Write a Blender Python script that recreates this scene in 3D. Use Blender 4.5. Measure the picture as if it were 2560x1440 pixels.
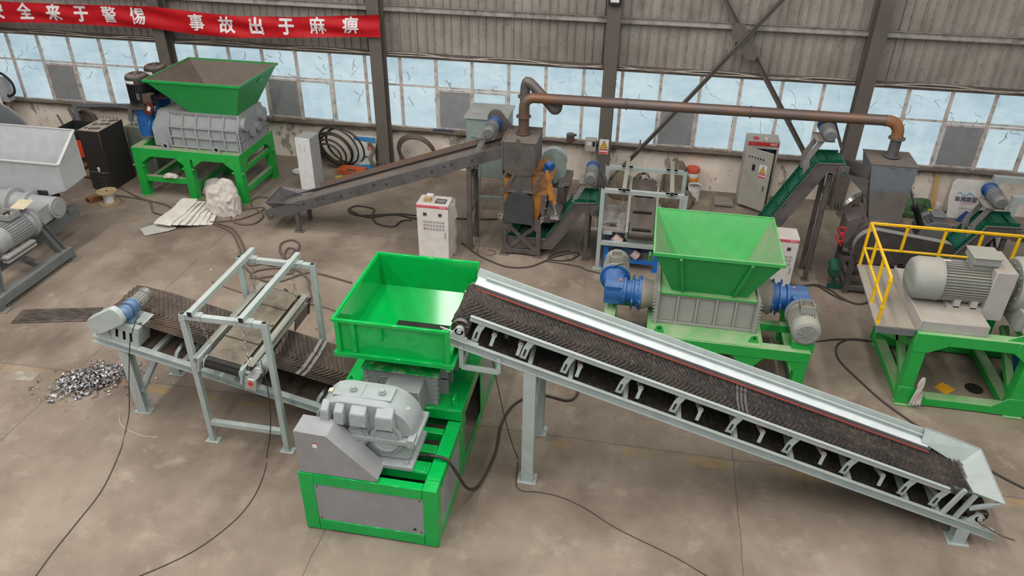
import bpy, bmesh, math, random
from mathutils import Vector, Matrix
for o in list(bpy.data.objects): bpy.data.objects.remove(o)
S = bpy.context.scene
COL = S.collection
# ---------------------------------------------------------------- camera
cam_d = bpy.data.cameras.new('camera'); cam = bpy.data.objects.new('camera', cam_d); COL.objects.link(cam)
PIT, ROLL, YAW, FPX = 0.549005, 0.01387455, -0.17357982, 1924.81
f0 = Vector((math.sin(YAW), math.cos(YAW), 0)); r0 = Vector((math.cos(YAW), -math.sin(YAW), 0)); u0 = Vector((0, 0, 1))
fw = f0*math.cos(PIT) - u0*math.sin(PIT); up = u0*math.cos(PIT) + f0*math.sin(PIT)
rt = r0*math.cos(ROLL) + up*math.sin(ROLL); up2 = up*math.cos(ROLL) - r0*math.sin(ROLL)
mw = Matrix((rt, up2, -fw)).transposed().to_4x4(); mw.translation = (0, 0, 8.4)
cam.matrix_world = mw
cam_d.sensor_width = 36.0; cam_d.lens = 36.0*FPX/2560.0; cam_d.clip_end = 200
S.camera = cam
# ---------------------------------------------------------------- world, lights, exposure
W = bpy.data.worlds.new('World'); S.world = W; W.use_nodes = True
bg = W.node_tree.nodes['Background']; bg.inputs[0].default_value = (0.93, 0.95, 1.0, 1); bg.inputs[1].default_value = 0.14
def area(name, loc, rot, sx, sy, power, col=(1, .97, .93)):
    d = bpy.data.lights.new(name, 'AREA'); d.shape = 'RECTANGLE'; d.size = sx; d.size_y = sy; d.energy = power; d.color = col
    o = bpy.data.objects.new(name, d); o.location = loc; o.rotation_euler = rot; COL.objects.link(o); return o
# roof skylight strips running across the hall, and the daylight of the windows in the opposite wall
for i, x in enumerate((-17.0, -11.0, -5.0, 1.0, 7.0)):
    area('skylight_%d' % i, (x, 6.3, 11.5), (0, 0, 0), .7, 17.0, 660)
area('window_daylight', (-2, -9, 4.0), (math.radians(80), 0, 0), 34, 3.0, 420, (0.93, 0.97, 1.0))
vs = S.view_settings; vs.view_transform = 'Standard'; vs.look = 'None'; vs.exposure = 0.38; vs.gamma = 1; vs.use_curve_mapping = False
try: S.cycles.max_bounces = 6; S.cycles.use_denoising = True
except Exception: pass
# ---------------------------------------------------------------- materials
MATS = {}
def nt(name):
    m = bpy.data.materials.new(name); m.use_nodes = True; t = m.node_tree
    b = t.nodes['Principled BSDF']; return m, t, b
def nd(t, typ, **kw):
    n = t.nodes.new(typ)
    for k, v in kw.items():
        if k.startswith('i_'):
            key = k[2:]; key = int(key) if key.isdigit() else key
            n.inputs[key].default_value = v
        else: setattr(n, k, v)
    return n
def c4(c): return (c[0], c[1], c[2], 1)
def mixc(t, fac, a, b, blend='MIX'):
    n = nd(t, 'ShaderNodeMix', data_type='RGBA', blend_type=blend)
    for sock, v in ((n.inputs['Factor'], fac), (n.inputs[6], a), (n.inputs[7], b)):
        if isinstance(v, (int, float)): sock.default_value = v
        elif isinstance(v, tuple): sock.default_value = c4(v)
        else: t.links.new(v, sock)
    return n.outputs[2]
def noise(t, scale, detail=4, rough=.6, vec=None, lo=.35, hi=.65):
    n = nd(t, 'ShaderNodeTexNoise'); n.inputs['Scale'].default_value = scale; n.inputs['Detail'].default_value = detail; n.inputs['Roughness'].default_value = rough
    if vec: t.links.new(vec, n.inputs['Vector'])
    r = nd(t, 'ShaderNodeMapRange'); r.inputs[1].default_value = lo; r.inputs[2].default_value = hi
    t.links.new(n.outputs[0], r.inputs[0]); return r.outputs[0]
def coords(t, scale=(1, 1, 1), kind='Object'):
    c = nd(t, 'ShaderNodeTexCoord'); m = nd(t, 'ShaderNodeMapping'); m.inputs['Scale'].default_value = scale
    t.links.new(c.outputs[kind], m.inputs[0]); return m.outputs[0]
def math_(t, op, a, b=0.0):
    n = nd(t, 'ShaderNodeMath', operation=op)
    for s, v in ((n.inputs[0], a), (n.inputs[1], b)):
        if isinstance(v, (int, float)): s.default_value = v
        else: t.links.new(v, s)
    return n.outputs[0]
def paint(name, col, rough=.45, metal=0.0, dust=0.0, dcol=(.30, .26, .21), wear=None, wearamt=0.0, scale=3.0, side=0.0, spec=.5, bump=0.0):
    """painted or raw surface; settled dust lies on faces that look up, worn patches are noise"""
    m, t, b = nt(name); v = coords(t)
    base = mixc(t, noise(t, scale*1.7, 3, .6, v), tuple(x*.93 for x in col), tuple(min(1, x*1.05) for x in col))
    if wear: base = mixc(t, math_(t, 'MULTIPLY', noise(t, scale, 6, .7, v, .48, .66), wearamt), base, wear)
    if dust or side:
        g = nd(t, 'ShaderNodeNewGeometry'); sp = nd(t, 'ShaderNodeSeparateXYZ'); t.links.new(g.outputs['Normal'], sp.inputs[0])
        r = nd(t, 'ShaderNodeMapRange'); r.inputs[1].default_value = .25; r.inputs[2].default_value = .95; r.inputs[3].default_value = side; r.inputs[4].default_value = dust
        t.links.new(sp.outputs[2], r.inputs[0])
        f = math_(t, 'MULTIPLY', r.outputs[0], math_(t, 'ADD', math_(t, 'MULTIPLY', noise(t, scale*.9, 5, .65, v), .55), .5))
        base = mixc(t, f, base, dcol)
        rr = nd(t, 'ShaderNodeMapRange'); rr.inputs[3].default_value = rough; rr.inputs[4].default_value = .9; t.links.new(f, rr.inputs[0]); t.links.new(rr.outputs[0], b.inputs['Roughness'])
    else: b.inputs['Roughness'].default_value = rough
    t.links.new(base, b.inputs['Base Color']); b.inputs['Metallic'].default_value = metal; b.inputs['Specular IOR Level'].default_value = spec
    if bump:
        bp = nd(t, 'ShaderNodeBump'); bp.inputs['Strength'].default_value = bump; bp.inputs['Distance'].default_value = .01
        n = nd(t, 'ShaderNodeTexNoise'); n.inputs['Scale'].default_value = 40; t.links.new(v, n.inputs['Vector']); t.links.new(n.outputs[0], bp.inputs['Height']); t.links.new(bp.outputs[0], b.inputs['Normal'])
    MATS[name] = m; return m
def P(name, *a, **k): return MATS.get(name) or paint(name, *a, **k)
GREEN = paint('green_gloss_paint', (.003, .40, .07), .10)
GREEN2 = paint('green_paint_dusty', (.006, .39, .055), .4, dust=.85, dcol=(.36, .42, .26), side=.04)
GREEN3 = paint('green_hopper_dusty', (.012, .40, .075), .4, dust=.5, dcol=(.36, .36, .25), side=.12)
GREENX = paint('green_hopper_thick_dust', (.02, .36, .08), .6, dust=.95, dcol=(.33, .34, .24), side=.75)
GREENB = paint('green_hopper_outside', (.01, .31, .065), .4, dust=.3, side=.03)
LGREY = paint('pale_grey_green_paint', (.40, .455, .44), .35, dust=.12, side=.02)
LGREYD = paint('pale_grey_green_dusty', (.30, .33, .29), .45, dust=.45, side=.12)
WHITEP = paint('white_grey_skirt_paint', (.62, .67, .67), .35)
MGREY = paint('mid_grey_paint', (.285, .29, .295), .33)
RGREY = paint('reducer_grey_paint', (.33, .36, .36), .38)
SGREY = paint('shredder_grey_paint', (.30, .32, .33), .45, dust=.7, side=.05)
HGREY = paint('hopper_light_grey', (.43, .45, .46), .45, dust=.35, dcol=(.25, .24, .22))
FGREY = paint('frame_slate_grey', (.15, .165, .17), .5, dust=.45, dcol=(.28, .24, .19))
DGREY = paint('dusty_motor_grey', (.29, .31, .29), .5, dust=.75, dcol=(.37, .33, .26), side=.1)
DCASE = paint('dusty_casing_grey', (.42, .40, .38), .5, dust=.75, dcol=(.34, .29, .22))
STEEL = paint('raw_dark_steel', (.135, .117, .112), .45, metal=.25, wear=(.07, .062, .062), wearamt=.8, scale=2.5, dust=.25)
STEEL2 = paint('raw_blue_steel', (.155, .15, .155), .38, metal=.4, wear=(.10, .085, .08), wearamt=.7, scale=1.6, dust=.2)
RUST = paint('brown_rusty_pipe', (.135, .10, .088), .45, metal=.35, wear=(.22, .10, .045), wearamt=.8, scale=.8)
RUSTO = paint('orange_rust', (.27, .115, .045), .7, wear=(.12, .07, .05), wearamt=.6)
ORANGE = paint('orange_primer', (.47, .19, .035), .6, wear=(.12, .075, .05), wearamt=.9, scale=3)
TEAL = paint('teal_grey_paint', (.26, .33, .31), .45, dust=.45, side=.08)
BLUE = paint('blue_gear_paint', (.012, .115, .36), .38, dust=.38, dcol=(.22, .26, .32), side=.03)
BLUED = paint('blue_faded_paint', (.10, .19, .33), .45, dust=.35, dcol=(.3, .3, .28))
BLUEF = paint('bright_blue_frame', (.01, .17, .62), .4, dust=.2)
BLACK = paint('black_paint', (.017, .017, .018), .45, dust=.25, dcol=(.16, .13, .10))
CABK = paint('black_cabinet_paint', (.026, .022, .022), .5, dust=1.0, dcol=(.42, .37, .31))
RUBBER = paint('black_rubber', (.018, .016, .015), .65)
CABLE = paint('dusty_black_cable', (.035, .028, .024), .6, dust=.35, dcol=(.14, .11, .085))
CABLEB = paint('brown_cable', (.10, .072, .055), .65, dust=.4, dcol=(.2, .16, .13))
YELLOW = paint('safety_yellow', (.90, .52, .005), .4, dust=.25, dcol=(.5, .36, .16))
YELP = paint('yellow_plastic', (.70, .50, .02), .4)
CHROME = paint('bare_bright_steel', (.6, .6, .59), .3, metal=.9)
ZINC = paint('zinc_plate', (.62, .60, .57), .38, metal=.35)
WHITE = paint('white_enamel', (.74, .73, .71), .4, dust=.35)
WCAB = paint('off_white_cabinet', (.66, .63, .60), .42, dust=.6, dcol=(.36, .31, .25))
CABSIDE = paint('grey_cabinet_side', (.38, .39, .40), .45, dust=.5)
BEIGE = paint('beige_cabinet', (.40, .385, .34), .45, dust=.6, wear=(.3, .28, .24), wearamt=.5)
REDP = paint('red_paint', (.55, .02, .02), .4)
REDO = paint('orange_red_paint', (.72, .05, .015), .45, dust=.3)
PINK = paint('red_label_strip', (.62, .10, .13), .5)
OLIVE = paint('olive_grey_paint', (.17, .19, .15), .5, dust=.5)
SACK = paint('woven_white_sack', (.58, .53, .48), .75, wear=(.40, .35, .30), wearamt=.7, scale=4)
CARD = paint('white_board', (.68, .64, .58), .7, wear=(.45, .40, .34), wearamt=.5, scale=3)
WOOD = paint('plain_wood', (.45, .33, .19), .7, wear=(.28, .2, .12), wearamt=.6, scale=8)
PLANK = paint('yellow_plank', (.50, .31, .12), .7)
GBELT = paint('green_pvc_belt', (.006, .10, .055), .42, dust=.06, dcol=(.1, .16, .13))
GBELTP = paint('green_belt_light', (.03, .24, .15), .35)
DARKIN = paint('dark_inside', (.012, .011, .010), .8)  # shade painted into openings, holes and tube ends; also some plain dark parts
RHOP = paint('brown_dusty_inside', (.155, .12, .095), .7, wear=(.10, .08, .065), wearamt=.5)
NET = paint('green_net_sack', (.06, .13, .055), .8, wear=(.03, .07, .03), wearamt=.7, scale=9)
BURLAP = paint('olive_brown_sack', (.17, .14, .095), .85, wear=(.10, .085, .06), wearamt=.6, scale=6)
CLEAR = paint('clear_curtain_strip', (.16, .15, .15), .2)
REDL = paint('red_rubber_line', (.62, .09, .06), .5)
MAGN = paint('dusty_brown_belt', (.20, .17, .125), .85, wear=(.075, .062, .05), wearamt=.8, scale=2.2)
def belt_mat():
    m, t, b = nt('chevron_belt_rubber'); v = coords(t)
    a = mixc(t, noise(t, 1.1, 5, .65, v, .42, .68), (.017, .0145, .013), (.048, .037, .029))
    a = mixc(t, math_(t, 'MULTIPLY', noise(t, 16, 4, .7, v, .5, .75), .55), a, (.20, .155, .115))
    t.links.new(a, b.inputs['Base Color']); b.inputs['Roughness'].default_value = .72; return m
BELT = belt_mat()
def belt_mat2():
    m, t, b = nt('chevron_belt_brown'); v = coords(t)
    a = mixc(t, noise(t, 1.0, 5, .65, v, .38, .66), (.042, .032, .026), (.125, .088, .062))
    a = mixc(t, math_(t, 'MULTIPLY', noise(t, 13, 4, .7, v, .5, .75), .5), a, (.22, .165, .12))
    t.links.new(a, b.inputs['Base Color']); b.inputs['Roughness'].default_value = .75; return m
BELT2 = belt_mat2()
# ---------------------------------------------------------------- geometry builder
ORG = {}
def V(*a): return Vector(a[0]) if len(a) == 1 else Vector(a)
class G:
    def __init__(s, M=None): s.v = []; s.f = []; s.k = []; s.M = M; s.m = 0
    def add(s, vs, fs):
        o = len(s.v); s.v += [(s.M @ Vector(p)) if s.M else Vector(p) for p in vs]
        for f in fs: s.f.append([o+i for i in f]); s.k.append(s.m)
        return s
    def box(s, x0, x1, y0, y1, z0, z1):
        s.n = (getattr(s, 'n', 0)+1) % 9; e = .00045*s.n      # hairline inset so that touching pieces never share a plane
        if min(x1-x0, y1-y0, z1-z0) > .009: x0 += e; x1 -= e; y0 += e; y1 -= e; z0 += e; z1 -= e
        vs = [(x, y, z) for x in (x0, x1) for y in (y0, y1) for z in (z0, z1)]
        return s.add(vs, [(0, 1, 3, 2), (4, 6, 7, 5), (0, 4, 5, 1), (2, 3, 7, 6), (0, 2, 6, 4), (1, 5, 7, 3)])
    def bar(s, p, q, w, h, up=(0, 0, 1), e=0.0):
        p, q = Vector(p), Vector(q); d = (q-p).normalized(); p = p-d*e; q = q+d*e
        a = d.cross(Vector(up))
        if a.length < 1e-4: a = d.cross(Vector((1, 0, 0)))
        s.n = (getattr(s, 'n', 0)+1) % 9; ee = .00045*s.n if min(w, h) > .009 else 0
        a.normalize(); u = a.cross(d); a *= w/2-ee; u *= h/2-ee
        vs = [c+i*a+j*u for c in (p, q) for i, j in ((-1, -1), (1, -1), (1, 1), (-1, 1))]
        return s.add(vs, [(3, 2, 1, 0), (4, 5, 6, 7), (0, 1, 5, 4), (1, 2, 6, 5), (2, 3, 7, 6), (3, 0, 4, 7)])
    def cyl(s, p, q, r, r2=None, n=20, cap=True):
        p, q = Vector(p), Vector(q); r2 = r if r2 is None else r2; d = (q-p).normalized()
        a = d.orthogonal().normalized(); b = d.cross(a)
        ring = [a*math.cos(2*math.pi*i/n)+b*math.sin(2*math.pi*i/n) for i in range(n)]
        vs = [p+x*r for x in ring]+[q+x*r2 for x in ring]
        fs = [(i, (i+1) % n, n+(i+1) % n, n+i) for i in range(n)]
        if cap: fs += [tuple(range(n-1, -1, -1)), tuple(range(n, 2*n))]
        return s.add(vs, fs)
    def lathe(s, p, d, prof, n=24, a0=0.0, a1=2*math.pi, closed=True):
        p, d = Vector(p), Vector(d).normalized(); a = d.orthogonal().normalized() if abs(d.z) < .99 else Vector((1, 0, 0)); b = d.cross(a)
        vs = []; fs = []; k = len(prof)
        for i in range(n):
            t = 2*math.pi*i/n; x = a*math.cos(t)+b*math.sin(t)
            vs += [p+d*h+x*r for h, r in prof]
        for i in range(n):
            j = (i+1) % n
            for m in range(k-1): fs.append((i*k+m, j*k+m, j*k+m+1, i*k+m+1))
        if prof[0][1] > 1e-5: fs.append(tuple(i*k for i in range(n-1, -1, -1)))
        if prof[-1][1] > 1e-5: fs.append(tuple(i*k+k-1 for i in range(n)))
        return s.add(vs, fs)
    def prism(s, pts, off):
        off = Vector(off); n = len(pts); vs = [Vector(p) for p in pts]+[Vector(p)+off for p in pts]
        return s.add(vs, [tuple(range(n-1, -1, -1)), tuple(range(n, 2*n))]+[(i, (i+1) % n, n+(i+1) % n, n+i) for i in range(n)])
    def quad(s, *p): return s.add(p, [tuple(range(len(p)))])
    def frust(s, z0, a, z1, b, t=.012):
        """open funnel shell: rectangle a=(x0,x1,y0,y1) at z0 to b at z1, wall thickness t"""
        def c(r, z, i): return [(r[0]+i, r[2]+i, z), (r[1]-i, r[2]+i, z), (r[1]-i, r[3]-i, z), (r[0]+i, r[3]-i, z)]
        vs = c(a, z0, 0)+c(b, z1, 0)+c(a, z0, t)+c(b, z1, t); fs = []
        for i in range(4):
            j = (i+1) % 4
            fs += [(i, j, 4+j, 4+i), (8+j, 8+i, 12+i, 12+j), (4+i, 4+j, 12+j, 12+i), (j, i, 8+i, 8+j)]
        return s.add(vs, fs)
    def ringrect(s, r, z0, z1, w):
        x0, x1, y0, y1 = r
        s.box(x0, x1, y0, y0+w, z0, z1); s.box(x0, x1, y1-w, y1, z0, z1); s.box(x0, x0+w, y0+w, y1-w, z0, z1); return s.box(x1-w, x1, y0+w, y1-w, z0, z1)
    def tube(s, pts, r, n=8, closed=False, cap=True):
        pts = [Vector(p) for p in pts]; m = len(pts); vs = []; fs = []; prev = None
        for i in range(m):
            if closed: d = pts[(i+1) % m]-pts[i-1]
            else: d = pts[min(i+1, m-1)]-pts[max(i-1, 0)]
            d.normalize()
            a = prev-d*prev.dot(d) if prev is not None else d.orthogonal()
            if a.length < 1e-5: a = d.orthogonal()
            a.normalize(); prev = a; b = d.cross(a); rr = r[i] if isinstance(r, (list, tuple)) else r
            vs += [pts[i]+(a*math.cos(2*math.pi*j/n)+b*math.sin(2*math.pi*j/n))*rr for j in range(n)]
        for i in range(m if closed else m-1):
            k = (i+1) % m
            for j in range(n): fs.append((i*n+j, i*n+(j+1) % n, k*n+(j+1) % n, k*n+j))
        if cap and not closed: fs += [tuple(range(n-1, -1, -1)), tuple(range((m-1)*n, m*n))]
        return s.add(vs, fs)
    def ring(s, c, d, R, r, n=28, k=8):
        c, d = Vector(c), Vector(d).normalized(); a = d.orthogonal().normalized(); b = d.cross(a)
        return s.tube([c+(a*math.cos(2*math.pi*i/n)+b*math.sin(2*math.pi*i/n))*R for i in range(n)], r, k, True)
    def bolts(s, c, d, R, r, h, n, a0=0.0):
        c, d = Vector(c), Vector(d).normalized(); a = d.orthogonal().normalized(); b = d.cross(a)
        for i in range(n):
            t = a0+2*math.pi*i/n; p = c+(a*math.cos(t)+b*math.sin(t))*R; s.cyl(p, p+d*h, r, n=6)
        return s
    def ibeam(s, p, q, w, h, t, up=(0, 0, 1)):
        """I section: flange width w, depth h measured along up"""
        p, q, up = Vector(p), Vector(q), Vector(up); d = (q-p).normalized(); u = up-d*up.dot(d); u.normalize()
        s.bar(p+u*(h/2-t/2), q+u*(h/2-t/2), w, t, u); s.bar(p-u*(h/2-t/2), q-u*(h/2-t/2), w, t, u); return s.bar(p, q, t, h-2*t, u)
    def chan(s, p, q, w, h, t, up=(0, 0, 1), side=1):
        """C section, web height h along up, flanges reaching to +side of the run"""
        p, q, up = Vector(p), Vector(q), Vector(up); d = (q-p).normalized(); u = up-d*up.dot(d); u.normalize(); a = d.cross(u)*side
        s.bar(p, q, t, h, u)
        for k in (-1, 1): s.bar(p+u*k*(h/2-t/2)+a*(w/2+t/2), q+u*k*(h/2-t/2)+a*(w/2+t/2), w, t, u)
        return s
    def build(s, name, mat, parent=None, smooth=True, bevel=0.0, label=None):
        me = bpy.data.meshes.new(name); o0 = ORG.get(parent, Vector((0, 0, 0)))
        me.from_pydata([p-o0 for p in s.v], [], s.f)
        for m in (mat if isinstance(mat, (list, tuple)) else [mat]): me.materials.append(m)
        for pl, k in zip(me.polygons, s.k): pl.material_index = k
        b = bmesh.new(); b.from_mesh(me); bmesh.ops.recalc_face_normals(b, faces=b.faces); b.to_mesh(me); b.free()
        if smooth:
            me.polygons.foreach_set('use_smooth', [True]*len(me.polygons)); me.set_sharp_from_angle(angle=.6)
        me.update(); o = bpy.data.objects.new(name, me); COL.objects.link(o)
        if parent is not None: o.parent = parent; ORG[o] = o0
        if bevel:
            md = o.modifiers.new('bevel', 'BEVEL'); md.width = bevel; md.segments = 1; md.limit_method = 'ANGLE'; md.angle_limit = .7
        if label: o['label'] = label
        return o
def thing(name, label, cat, loc=(0, 0, 0), group=None):
    o = bpy.data.objects.new(name, None); COL.objects.link(o); o.location = loc; o.empty_display_size = .2
    o['label'] = label; o['category'] = cat; ORG[o] = Vector(loc)
    if group: o['group'] = group
    return o
def solo(g, name, mat, label, cat, group=None, **k):
    """one-mesh thing with its origin at the middle of its base"""
    xs = [p.x for p in g.v]; ys = [p.y for p in g.v]; zs = [p.z for p in g.v]
    c = Vector(((min(xs)+max(xs))/2, (min(ys)+max(ys))/2, min(zs))); g.v = [p-c for p in g.v]
    o = g.build(name, mat, None, **k); o.location = c; o['label'] = label; o['category'] = cat
    if group: o['group'] = group
    return o
def struct(g, name, mat, **k):
    o = g.build(name, mat, **k); o['kind'] = 'structure'; return o
def dup(root, loc, label=None):
    r = root.copy(); COL.objects.link(r); r.location = loc; ORG[r] = Vector(loc)
    if label: r['label'] = label
    for ch in root.children:
        c = ch.copy(); COL.objects.link(c); c.parent = r
        for gch in ch.children:
            d = gch.copy(); COL.objects.link(d); d.parent = c
    return r
def smoothpath(pts, k=6, closed=False):
    pts = [Vector(p) for p in pts]; out = []; n = len(pts)
    for i in range(n if closed else n-1):
        if closed: p0, p1, p2, p3 = pts[i-1], pts[i], pts[(i+1) % n], pts[(i+2) % n]
        else: p0, p1, p2, p3 = pts[max(i-1, 0)], pts[i], pts[i+1], pts[min(i+2, n-1)]
        for j in range(k):
            t = j/k; out.append(.5*((2*p1)+(p2-p0)*t+(2*p0-5*p1+4*p2-p3)*t*t+(3*p1-p0-3*p2+p3)*t**3))
    if not closed: out.append(pts[-1])
    return out
def frame_m(o, x, z):
    """matrix with origin o, local x along x, local z near z"""
    x = Vector(x).normalized(); z = Vector(z); y = z.cross(x).normalized(); z = x.cross(y)
    m = Matrix((x, y, z)).transposed().to_4x4(); m.translation = o; return m
def text(body, mat, parent, M, size, name='lettering', bold=0.0, thick=.002, label=None, top=None):
    """raised lettering; M places it: local x along the line, local y up, local z out of the surface"""
    cu = bpy.data.curves.new('t', 'FONT'); cu.body = body; cu.size = size; cu.extrude = thick; cu.align_x = 'CENTER'; cu.align_y = 'CENTER'; cu.resolution_u = 3
    o = bpy.data.objects.new('t', cu); COL.objects.link(o); dg = bpy.context.evaluated_depsgraph_get(); dg.update()
    me = bpy.data.meshes.new_from_object(o.evaluated_get(dg)); bpy.data.objects.remove(o)
    if bold:      # heavier strokes: the outline repeated a hair to each side
        vs = [v.co.copy() for v in me.vertices]; fs = [list(p.vertices) for p in me.polygons]; n = len(vs); bpy.data.meshes.remove(me); me = bpy.data.meshes.new(name)
        of = ((0, 0), (bold, 0), (-bold, 0), (0, bold), (0, -bold)); me.from_pydata([v+Vector((a, b, .0002*i)) for i, (a, b) in enumerate(of) for v in vs], [], [[i*n+q for q in f] for i in range(5) for f in fs])
    me.transform(M if parent is None else Matrix.Translation(-ORG[parent]) @ M); me.materials.clear(); me.materials.append(mat); me.name = name
    r = bpy.data.objects.new(name, me); COL.objects.link(r)
    if parent is not None: r.parent = parent; ORG[r] = ORG[parent]
    if label: r['label'] = label
    return r
# ---------------------------------------------------------------- shared machine pieces
def motor(parent, p, d, R, L, mat, upv=(0, 0, 1), fan=.3, name='motor', box=True, feet=False, flange=True, matf=None, fins=26, ends=None, label=None, boxmat=None):
    """electric motor: p drive end centre, d direction towards the fan end; ribbed body > fan_cover, terminal_box, mounting_foot"""
    p, d, u = Vector(p), Vector(d).normalized(), Vector(upv); u = (u-d*u.dot(d)).normalized(); a = d.cross(u)
    g = G(); Lb = L*(1-fan)
    if flange: g.lathe(p, d, [(0, R*1.18), (L*.05, R*1.18), (L*.06, R*.96), (L*.13, R*.92)], 28)
    g.cyl(p+d*L*.06, p+d*Lb, R*.88, n=28)
    for i in range(fins):
        t = 2*math.pi*i/fins; x = u*math.cos(t)+a*math.sin(t)
        g.bar(p+d*L*.14+x*R*.92, p+d*Lb*.97+x*R*.92, R*.05, R*.2, x)
    mo = g.build(name, mat, parent, label=label)
    g = G(); h = L-Lb
    g.lathe(p+d*Lb*.98, d, [(0, R*1.0), (h*.7, R*1.0), (h*.9, R*.9), (h, R*.72), (h*.97, R*.55), (h, R*.18), (h, 0)], 28)
    for k in range(9):
        t = 2*math.pi*k/9; x = u*math.cos(t)+a*math.sin(t); g.bar(p+d*(L*.998)+x*R*.2, p+d*(L*.998)+x*R*.66, R*.05, R*.05, d)
    g.build('fan_cover', matf or mat, mo)
    if box:
        g = G(); c = p+d*Lb*.5+u*R*1.15
        g.bar(c-d*R*.45, c+d*R*.45, R*.8, R*.45, u); g.bar(c-d*R*.5+u*R*.26, c+d*R*.5+u*R*.26, R*.9, R*.1, u)
        g.build('terminal_box', boxmat or matf or mat, mo, bevel=.006)
    if feet:
        for s in (-1, 1):
            g = G(); c = p+d*Lb*.5+a*s*R*.75-u*R*1.02
            g.bar(c-d*Lb*.42, c+d*Lb*.42, R*.4, R*.12, u)
            for k in (-.3, .3): g.bar(c+d*Lb*k, c+d*Lb*k+u*R*.5, R*.22, R*.2, d)
            g.build('mounting_foot', matf or mat, mo)
    return mo
def cable(name, pts, r, mat, label, cat='cable', z=None, k=7, n=7):
    zz = r*.85 if z is None else z
    g = G().tube(smoothpath([(p[0], p[1], p[2] if len(p) > 2 else zz) for p in pts], k), r, n)
    return solo(g, name, mat, label, cat)
def hcoil(name, c, R, r, turns, mat, label, jit=.05, seed=1, squash=1.0, rot=0.0):
    rnd = random.Random(seed); pts = []
    for i in range(int(turns*14)):
        t = 2*math.pi*i/14; rr = R*(1+rnd.uniform(-jit, jit)); x, y = rr*math.cos(t), rr*squash*math.sin(t)
        pts.append((c[0]+x*math.cos(rot)-y*math.sin(rot), c[1]+x*math.sin(rot)+y*math.cos(rot), r*.9+r*1.5*(i//14)+rnd.uniform(0, r*.5)))
    g = G().tube(smoothpath(pts, 2), r, 6); return solo(g, name, mat, label, 'cable')
# ================================================================ SETTING
rnd = random.Random(7)
def floor_mat():
    m, t, b = nt('stained_concrete'); v = coords(t)
    base = mixc(t, noise(t, .55, 6, .62, v, .36, .64), (.180, .138, .104), (.305, .246, .192))
    base = mixc(t, math_(t, 'MULTIPLY', noise(t, 1.9, 6, .7, v, .54, .72), .55), base, (.41, .345, .275))
    base = mixc(t, math_(t, 'MULTIPLY', noise(t, .8, 4, .6, coords(t, (1.0, .55, 1)), .55, .72), .65), base, (.115, .085, .066))
    base = mixc(t, math_(t, 'MULTIPLY', noise(t, 9, 6, .75, v, .55, .75), .35), base, (.15, .115, .09))
    base = mixc(t, math_(t, 'MULTIPLY', noise(t, 60, 3, .6, v, .55, .8), .25), base, (.10, .08, .065))
    w = noise(t, 1.3, 3, .5, v, 0, 1); sp = nd(t, 'ShaderNodeSeparateXYZ'); t.links.new(v, sp.inputs[0])
    # worn yellow lane line beside the joint
    yl = math_(t, 'ADD', sp.outputs[1], math_(t, 'MULTIPLY', w, .04))
    on = math_(t, 'MULTIPLY', math_(t, 'LESS_THAN', math_(t, 'ABSOLUTE', math_(t, 'SUBTRACT', yl, 9.10)), .10), noise(t, 1.6, 6, .75, v, .47, .62))
    base = mixc(t, math_(t, 'MULTIPLY', on, .55), base, (.42, .25, .06))
    jit = math_(t, 'MULTIPLY', math_(t, 'SUBTRACT', noise(t, 2.5, 4, .7, v, 0, 1), .5), .07)
    for ax, vals in ((0, (-9.38, -3.75, 1.88, 7.5, -15.0)), (1, (9.22, 15.2, 3.3))):
        for q in vals:
            d = math_(t, 'ABSOLUTE', math_(t, 'SUBTRACT', math_(t, 'ADD', sp.outputs[ax], jit), q))
            base = mixc(t, math_(t, 'MULTIPLY', math_(t, 'LESS_THAN', d, .0075), .55), base, (.05, .038, .03))
    t.links.new(base, b.inputs['Base Color']); b.inputs['Roughness'].default_value = .72; b.inputs['Specular IOR Level'].default_value = .35
    bp = nd(t, 'ShaderNodeBump'); bp.inputs['Strength'].default_value = .12; bp.inputs['Distance'].default_value = .02
    n = nd(t, 'ShaderNodeTexNoise'); n.inputs['Scale'].default_value = 14; n.inputs['Detail'].default_value = 6; t.links.new(v, n.inputs[0]); t.links.new(n.outputs[0], bp.inputs['Height']); t.links.new(bp.outputs[0], b.inputs['Normal'])
    return m
struct(G().box(-24, 16, -9, 19.7, -.15, 0), 'floor', floor_mat(), smooth=False)
def plaster_mat():
    m, t, b = nt('peeling_plaster'); v = coords(t)
    a = mixc(t, noise(t, 1.2, 6, .65, v, .35, .65), (.72, .63, .53), (.86, .78, .68))
    a = mixc(t, math_(t, 'MULTIPLY', noise(t, 1.7, 7, .7, coords(t, (1, 1, .5)), .57, .60), .8), a, (.25, .22, .20))
    a = mixc(t, math_(t, 'MULTIPLY', noise(t, 6, 5, .75, v, .58, .74), .55), a, (.28, .22, .17))
    sp = nd(t, 'ShaderNodeSeparateXYZ'); t.links.new(v, sp.inputs[0])
    r = nd(t, 'ShaderNodeMapRange'); r.inputs[1].default_value = .85; r.inputs[2].default_value = 1.1; t.links.new(sp.outputs[2], r.inputs[0])
    a = mixc(t, math_(t, 'MULTIPLY', r.outputs[0], noise(t, 3, 5, .7, v, .35, .65)), a, (.17, .13, .10))
    t.links.new(a, b.inputs['Base Color']); b.inputs['Roughness'].default_value = .9; return m
struct(G().box(-24, 16, 19.42, 19.7, 0, 1.12), 'wall_back', plaster_mat(), smooth=False)
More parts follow.
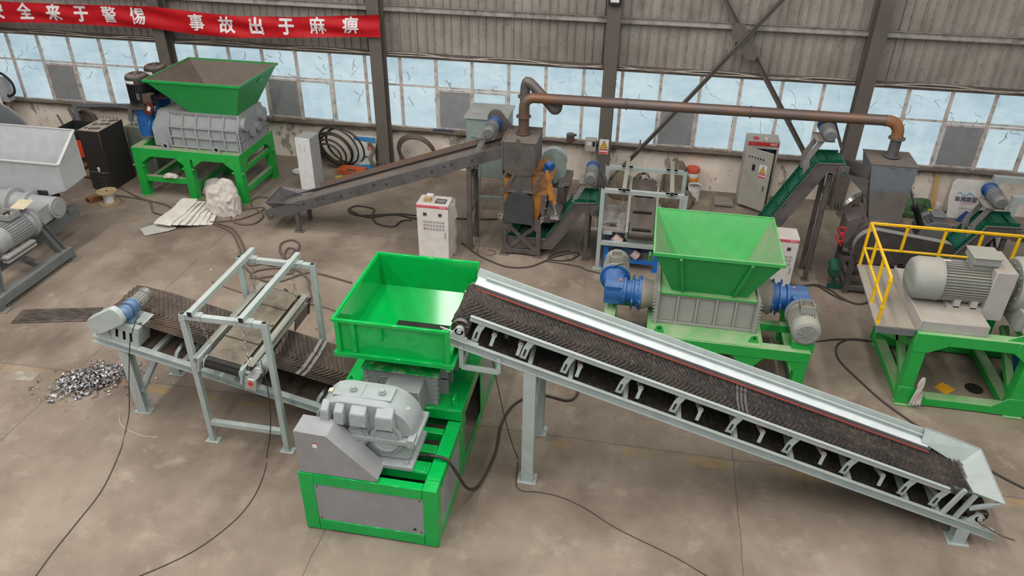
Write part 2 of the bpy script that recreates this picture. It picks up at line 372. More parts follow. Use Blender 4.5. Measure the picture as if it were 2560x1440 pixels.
def clad_mat():
    m, t, b = nt('dirty_cladding'); v = coords(t)
    a = mixc(t, noise(t, .7, 5, .6, v, .35, .65), (.245, .22, .19), (.37, .335, .295))
    a = mixc(t, math_(t, 'MULTIPLY', noise(t, 2.2, 7, .72, coords(t, (1, 1, .35)), .5, .7), .7), a, (.20, .165, .135))
    a = mixc(t, math_(t, 'MULTIPLY', noise(t, 9, 5, .7, v, .58, .70), .75), a, (.13, .10, .08))
    t.links.new(a, b.inputs['Base Color']); b.inputs['Roughness'].default_value = .65; return m
CLAD = clad_mat()
g = G(); x = -24.0; i = 0; pv = []
while x < 16:
    pv += [(x, 0), (x+.012, -.05), (x+.032, -.05), (x+.044, 0)]; x += .195 if i % 2 else .255; i += 1
n = len(pv)
g.add([(a, 19.46+d, 3.12) for a, d in pv]+[(a, 19.46+d, 7.4) for a, d in pv]+[(a, 19.56, 3.12) for a, d in pv]+[(a, 19.56, 7.4) for a, d in pv],
      [(j, j+1, n+j+1, n+j) for j in range(n-1)]+[(2*n+j, 3*n+j, 3*n+j+1, 2*n+j+1) for j in range(n-1)])
struct(g, 'wall_upper', CLAD, smooth=False)
SEAM = paint('dark_seam', (.10, .08, .07), .8)
COLM = paint('column_brown_grey', (.13, .112, .095), .6, wear=(.10, .085, .07), wearamt=.6, dust=.2, scale=1.2)
TRIM = paint('girt_steel', (.40, .37, .34), .55, wear=(.17, .13, .11), wearamt=.8, scale=4, dust=.6, dcol=(.2, .16, .13))
TRIMD = paint('dark_head_rail', (.12, .095, .08), .7, wear=(.22, .18, .15), wearamt=.7, scale=3)
CXS = (-18.93, -12.93, -6.93, -.97, 5.0, 11.0)
for k, cx in enumerate(CXS):
    g = G(); g.ibeam((cx, 19.1, .03), (cx, 19.1, 7.4), .32, .36, .022, (0, 1, 0)); g.box(cx-.25, cx+.25, 18.85, 19.35, 0, .03)
    for s in (-1, 1):
        for d in (0, .09): g.prism([(cx+s*(.03+d), 18.92, .03), (cx+s*(.03+d), 18.78, .03), (cx+s*(.03+d), 18.92, .30)], (.014, 0, 0))
        g.prism([(cx+s*.16, 19.1, .03), (cx+s*.26, 19.1, .03), (cx+s*.16, 19.1, .30)], (0, .014, 0))
    o = struct(g, 'steel_column', COLM, smooth=False)
g = G()
for a, b in zip(CXS, CXS[1:]):
    g.chan((a+.01, 19.34, 4.27), (b-.01, 19.34, 4.27), .06, .14, .008, (0, 0, 1), 1)
    g.chan((a+.01, 19.34, 5.55), (b-.01, 19.34, 5.55), .06, .14, .008, (0, 0, 1), 1)
struct(g, 'trim_1', TRIM, smooth=False)
g = G(); g.box(-24, 16, 19.34, 19.5, 3.05, 3.16); struct(g, 'trim_2', TRIMD, smooth=False)
g = G()
for j, (a, b) in enumerate(zip(CXS, CXS[1:])):
    for q in range(2):
        pts = [(a+.2+(b-a-.4)*i/6, 19.29-.02*q, 3.17-.05*q-(.08 if (i+j) % 3 == 1 else 0)*(1-q)+rnd.uniform(-.01, .01)) for i in range(7)]
        g.tube(smoothpath(pts, 4), .016, 6)
struct(g, 'trim_3', paint('dusty_conduit', (.48, .42, .37), .6, wear=(.2, .15, .12), wearamt=.8))
SILL = paint('dark_dusty_sill', (.15, .118, .095), .85, wear=(.27, .22, .18), wearamt=.8, scale=2.5)
g = G(); g.box(-24, 16, 19.26, 19.55, 1.06, 1.13)
for i in range(70):
    x = rnd.uniform(-22, 14); w = rnd.uniform(.1, .6); g.box(x, x+w, 19.27, 19.45, 1.02+rnd.uniform(0, .02), 1.07)
struct(g, 'trim_4', SILL, smooth=False)
g = G()
for a, b in zip(CXS, CXS[1:]):
    pts = [(a+.2+(b-a-.4)*i/9, 19.23, 1.12+rnd.uniform(-.03, .02)) for i in range(10)]
    g.tube(smoothpath(pts, 3), .018, 6)
struct(g, 'trim_5', paint('dark_sill_pipe', (.13, .095, .075), .7))
# --- windows: one per bay, lit by the daylight outside
def pane_mat():
    m, t, b = nt('milky_window_glass'); v = coords(t, (.5, 1, 4.0)); v2 = coords(t)
    c = mixc(t, noise(t, .9, 6, .68, coords(t, (.6, 1, 1.6)), .33, .66), (.37, .53, .62), (.62, .76, .81))
    c = mixc(t, math_(t, 'MULTIPLY', noise(t, 1.6, 5, .7, v, .5, .7), .4), c, (.40, .55, .63))
    c = mixc(t, math_(t, 'MULTIPLY', noise(t, 1.1, 4, .6, coords(t, (2.0, 1, .55)), .52, .78), .55), c, (.74, .83, .85))
    c = mixc(t, math_(t, 'MULTIPLY', noise(t, 3.2, 6, .7, v2, .60, .74), .45), c, (.30, .42, .47))
    t.links.new(c, b.inputs['Emission Color']); b.inputs['Emission Strength'].default_value = .66
    b.inputs['Base Color'].default_value = (.1, .12, .13, 1); b.inputs['Roughness'].default_value = .25; return m
PANE = pane_mat()
SCREEN = paint('grey_fly_screen', (.27, .28, .285), .7, wear=(.22, .225, .23), wearamt=.6)
FRAME = paint('flaking_window_frame', (.60, .535, .485), .7, wear=(.20, .155, .13), wearamt=.8, scale=5)
MX = [-18.07+.9668*k for k in range(-6, 36)]
GREY = (1, 8, 13, 19, 26)
for w, (a, b) in enumerate(zip((-24,)+CXS, CXS+(16,))):
    a2, b2 = a+.02, b-.02; g = G()
    ms = [x for x in MX if a2+.08 < x < b2-.08]
    for x in ms: g.box(x-.04, x+.04, 19.40, 19.50, 1.13, 3.05)
    g.box(a2, b2, 19.41, 19.49, 2.265, 2.315); g.box(a2, b2, 19.41, 19.5, 1.13, 1.17); g.box(a2, b2, 19.41, 19.5, 3.01, 3.05)
    fr = struct(g, 'window_%d' % (w+1), FRAME, smooth=False)
    G().box(a2, b2, 19.45, 19.46, 1.15, 3.03).build('glass', PANE, fr, smooth=False)
    for x in ms:
        k = round((x+18.07)/.9668)
        if k in GREY:
            x1 = x+.9668; g = G(); g.ringrect((x+.05, x1-.045, 19.385, 19.395), 0, 0, 0) if False else None
            s = G()
            for (u0_, u1_) in ((x+.05, x1-.02), (x1+.02, x1+.9668-.05)):
                s.box(u0_, u1_, 19.385, 19.41, 2.195, 2.25); s.box(u0_, u1_, 19.385, 19.41, 1.17, 1.21); s.box(u0_, u0_+.035, 19.385, 19.41, 1.17, 2.25); s.box(u1_-.035, u1_, 19.385, 19.41, 1.17, 2.25)
            s.build('sliding_sash', FRAME, fr, smooth=False)
            G().box(x+.085, x1-.055, 19.395, 19.405, 1.21, 2.195).build('fly_screen', SCREEN, fr, smooth=False)
# --- dusty cobwebs hanging on panes and cladding
g = G(); rr = random.Random(31)
for i in range(230):
    hi_ = i % 3 == 0; x = rr.uniform(-19, 10); z = rr.uniform(3.2, 5.2) if hi_ else rr.uniform(2.0, 3.0); y = 19.36 if hi_ else 19.43; L = rr.uniform(.06, .42); a = rr.uniform(-2.6, -.4); pts = []
    for k in range(5): f = k/4; pts.append((x+L*f*math.cos(a)+.05*L*rr.uniform(-2, 2), y, z+L*f*math.sin(a)+.06*L*rr.uniform(-2, 2)+.15*L*f*f))
    g.tube(smoothpath(pts, 3), rr.uniform(.0025, .007), 4)
o = g.build('cobweb', paint('dusty_cobweb', (.16, .13, .11), .9)); o['kind'] = 'stuff'; o['label'] = 'dusty dark cobweb strands hanging over the window panes and wall cladding'; o['category'] = 'cobweb'
# --- cross bracing
g = G(); g.bar((-.75, 19.05, .22), (3.3, 19.05, 5.65), .11, .014, (0, 1, 0)); g.bar((-.75, 18.99, .30), (3.3, 18.99, 5.73), .014, .11, (0, 1, 0))
for k in (.18, .36, .62): p = Vector((-.75, 19, .3)).lerp(Vector((3.3, 19, 5.7)), k); g.box(p.x-.06, p.x-.02, 18.97, 19.04, p.z+.02, p.z+.14)
b1 = g.build('brace_bar', COLM); b1.name = 'rising_brace_bar'
b1['label'] = 'long steel brace bar rising to the right across the window bay behind the grey frame'; b1['category'] = 'brace'
g = G(); g.bar((.9, 19.20, 5.75), (4.75, 19.20, .25), .12, .014, (0, 1, 0)); g.bar((.94, 19.14, 5.8), (4.79, 19.14, .3), .014, .11, (0, 1, 0))
for k in (.3, .66, .8): p = Vector((.9, 19, 5.75)).lerp(Vector((4.75, 19, .25)), k); g.box(p.x+.03, p.x+.08, 19.1, 19.16, p.z-.02, p.z+.16)
b2 = g.build('brace_bar', COLM); b2.name = 'falling_brace_bar'
b2['label'] = 'steel brace bar falling to the right, crossing the other brace at a pointed plate'; b2['category'] = 'brace'
d = Vector((3.85, 0, -5.5)).normalized(); q = Vector((-d.z, 0, d.x)).normalized() if False else Vector((.82, 0, .57)); c = Vector((2.12, 19.10, 3.97))
G().prism([c+d*.52, c+d*.36+q*.17, c-d*.36+q*.17, c-d*.52, c-d*.36-q*.17, c+d*.36-q*.17], (0, .02, 0)).build('gusset_plate', COLM, b2, smooth=False)
# --- banner
BAN = paint('red_banner_cloth', (.50, .006, .012), .55, spec=.3)
BANT = paint('banner_white', (.80, .74, .74), .6)
top = [(-19.0, 3.98), (-17.3, 4.02), (-15.6, 4.03), (-14.3, 4.07), (-12.8, 4.11), (-11.6, 4.02), (-10.4, 3.98), (-9.2, 4.02), (-8.0, 4.10), (-6.68, 4.21)]
def topz(x):
    for (a, za), (b, zb) in zip(top, top[1:]):
        if a <= x <= b: return za+(zb-za)*(x-a)/(b-a)
    return top[-1][1]
def banz(x, v): h = .54+.04*math.sin(x*.9); return topz(x)-h*(1-v)
def bany(x, v): return 18.80+.018*math.sin(x*3.1+v*7)+.02*math.sin(v*9+x*.8)
g = G(); NX, NV = 150, 14; xs = [-19.0+(12.28)*i/NX for i in range(NX+1)]
vs = [(x, bany(x, j/NV)+e, banz(x, j/NV)) for e in (0, .006) for x in xs for j in range(NV+1)]; o2 = (NX+1)*(NV+1)
fs = []
for i in range(NX):
    for j in range(NV):
        a = i*(NV+1)+j; fs += [(a, a+NV+1, a+NV+2, a+1), (o2+a, o2+a+1, o2+a+NV+2, o2+a+NV+1)]
g.add(vs, fs)
ban = g.build('banner', BAN); ban['label'] = 'long red cloth banner with white Chinese characters hung high across the wall'; ban['category'] = 'banner'; ORG[ban] = Vector((0, 0, 0))
chars = [('安', -17.52), ('全', -16.66), ('来', -15.79), ('于', -14.98), ('警', -14.15), ('惕', -13.33), ('事', -11.68), ('故', -10.85), ('出', -10.03), ('于', -9.2), ('麻', -8.36), ('痹', -7.48)]
for ch, x in chars:
    M = Matrix(((1, 0, 0, x), (0, 0, -1, 18.757), (0, 1, 0, banz(x, .5)), (0, 0, 0, 1)))
    o = text(ch, BANT, ban, M @ Matrix.Rotation(.03, 4, 'Z'), .44, 'character', bold={'警': .006, '事': .008, '惕': .010, '麻': .010, '痹': .009, '故': .011}.get(ch, .016), thick=.003)
    for v in o.data.vertices: vv = (v.co.z-banz(v.co.x, 0))/max(.1, banz(v.co.x, 1)-banz(v.co.x, 0)); v.co.y = bany(v.co.x, vv)-.014+(v.co.y-18.757)
# ================================================================ FRONT SHREDDER
t = thing('shredder', 'front green shredder with open box hopper, grey reducer and panelled base', 'shredder', (-3.05, 8.8, 0))
X0, X1, YF, YM, YB = -4.0, -2.12, 6.73, 8.10, 10.95
g = G()
for x in (X0, X1-.2):
    g.box(x, x+.2, YF, YF+.2, .02, 1.05); g.box(x, x+.2, YM-.16, YM, .02, 1.05); g.box(x, x+.2, YF+.2, YM-.16, .02, .2); g.box(x, x+.2, YF+.2, YM, .88, 1.05)
g.box(X0+.2, X1-.2, YF, YF+.2, .03, .21); g.box(X0+.2, X1-.2, YF, YF+.13, .87, 1.05)
for x in (X0+.05, X1-.35): g.box(x, x+.3, YF+.01, YF+.19, 0, .03)
for y, w in ((7.03, .22), (7.42, .16), (7.80, .12)): g.box(X0+.2, X1-.2, y, y+w, .9, 1.05)
for x in (-3.4, -2.62): g.box(x, x+.05, YF+.2, 7.03, .8, .86)
g.box(-3.3, -2.37, 7.04, 7.22, 1.05, 1.065)
base = g.build('base_frame', GREEN, t, bevel=.008)
g = G(); g.box(X0+.19, X1-.19, YF+.012, YF+.03, .2, .885); g.m = 1
for x in (X0+.24, X1-.24):
    for z in (.25, .835): g.cyl((x, YF+.014, z), (x, YF+.004, z), .009, n=8)
g.cyl((X1-.33, YF+.014, .29), (X1-.33, YF+.008, .29), .022, n=16)
g.build('front_panel', [MGREY, BLACK], t)
for x, nm in ((X1-.03, 1), (X0+.012, 0)):
    g = G(); g.box(x, x+.018, YF+.12, YM-.1, .14, .9); g.m = 1
    for y in (YF+.2, YM-.18):
        for z in (.2, .84): g.cyl((x+.018*nm, y, z), (x+.018*nm+(.01 if nm else -.01), y, z), .009, n=8)
    g.build('side_panel', [MGREY, BLACK], t)
# upper base
g = G(); Z2 = 1.24
g.box(X0+.02, X1, YM, YB, Z2-.02, Z2)
for x in (X0+.02, X1-.02):
    s = .02 if x < -3 else -.0
    def side(pts): g.prism([(x, y, z) for y, z in pts], (.02, 0, 0))
    side([(YM, .02), (YM+.16, .02), (YM+.16, Z2-.02), (YM, Z2-.02)]); ye = 9.74 if x < -3 else 9.34; side([(YM+.16, 1.02), (ye, 1.02), (ye, Z2-.02), (YM+.16, Z2-.02)])
    side([(YM+.16, .02), (ye, .02), (ye, .2), (YM+.16, .2)]); side([(ye, .02), (ye+.26, .02), (ye+.26, Z2-.02), (ye, Z2-.02)])
    side([(ye+.26, 1.08), (YB, 1.08), (YB, Z2-.02), (ye+.26, Z2-.02)]); side([(ye+.26, .02), (YB, .02), (YB, .16), (ye+.26, .16)]); side([(YB-.12, .16), (YB, .16), (YB, 1.08), (YB-.12, 1.08)])
g.box(X0+.04, X1-.02, YM, YM+.02, 1.05, Z2-.02); g.box(X0+.04, X1-.02, YM, YM+.02, .02, .5); g.box(X0+.04, X1-.02, YB-.02, YB, .02, Z2-.02)
g.box(X0+.04, X1-.02, 9.36, 9.5, .9, 1.1); g.box(X0+.04, X1-.02, YM+.2, YM+.34, .75, .9)
g.build('upper_base', GREEN, t, bevel=.006)
for x in (X1-.03, X0+.035): G().box(x, x+.015, 9.55 if x > -3 else 9.95, YB-.08, .12, 1.12).build('side_panel', MGREY, t)
for (x, y) in ((-2.25, 8.25), (-3.86, 8.35), (-2.25, 10.5), (-3.86, 10.5)):
    g = G(); pts = [(x, y+.09*math.cos(a), Z2+.05+.10*math.sin(a)) for a in [i*math.pi/8 for i in range(9)]]
    g.tube([(x, y+.07, Z2)]+smoothpath(pts, 2)[2:-2]+[(x, y-.07, Z2)], .017, 8); g.build('lifting_eye', GREEN, t)
# crushing box
BX0, BX1, BY0, BY1, BZ0, BZ1 = -3.52, -2.50, 8.16, 9.75, 1.24, 1.76
g = G(); g.box(BX0, BX1, BY0+.03, BY1, BZ0, BZ1); box = g.build('crushing_box', MGREY, t)
g = G(); g.box(BX0-.03, BX1+.03, BY0, BY0+.03, BZ0, BZ1); g.m = 1
for k in range(6):
    for x in (BX0+.015, BX1-.015): g.cyl((x, BY0, BZ0+.06+k*.08), (x, BY0-.018, BZ0+.06+k*.08), .017, n=6)
g.bolts((-3.22, BY0, 1.52), (0, -1, 0), .17, .014, .014, 8, .3)
g.m = 0; g.ring((-3.22, BY0, 1.52), (0, 1, 0), .13, .012)
g.build('bearing_plate', [MGREY, RGREY], box, bevel=.004)
for k in range(6):
    y = BY0+.28+k*.27
    for x, s in ((BX1, 1), (BX0, -1)): G().box(min(x, x+s*.11), max(x, x+s*.11), y, y+.025, BZ0, BZ1).build('rib', MGREY, box)
for x, s in ((BX1, 1), (BX0, -1)):
    g = G(); g.box(min(x, x+s*.1), max(x, x+s*.1), BY0+.28, BY1, 1.5, 1.52); g.m = 1
    for k in range(5): g.cyl((x+s*.0, BY0+.1, BZ0+.06+k*.09), (x+s*.03, BY0+.1, BZ0+.06+k*.09), .014, n=6)
    g.build('rib', [MGREY, RGREY], box)
PEEL = paint('green_paint_peeling', (.005, .42, .085), .3, wear=(.45, .62, .42), wearamt=1.0, scale=5)
g = G(); g.box(BX0-.05, BX1+.05, BY0-.03, BY0+.27, BZ1, BZ1+.022); g.box(BX0-.05, BX1+.08, BY0+.27, BY1+.05, BZ1, BZ1+.015)
g.build('top_flange', PEEL, box); G().box(-3.42, -2.58, 8.40, 9.40, BZ1+.012, BZ1+.019).build('inlet_shade', DARKIN, box)  # near-black plate over the solid box: painted shade of the inlet opening
g = G(); g.box(-3.16, -2.64, 7.84, BY0, 1.24, 1.70); g.build('coupling_guard', MGREY, t, bevel=.01)
# hopper
HX0, HX1, HY0, HY1, HZ, HW = -3.80, -2.22, 8.0, 9.82, 2.66, 2.13
FX0, FX1, FY0, FY1 = -3.42, -2.58, 8.40, 9.40
g = G(); th = .014
g.box(HX0, HX1, HY0, HY0+th, HW, HZ); g.box(HX0, HX1, HY1-th, HY1, HW, HZ); g.box(HX0, HX0+th, HY0+th, HY1-th, HW, HZ)
g.box(HX1-th, HX1, HY0+th, HY1-th, HW, HW+.12); g.box(HX1-th, HX1, HY1-.16, HY1-th, HW, HZ)
hop = g.build('hopper', GREEN, t)
g = G(); g.frust(HW, (HX0, HX1, HY0, HY1), 1.78, (FX0, FX1, FY0, FY1), .014); g.box(FX0-.05, FX0, FY0, FY1, 1.776, 1.8); g.build('funnel', GREEN, hop)
g = G(); r = .045
g.box(HX0-.03, HX1+.0, HY0-r, HY0, HZ-.03, HZ+.02); g.box(HX0-.03, HX1+.0, HY1, HY1+r, HZ-.03, HZ+.02); g.box(HX0-r, HX0, HY0-r, HY1+r, HZ-.03, HZ+.02)
g.build('rim', GREEN, hop, bevel=.005)
g = G(); g.box(HX0-.03, HX1+.03, HY0-.06, HY0, HW-.05, HW+.02); g.box(HX0-.05, HX0, HY0-.06, HY1+.05, HW-.05, HW+.02); g.box(HX1, HX1+.05, HY0-.06, HY1+.05, HW-.05, HW+.02); g.box(HX0, HX1, HY1, HY1+.05, HW-.05, HW+.02)
g.build('ledge', GREEN, hop, bevel=.004)
for x in (HX0+.0, HX1-.06): G().box(x, x+.06, HY0-.05, HY0, HW-.1 if x > -3 else HW, HZ-.02).build('corner_post', GREEN, hop)
G().box(HX0+.22, HX0+.28, HY0-.04, HY0, HW, HZ-.02).build('stiffener', GREEN, hop)
g = G(); c = Vector((-3.16, HY0-.02, 2.47)); g.tube([c+Vector((0, .02, .09)), c+Vector((0, -.04, .07)), c+Vector((0, -.055, .02)), c+Vector((0, -.05, -.05)), c+Vector((0, .02, -.07))], .015, 6); g.build('lifting_eye', GREEN, hop)
# reducer
g = G()
def rx(pts, y0, y1): g.prism([(x, y0, z) for x, z in pts], (0, y1-y0, 0))
rx([(-3.72, 1.14), (-2.60, 1.14), (-2.55, 1.2), (-2.55, 1.46), (-3.80, 1.46), (-3.78, 1.2)], 7.13, 7.62)
rad = G
def arc(cx, cz, r, a0, a1, n): return [(cx+r*math.cos(math.radians(a0+(a1-a0)*i/n)), cz+r*math.sin(math.radians(a0+(a1-a0)*i/n))) for i in range(n+1)]
rx(arc(-2.97, 1.53, .46, 0, 85, 9)+arc(-3.44, 1.60, .40, 93, 180, 8)+[(-3.84, 1.53)], 7.14, 7.60)
red = g.build('gear_reducer', RGREY, t, bevel=.012)
g = G(); g.box(-3.88, -2.46, 7.05, 7.70, 1.455, 1.525)
for x in (-3.82, -2.56): g.box(x-.02, x+.08, 7.03, 7.2, 1.44, 1.58)
for x in (-3.8, -3.4, -3.02, -2.7, -2.52): g.cyl((x, 7.1, 1.52), (x, 7.1, 1.56), .022, n=6)
g.build('split_flange', RGREY, red, bevel=.008)
g = G(); g.box(-3.74, -2.52, 7.0, 7.74, 1.066, 1.135)
for x in (-3.6, -3.05, -2.6): g.cyl((x, 7.06, 1.13), (x, 7.06, 1.19), .024, n=6); g.cyl((x, 7.06, 1.13), (x, 7.06, 1.145), .045, n=12)
g.build('foot', RGREY, red, bevel=.02)
for cx, r in ((-3.26, .13), (-2.87, .185), (-3.60, .11)):
    g = G(); g.cyl((cx, 7.17, 1.49), (cx, 7.085, 1.49), r*1.22, n=32); g.cyl((cx, 7.09, 1.49), (cx, 7.06, 1.49), r*.9, n=32); g.ring((cx, 7.06, 1.49), (0, 1, 0), r*.88, .008, 32)
    g.bolts((cx, 7.085, 1.49), (0, -1, 0), r*1.08, .02, .02, 6, .4); g.build('bearing_cover', RGREY, red)
for a, b in ((-3.71, -3.61), (-3.53, -3.41), (-3.32, -3.11), (-2.98, -2.75)):
    g = G(); g.prism([(a, 7.17, 1.53), (b, 7.17, 1.53), (b, 7.17, 1.80), (a, 7.17, 1.80)], (0, .0, 0)) if False else None
    zt = 1.985; zb = 1.70; g.add([(a-.015, 7.02, zb), (b+.015, 7.02, zb), (b, 7.035, zt-.09), (a, 7.035, zt-.09), (a-.02, 7.22, zb), (b+.02, 7.22, zb), (b, 7.17, zt+.003), (a, 7.17, zt+.003)], [(0, 1, 2, 3), (4, 7, 6, 5), (0, 4, 5, 1), (3, 2, 6, 7), (0, 3, 7, 4), (1, 5, 6, 2)])
    g.build('bolt_boss', RGREY, red, bevel=.012)
for x0, x1 in ((-3.62, -3.24), (-3.23, -2.83)):
    g = G(); g.box(x0, x1, 7.26, 7.54, 1.98, 2.003); xc = x0+.25; g.cyl((xc, 7.38, 2.0), (xc, 7.38, 2.04), .05, n=8); g.cyl((xc, 7.38, 2.04), (xc, 7.38, 2.07), .035, n=10)
    g.build('inspection_lid', RGREY, red, bevel=.004)
G().box(-3.72, -3.66, 7.36, 7.43, 1.93, 1.955).build('nameplate', paint('name_plate', (.55, .52, .38), .4), red)
G().add([(-2.66, 7.25, 1.86), (-2.58, 7.30, 1.74), (-2.57, 7.40, 1.75), (-2.64, 7.36, 1.865)], [(0, 1, 2, 3)]).build('sticker', WHITE, red)
# belt guard and motor
g = G(); g.prism([(X0+.03, 6.745, 1.052), (X0+.03, 6.745, 1.76), (-3.53, 6.745, 1.745), (-2.90, 6.745, 1.10), (-2.93, 6.745, 1.052)], (0, .33, 0))
bg_ = g.build('belt_guard', MGREY, t, bevel=.008)
g = G(); g.lathe((-3.70, 6.744, 1.56), (0, -1, 0), [(0, .045), (.002, .045), (.002, 0)], 24); g.m = 1; g.lathe((-3.70, 6.7415, 1.553), (0, -1, 0), [(0, .038), (.001, .038), (.001, 0)], 24)
g.build('warning_sticker', [REDP, WHITE], bg_)
motor(t, (-3.0, 7.15, .48), (0, 1, 0), .26, .8, paint('dark_teal_motor', (.03, .06, .06), .5), name='drive_motor', box=False)
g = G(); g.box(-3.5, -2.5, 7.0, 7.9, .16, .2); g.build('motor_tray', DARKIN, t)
# ================================================================ CHEVRON BELT CONVEYORS
def chevron_belt(g, L, prof, loop, pitch, apex=1, drop=.13):
    """belt carried along local x from 0 to L; prof = trough section [(v, w)], loop = (radius) of the end drums; raised chevron ribs on the carrying run"""
    R = loop; n = len(prof); rows = [(L*i/24, 0, None) for i in range(25)]
    vs = []; fs = []; path = []
    for i in range(9): a = math.pi*1.5-math.pi*i/8; path.append((R*math.cos(a), R*math.sin(a)-R, 0))       # head drum, from underside to top
    for i in range(1, 24): path.append((L*i/24, 0, 1))
    for i in range(9): a = math.pi/2-math.pi*i/8; path.append((L+R*math.cos(a), R*math.sin(a)-R, 0))
    for i in range(1, 24): x = L-L*i/24; path.append((x, -2*R-drop*max(0, min(1, x/.45, (L-x)/.45)), 0))
    m = len(path)
    for (x, w, f) in path:
        e = 0
        if f: e = min(1, x/.5, (L-x)/.5)
        for v, ww in prof: vs.append((x, v, w+ww*e))
    for i in range(m):
        j = (i+1) % m
        for k in range(n-1): fs.append((i*n+k, i*n+k+1, j*n+k+1, j*n+k))
    g.add(vs, fs)
    v0, v1 = prof[0][0], prof[-1][0]; vm = (v0+v1)/2; hw = (v1-v0)/2
    def wof(x, v):
        e = max(0, min(1, x/.5, (L-x)/.5))
        for (a, wa), (b, wb) in zip(prof, prof[1:]):
            if a-1e-6 <= v <= b+1e-6: return (wa+(wb-wa)*(v-a)/(b-a))*e
        return 0
    def bend(s, v, h):      # s measured from the top of the head drum, negative = round the drum
        if s >= 0 : return (s, v, wof(s, v)+h)
        a = math.pi/2-s/R; r = R+h; return (r*math.cos(a), v, r*math.sin(a)-R)
    s = -R*2.2; w = pitch*.42
    while s < L-.05:
        for sg in (-1, 1):
            for q in range(3):
                f0_, f1_ = .02+q*.31, .02+(q+1)*.31
                pts = []
                for f in (f0_, f1_):
                    v = vm+sg*hw*f; x = s+apex*hw*.62*(1-f)
                    if x > L-.02: pts = None; break
                    pts += [bend(x-w/2, v, .001), bend(x-w/4, v, .017), bend(x+w/4, v, .017), bend(x+w/2, v, .001)]
                if pts: g.add(pts, [(0, 1, 5, 4), (1, 2, 6, 5), (2, 3, 7, 6), (0, 3, 2, 1), (4, 5, 6, 7)])
        s += pitch
# ---- right conveyor
t = thing('belt_conveyor', 'long pale grey inclined belt conveyor descending to the right with chevron belt', 'conveyor', (1.4, 8.7, 0))
ang = math.atan(.293); A = Vector((-2.33, 8.2, 2.48)); LL = 7.9
M = frame_m(A, (math.cos(ang), 0, -math.sin(ang)), (math.sin(ang), 0, math.cos(ang)))
Wd = 1.10
def chan_rail(nm, v, s, parent, mat):
    g = G(M); g.chan((0, v, -.06), (LL, v, -.06), .05, .12, .008, (0, 0, 1), s); g.box(0, .012, v-.05, v+.05, -.12, 0) if False else None
    return g.build(nm, mat, parent)
chan_rail('side_rail', 0, 1, t, LGREY); chan_rail('side_rail', Wd, -1, t, LGREY)
xs = [.39, 1.08, 1.66, 2.45, 3.22, 4.03, 4.84, 5.67, 6.5, 6.95]
for v, s in ((.06, 1), (Wd-.06, -1)):
    for x in xs:
        g = G(M); y = v
        g.prism([(x-.045, y, 0), (x+.045, y, 0), (x+.05, y, .18), (x+.09, y, .33), (x-.005, y, .33), (x-.042, y, .18)], (0, .01*s, 0))
        g.m = 1; g.box(x-.014, x+.014, min(y-s*.004, y), max(y-s*.004, y), .05, .16)
        g.build('standoff_bracket', [LGREY, BLACK], t)
for v, s in ((.045, 1), (Wd-.045, -1)):
    x0, x1 = .24, 6.98
    g = G(M); g.bar((x0, v, .345), (x1, v, .345), .012, .08); g.bar((x0, v, .385), (x1, v, .385), .05, .01); g.bar((x0, v+s*.02, .308), (x1, v+s*.02, .308), .05, .01); g.build('upper_rail', LGREY, t)
for x in [q+.12 for q in xs[1:]]: G(M).box(x-.03, x+.03, .04, Wd-.04, -.09, -.02).build('cross_member', LGREY, t)
idl = paint('idler_roller_grey', (.46, .39, .35), .5, dust=.3)
for x in (.62, 1.0, 1.85, 2.72, 3.58, 4.47, 5.35, 6.2, 7.0):
    for v, s in ((.10, 1), (Wd-.10, -1)):
        g = G(M); g.bar((x, v, 0), (x, v+s*.05, .15), .05, .014, (1, 0, 0)); g.bar((x, v-.02*s, 0), (x, v+s*.03, .15), .014, .05, (1, 0, 0)); br = g.build('roller_bracket', LGREY, t)
        g = G(M); g.cyl((x, v+s*.04, .14), (x, v+s*.30, .06), .038, n=14); g.cyl((x, v+s*.02, .145), (x, v+s*.04, .14), .016, n=8); g.build('roller', idl, br)
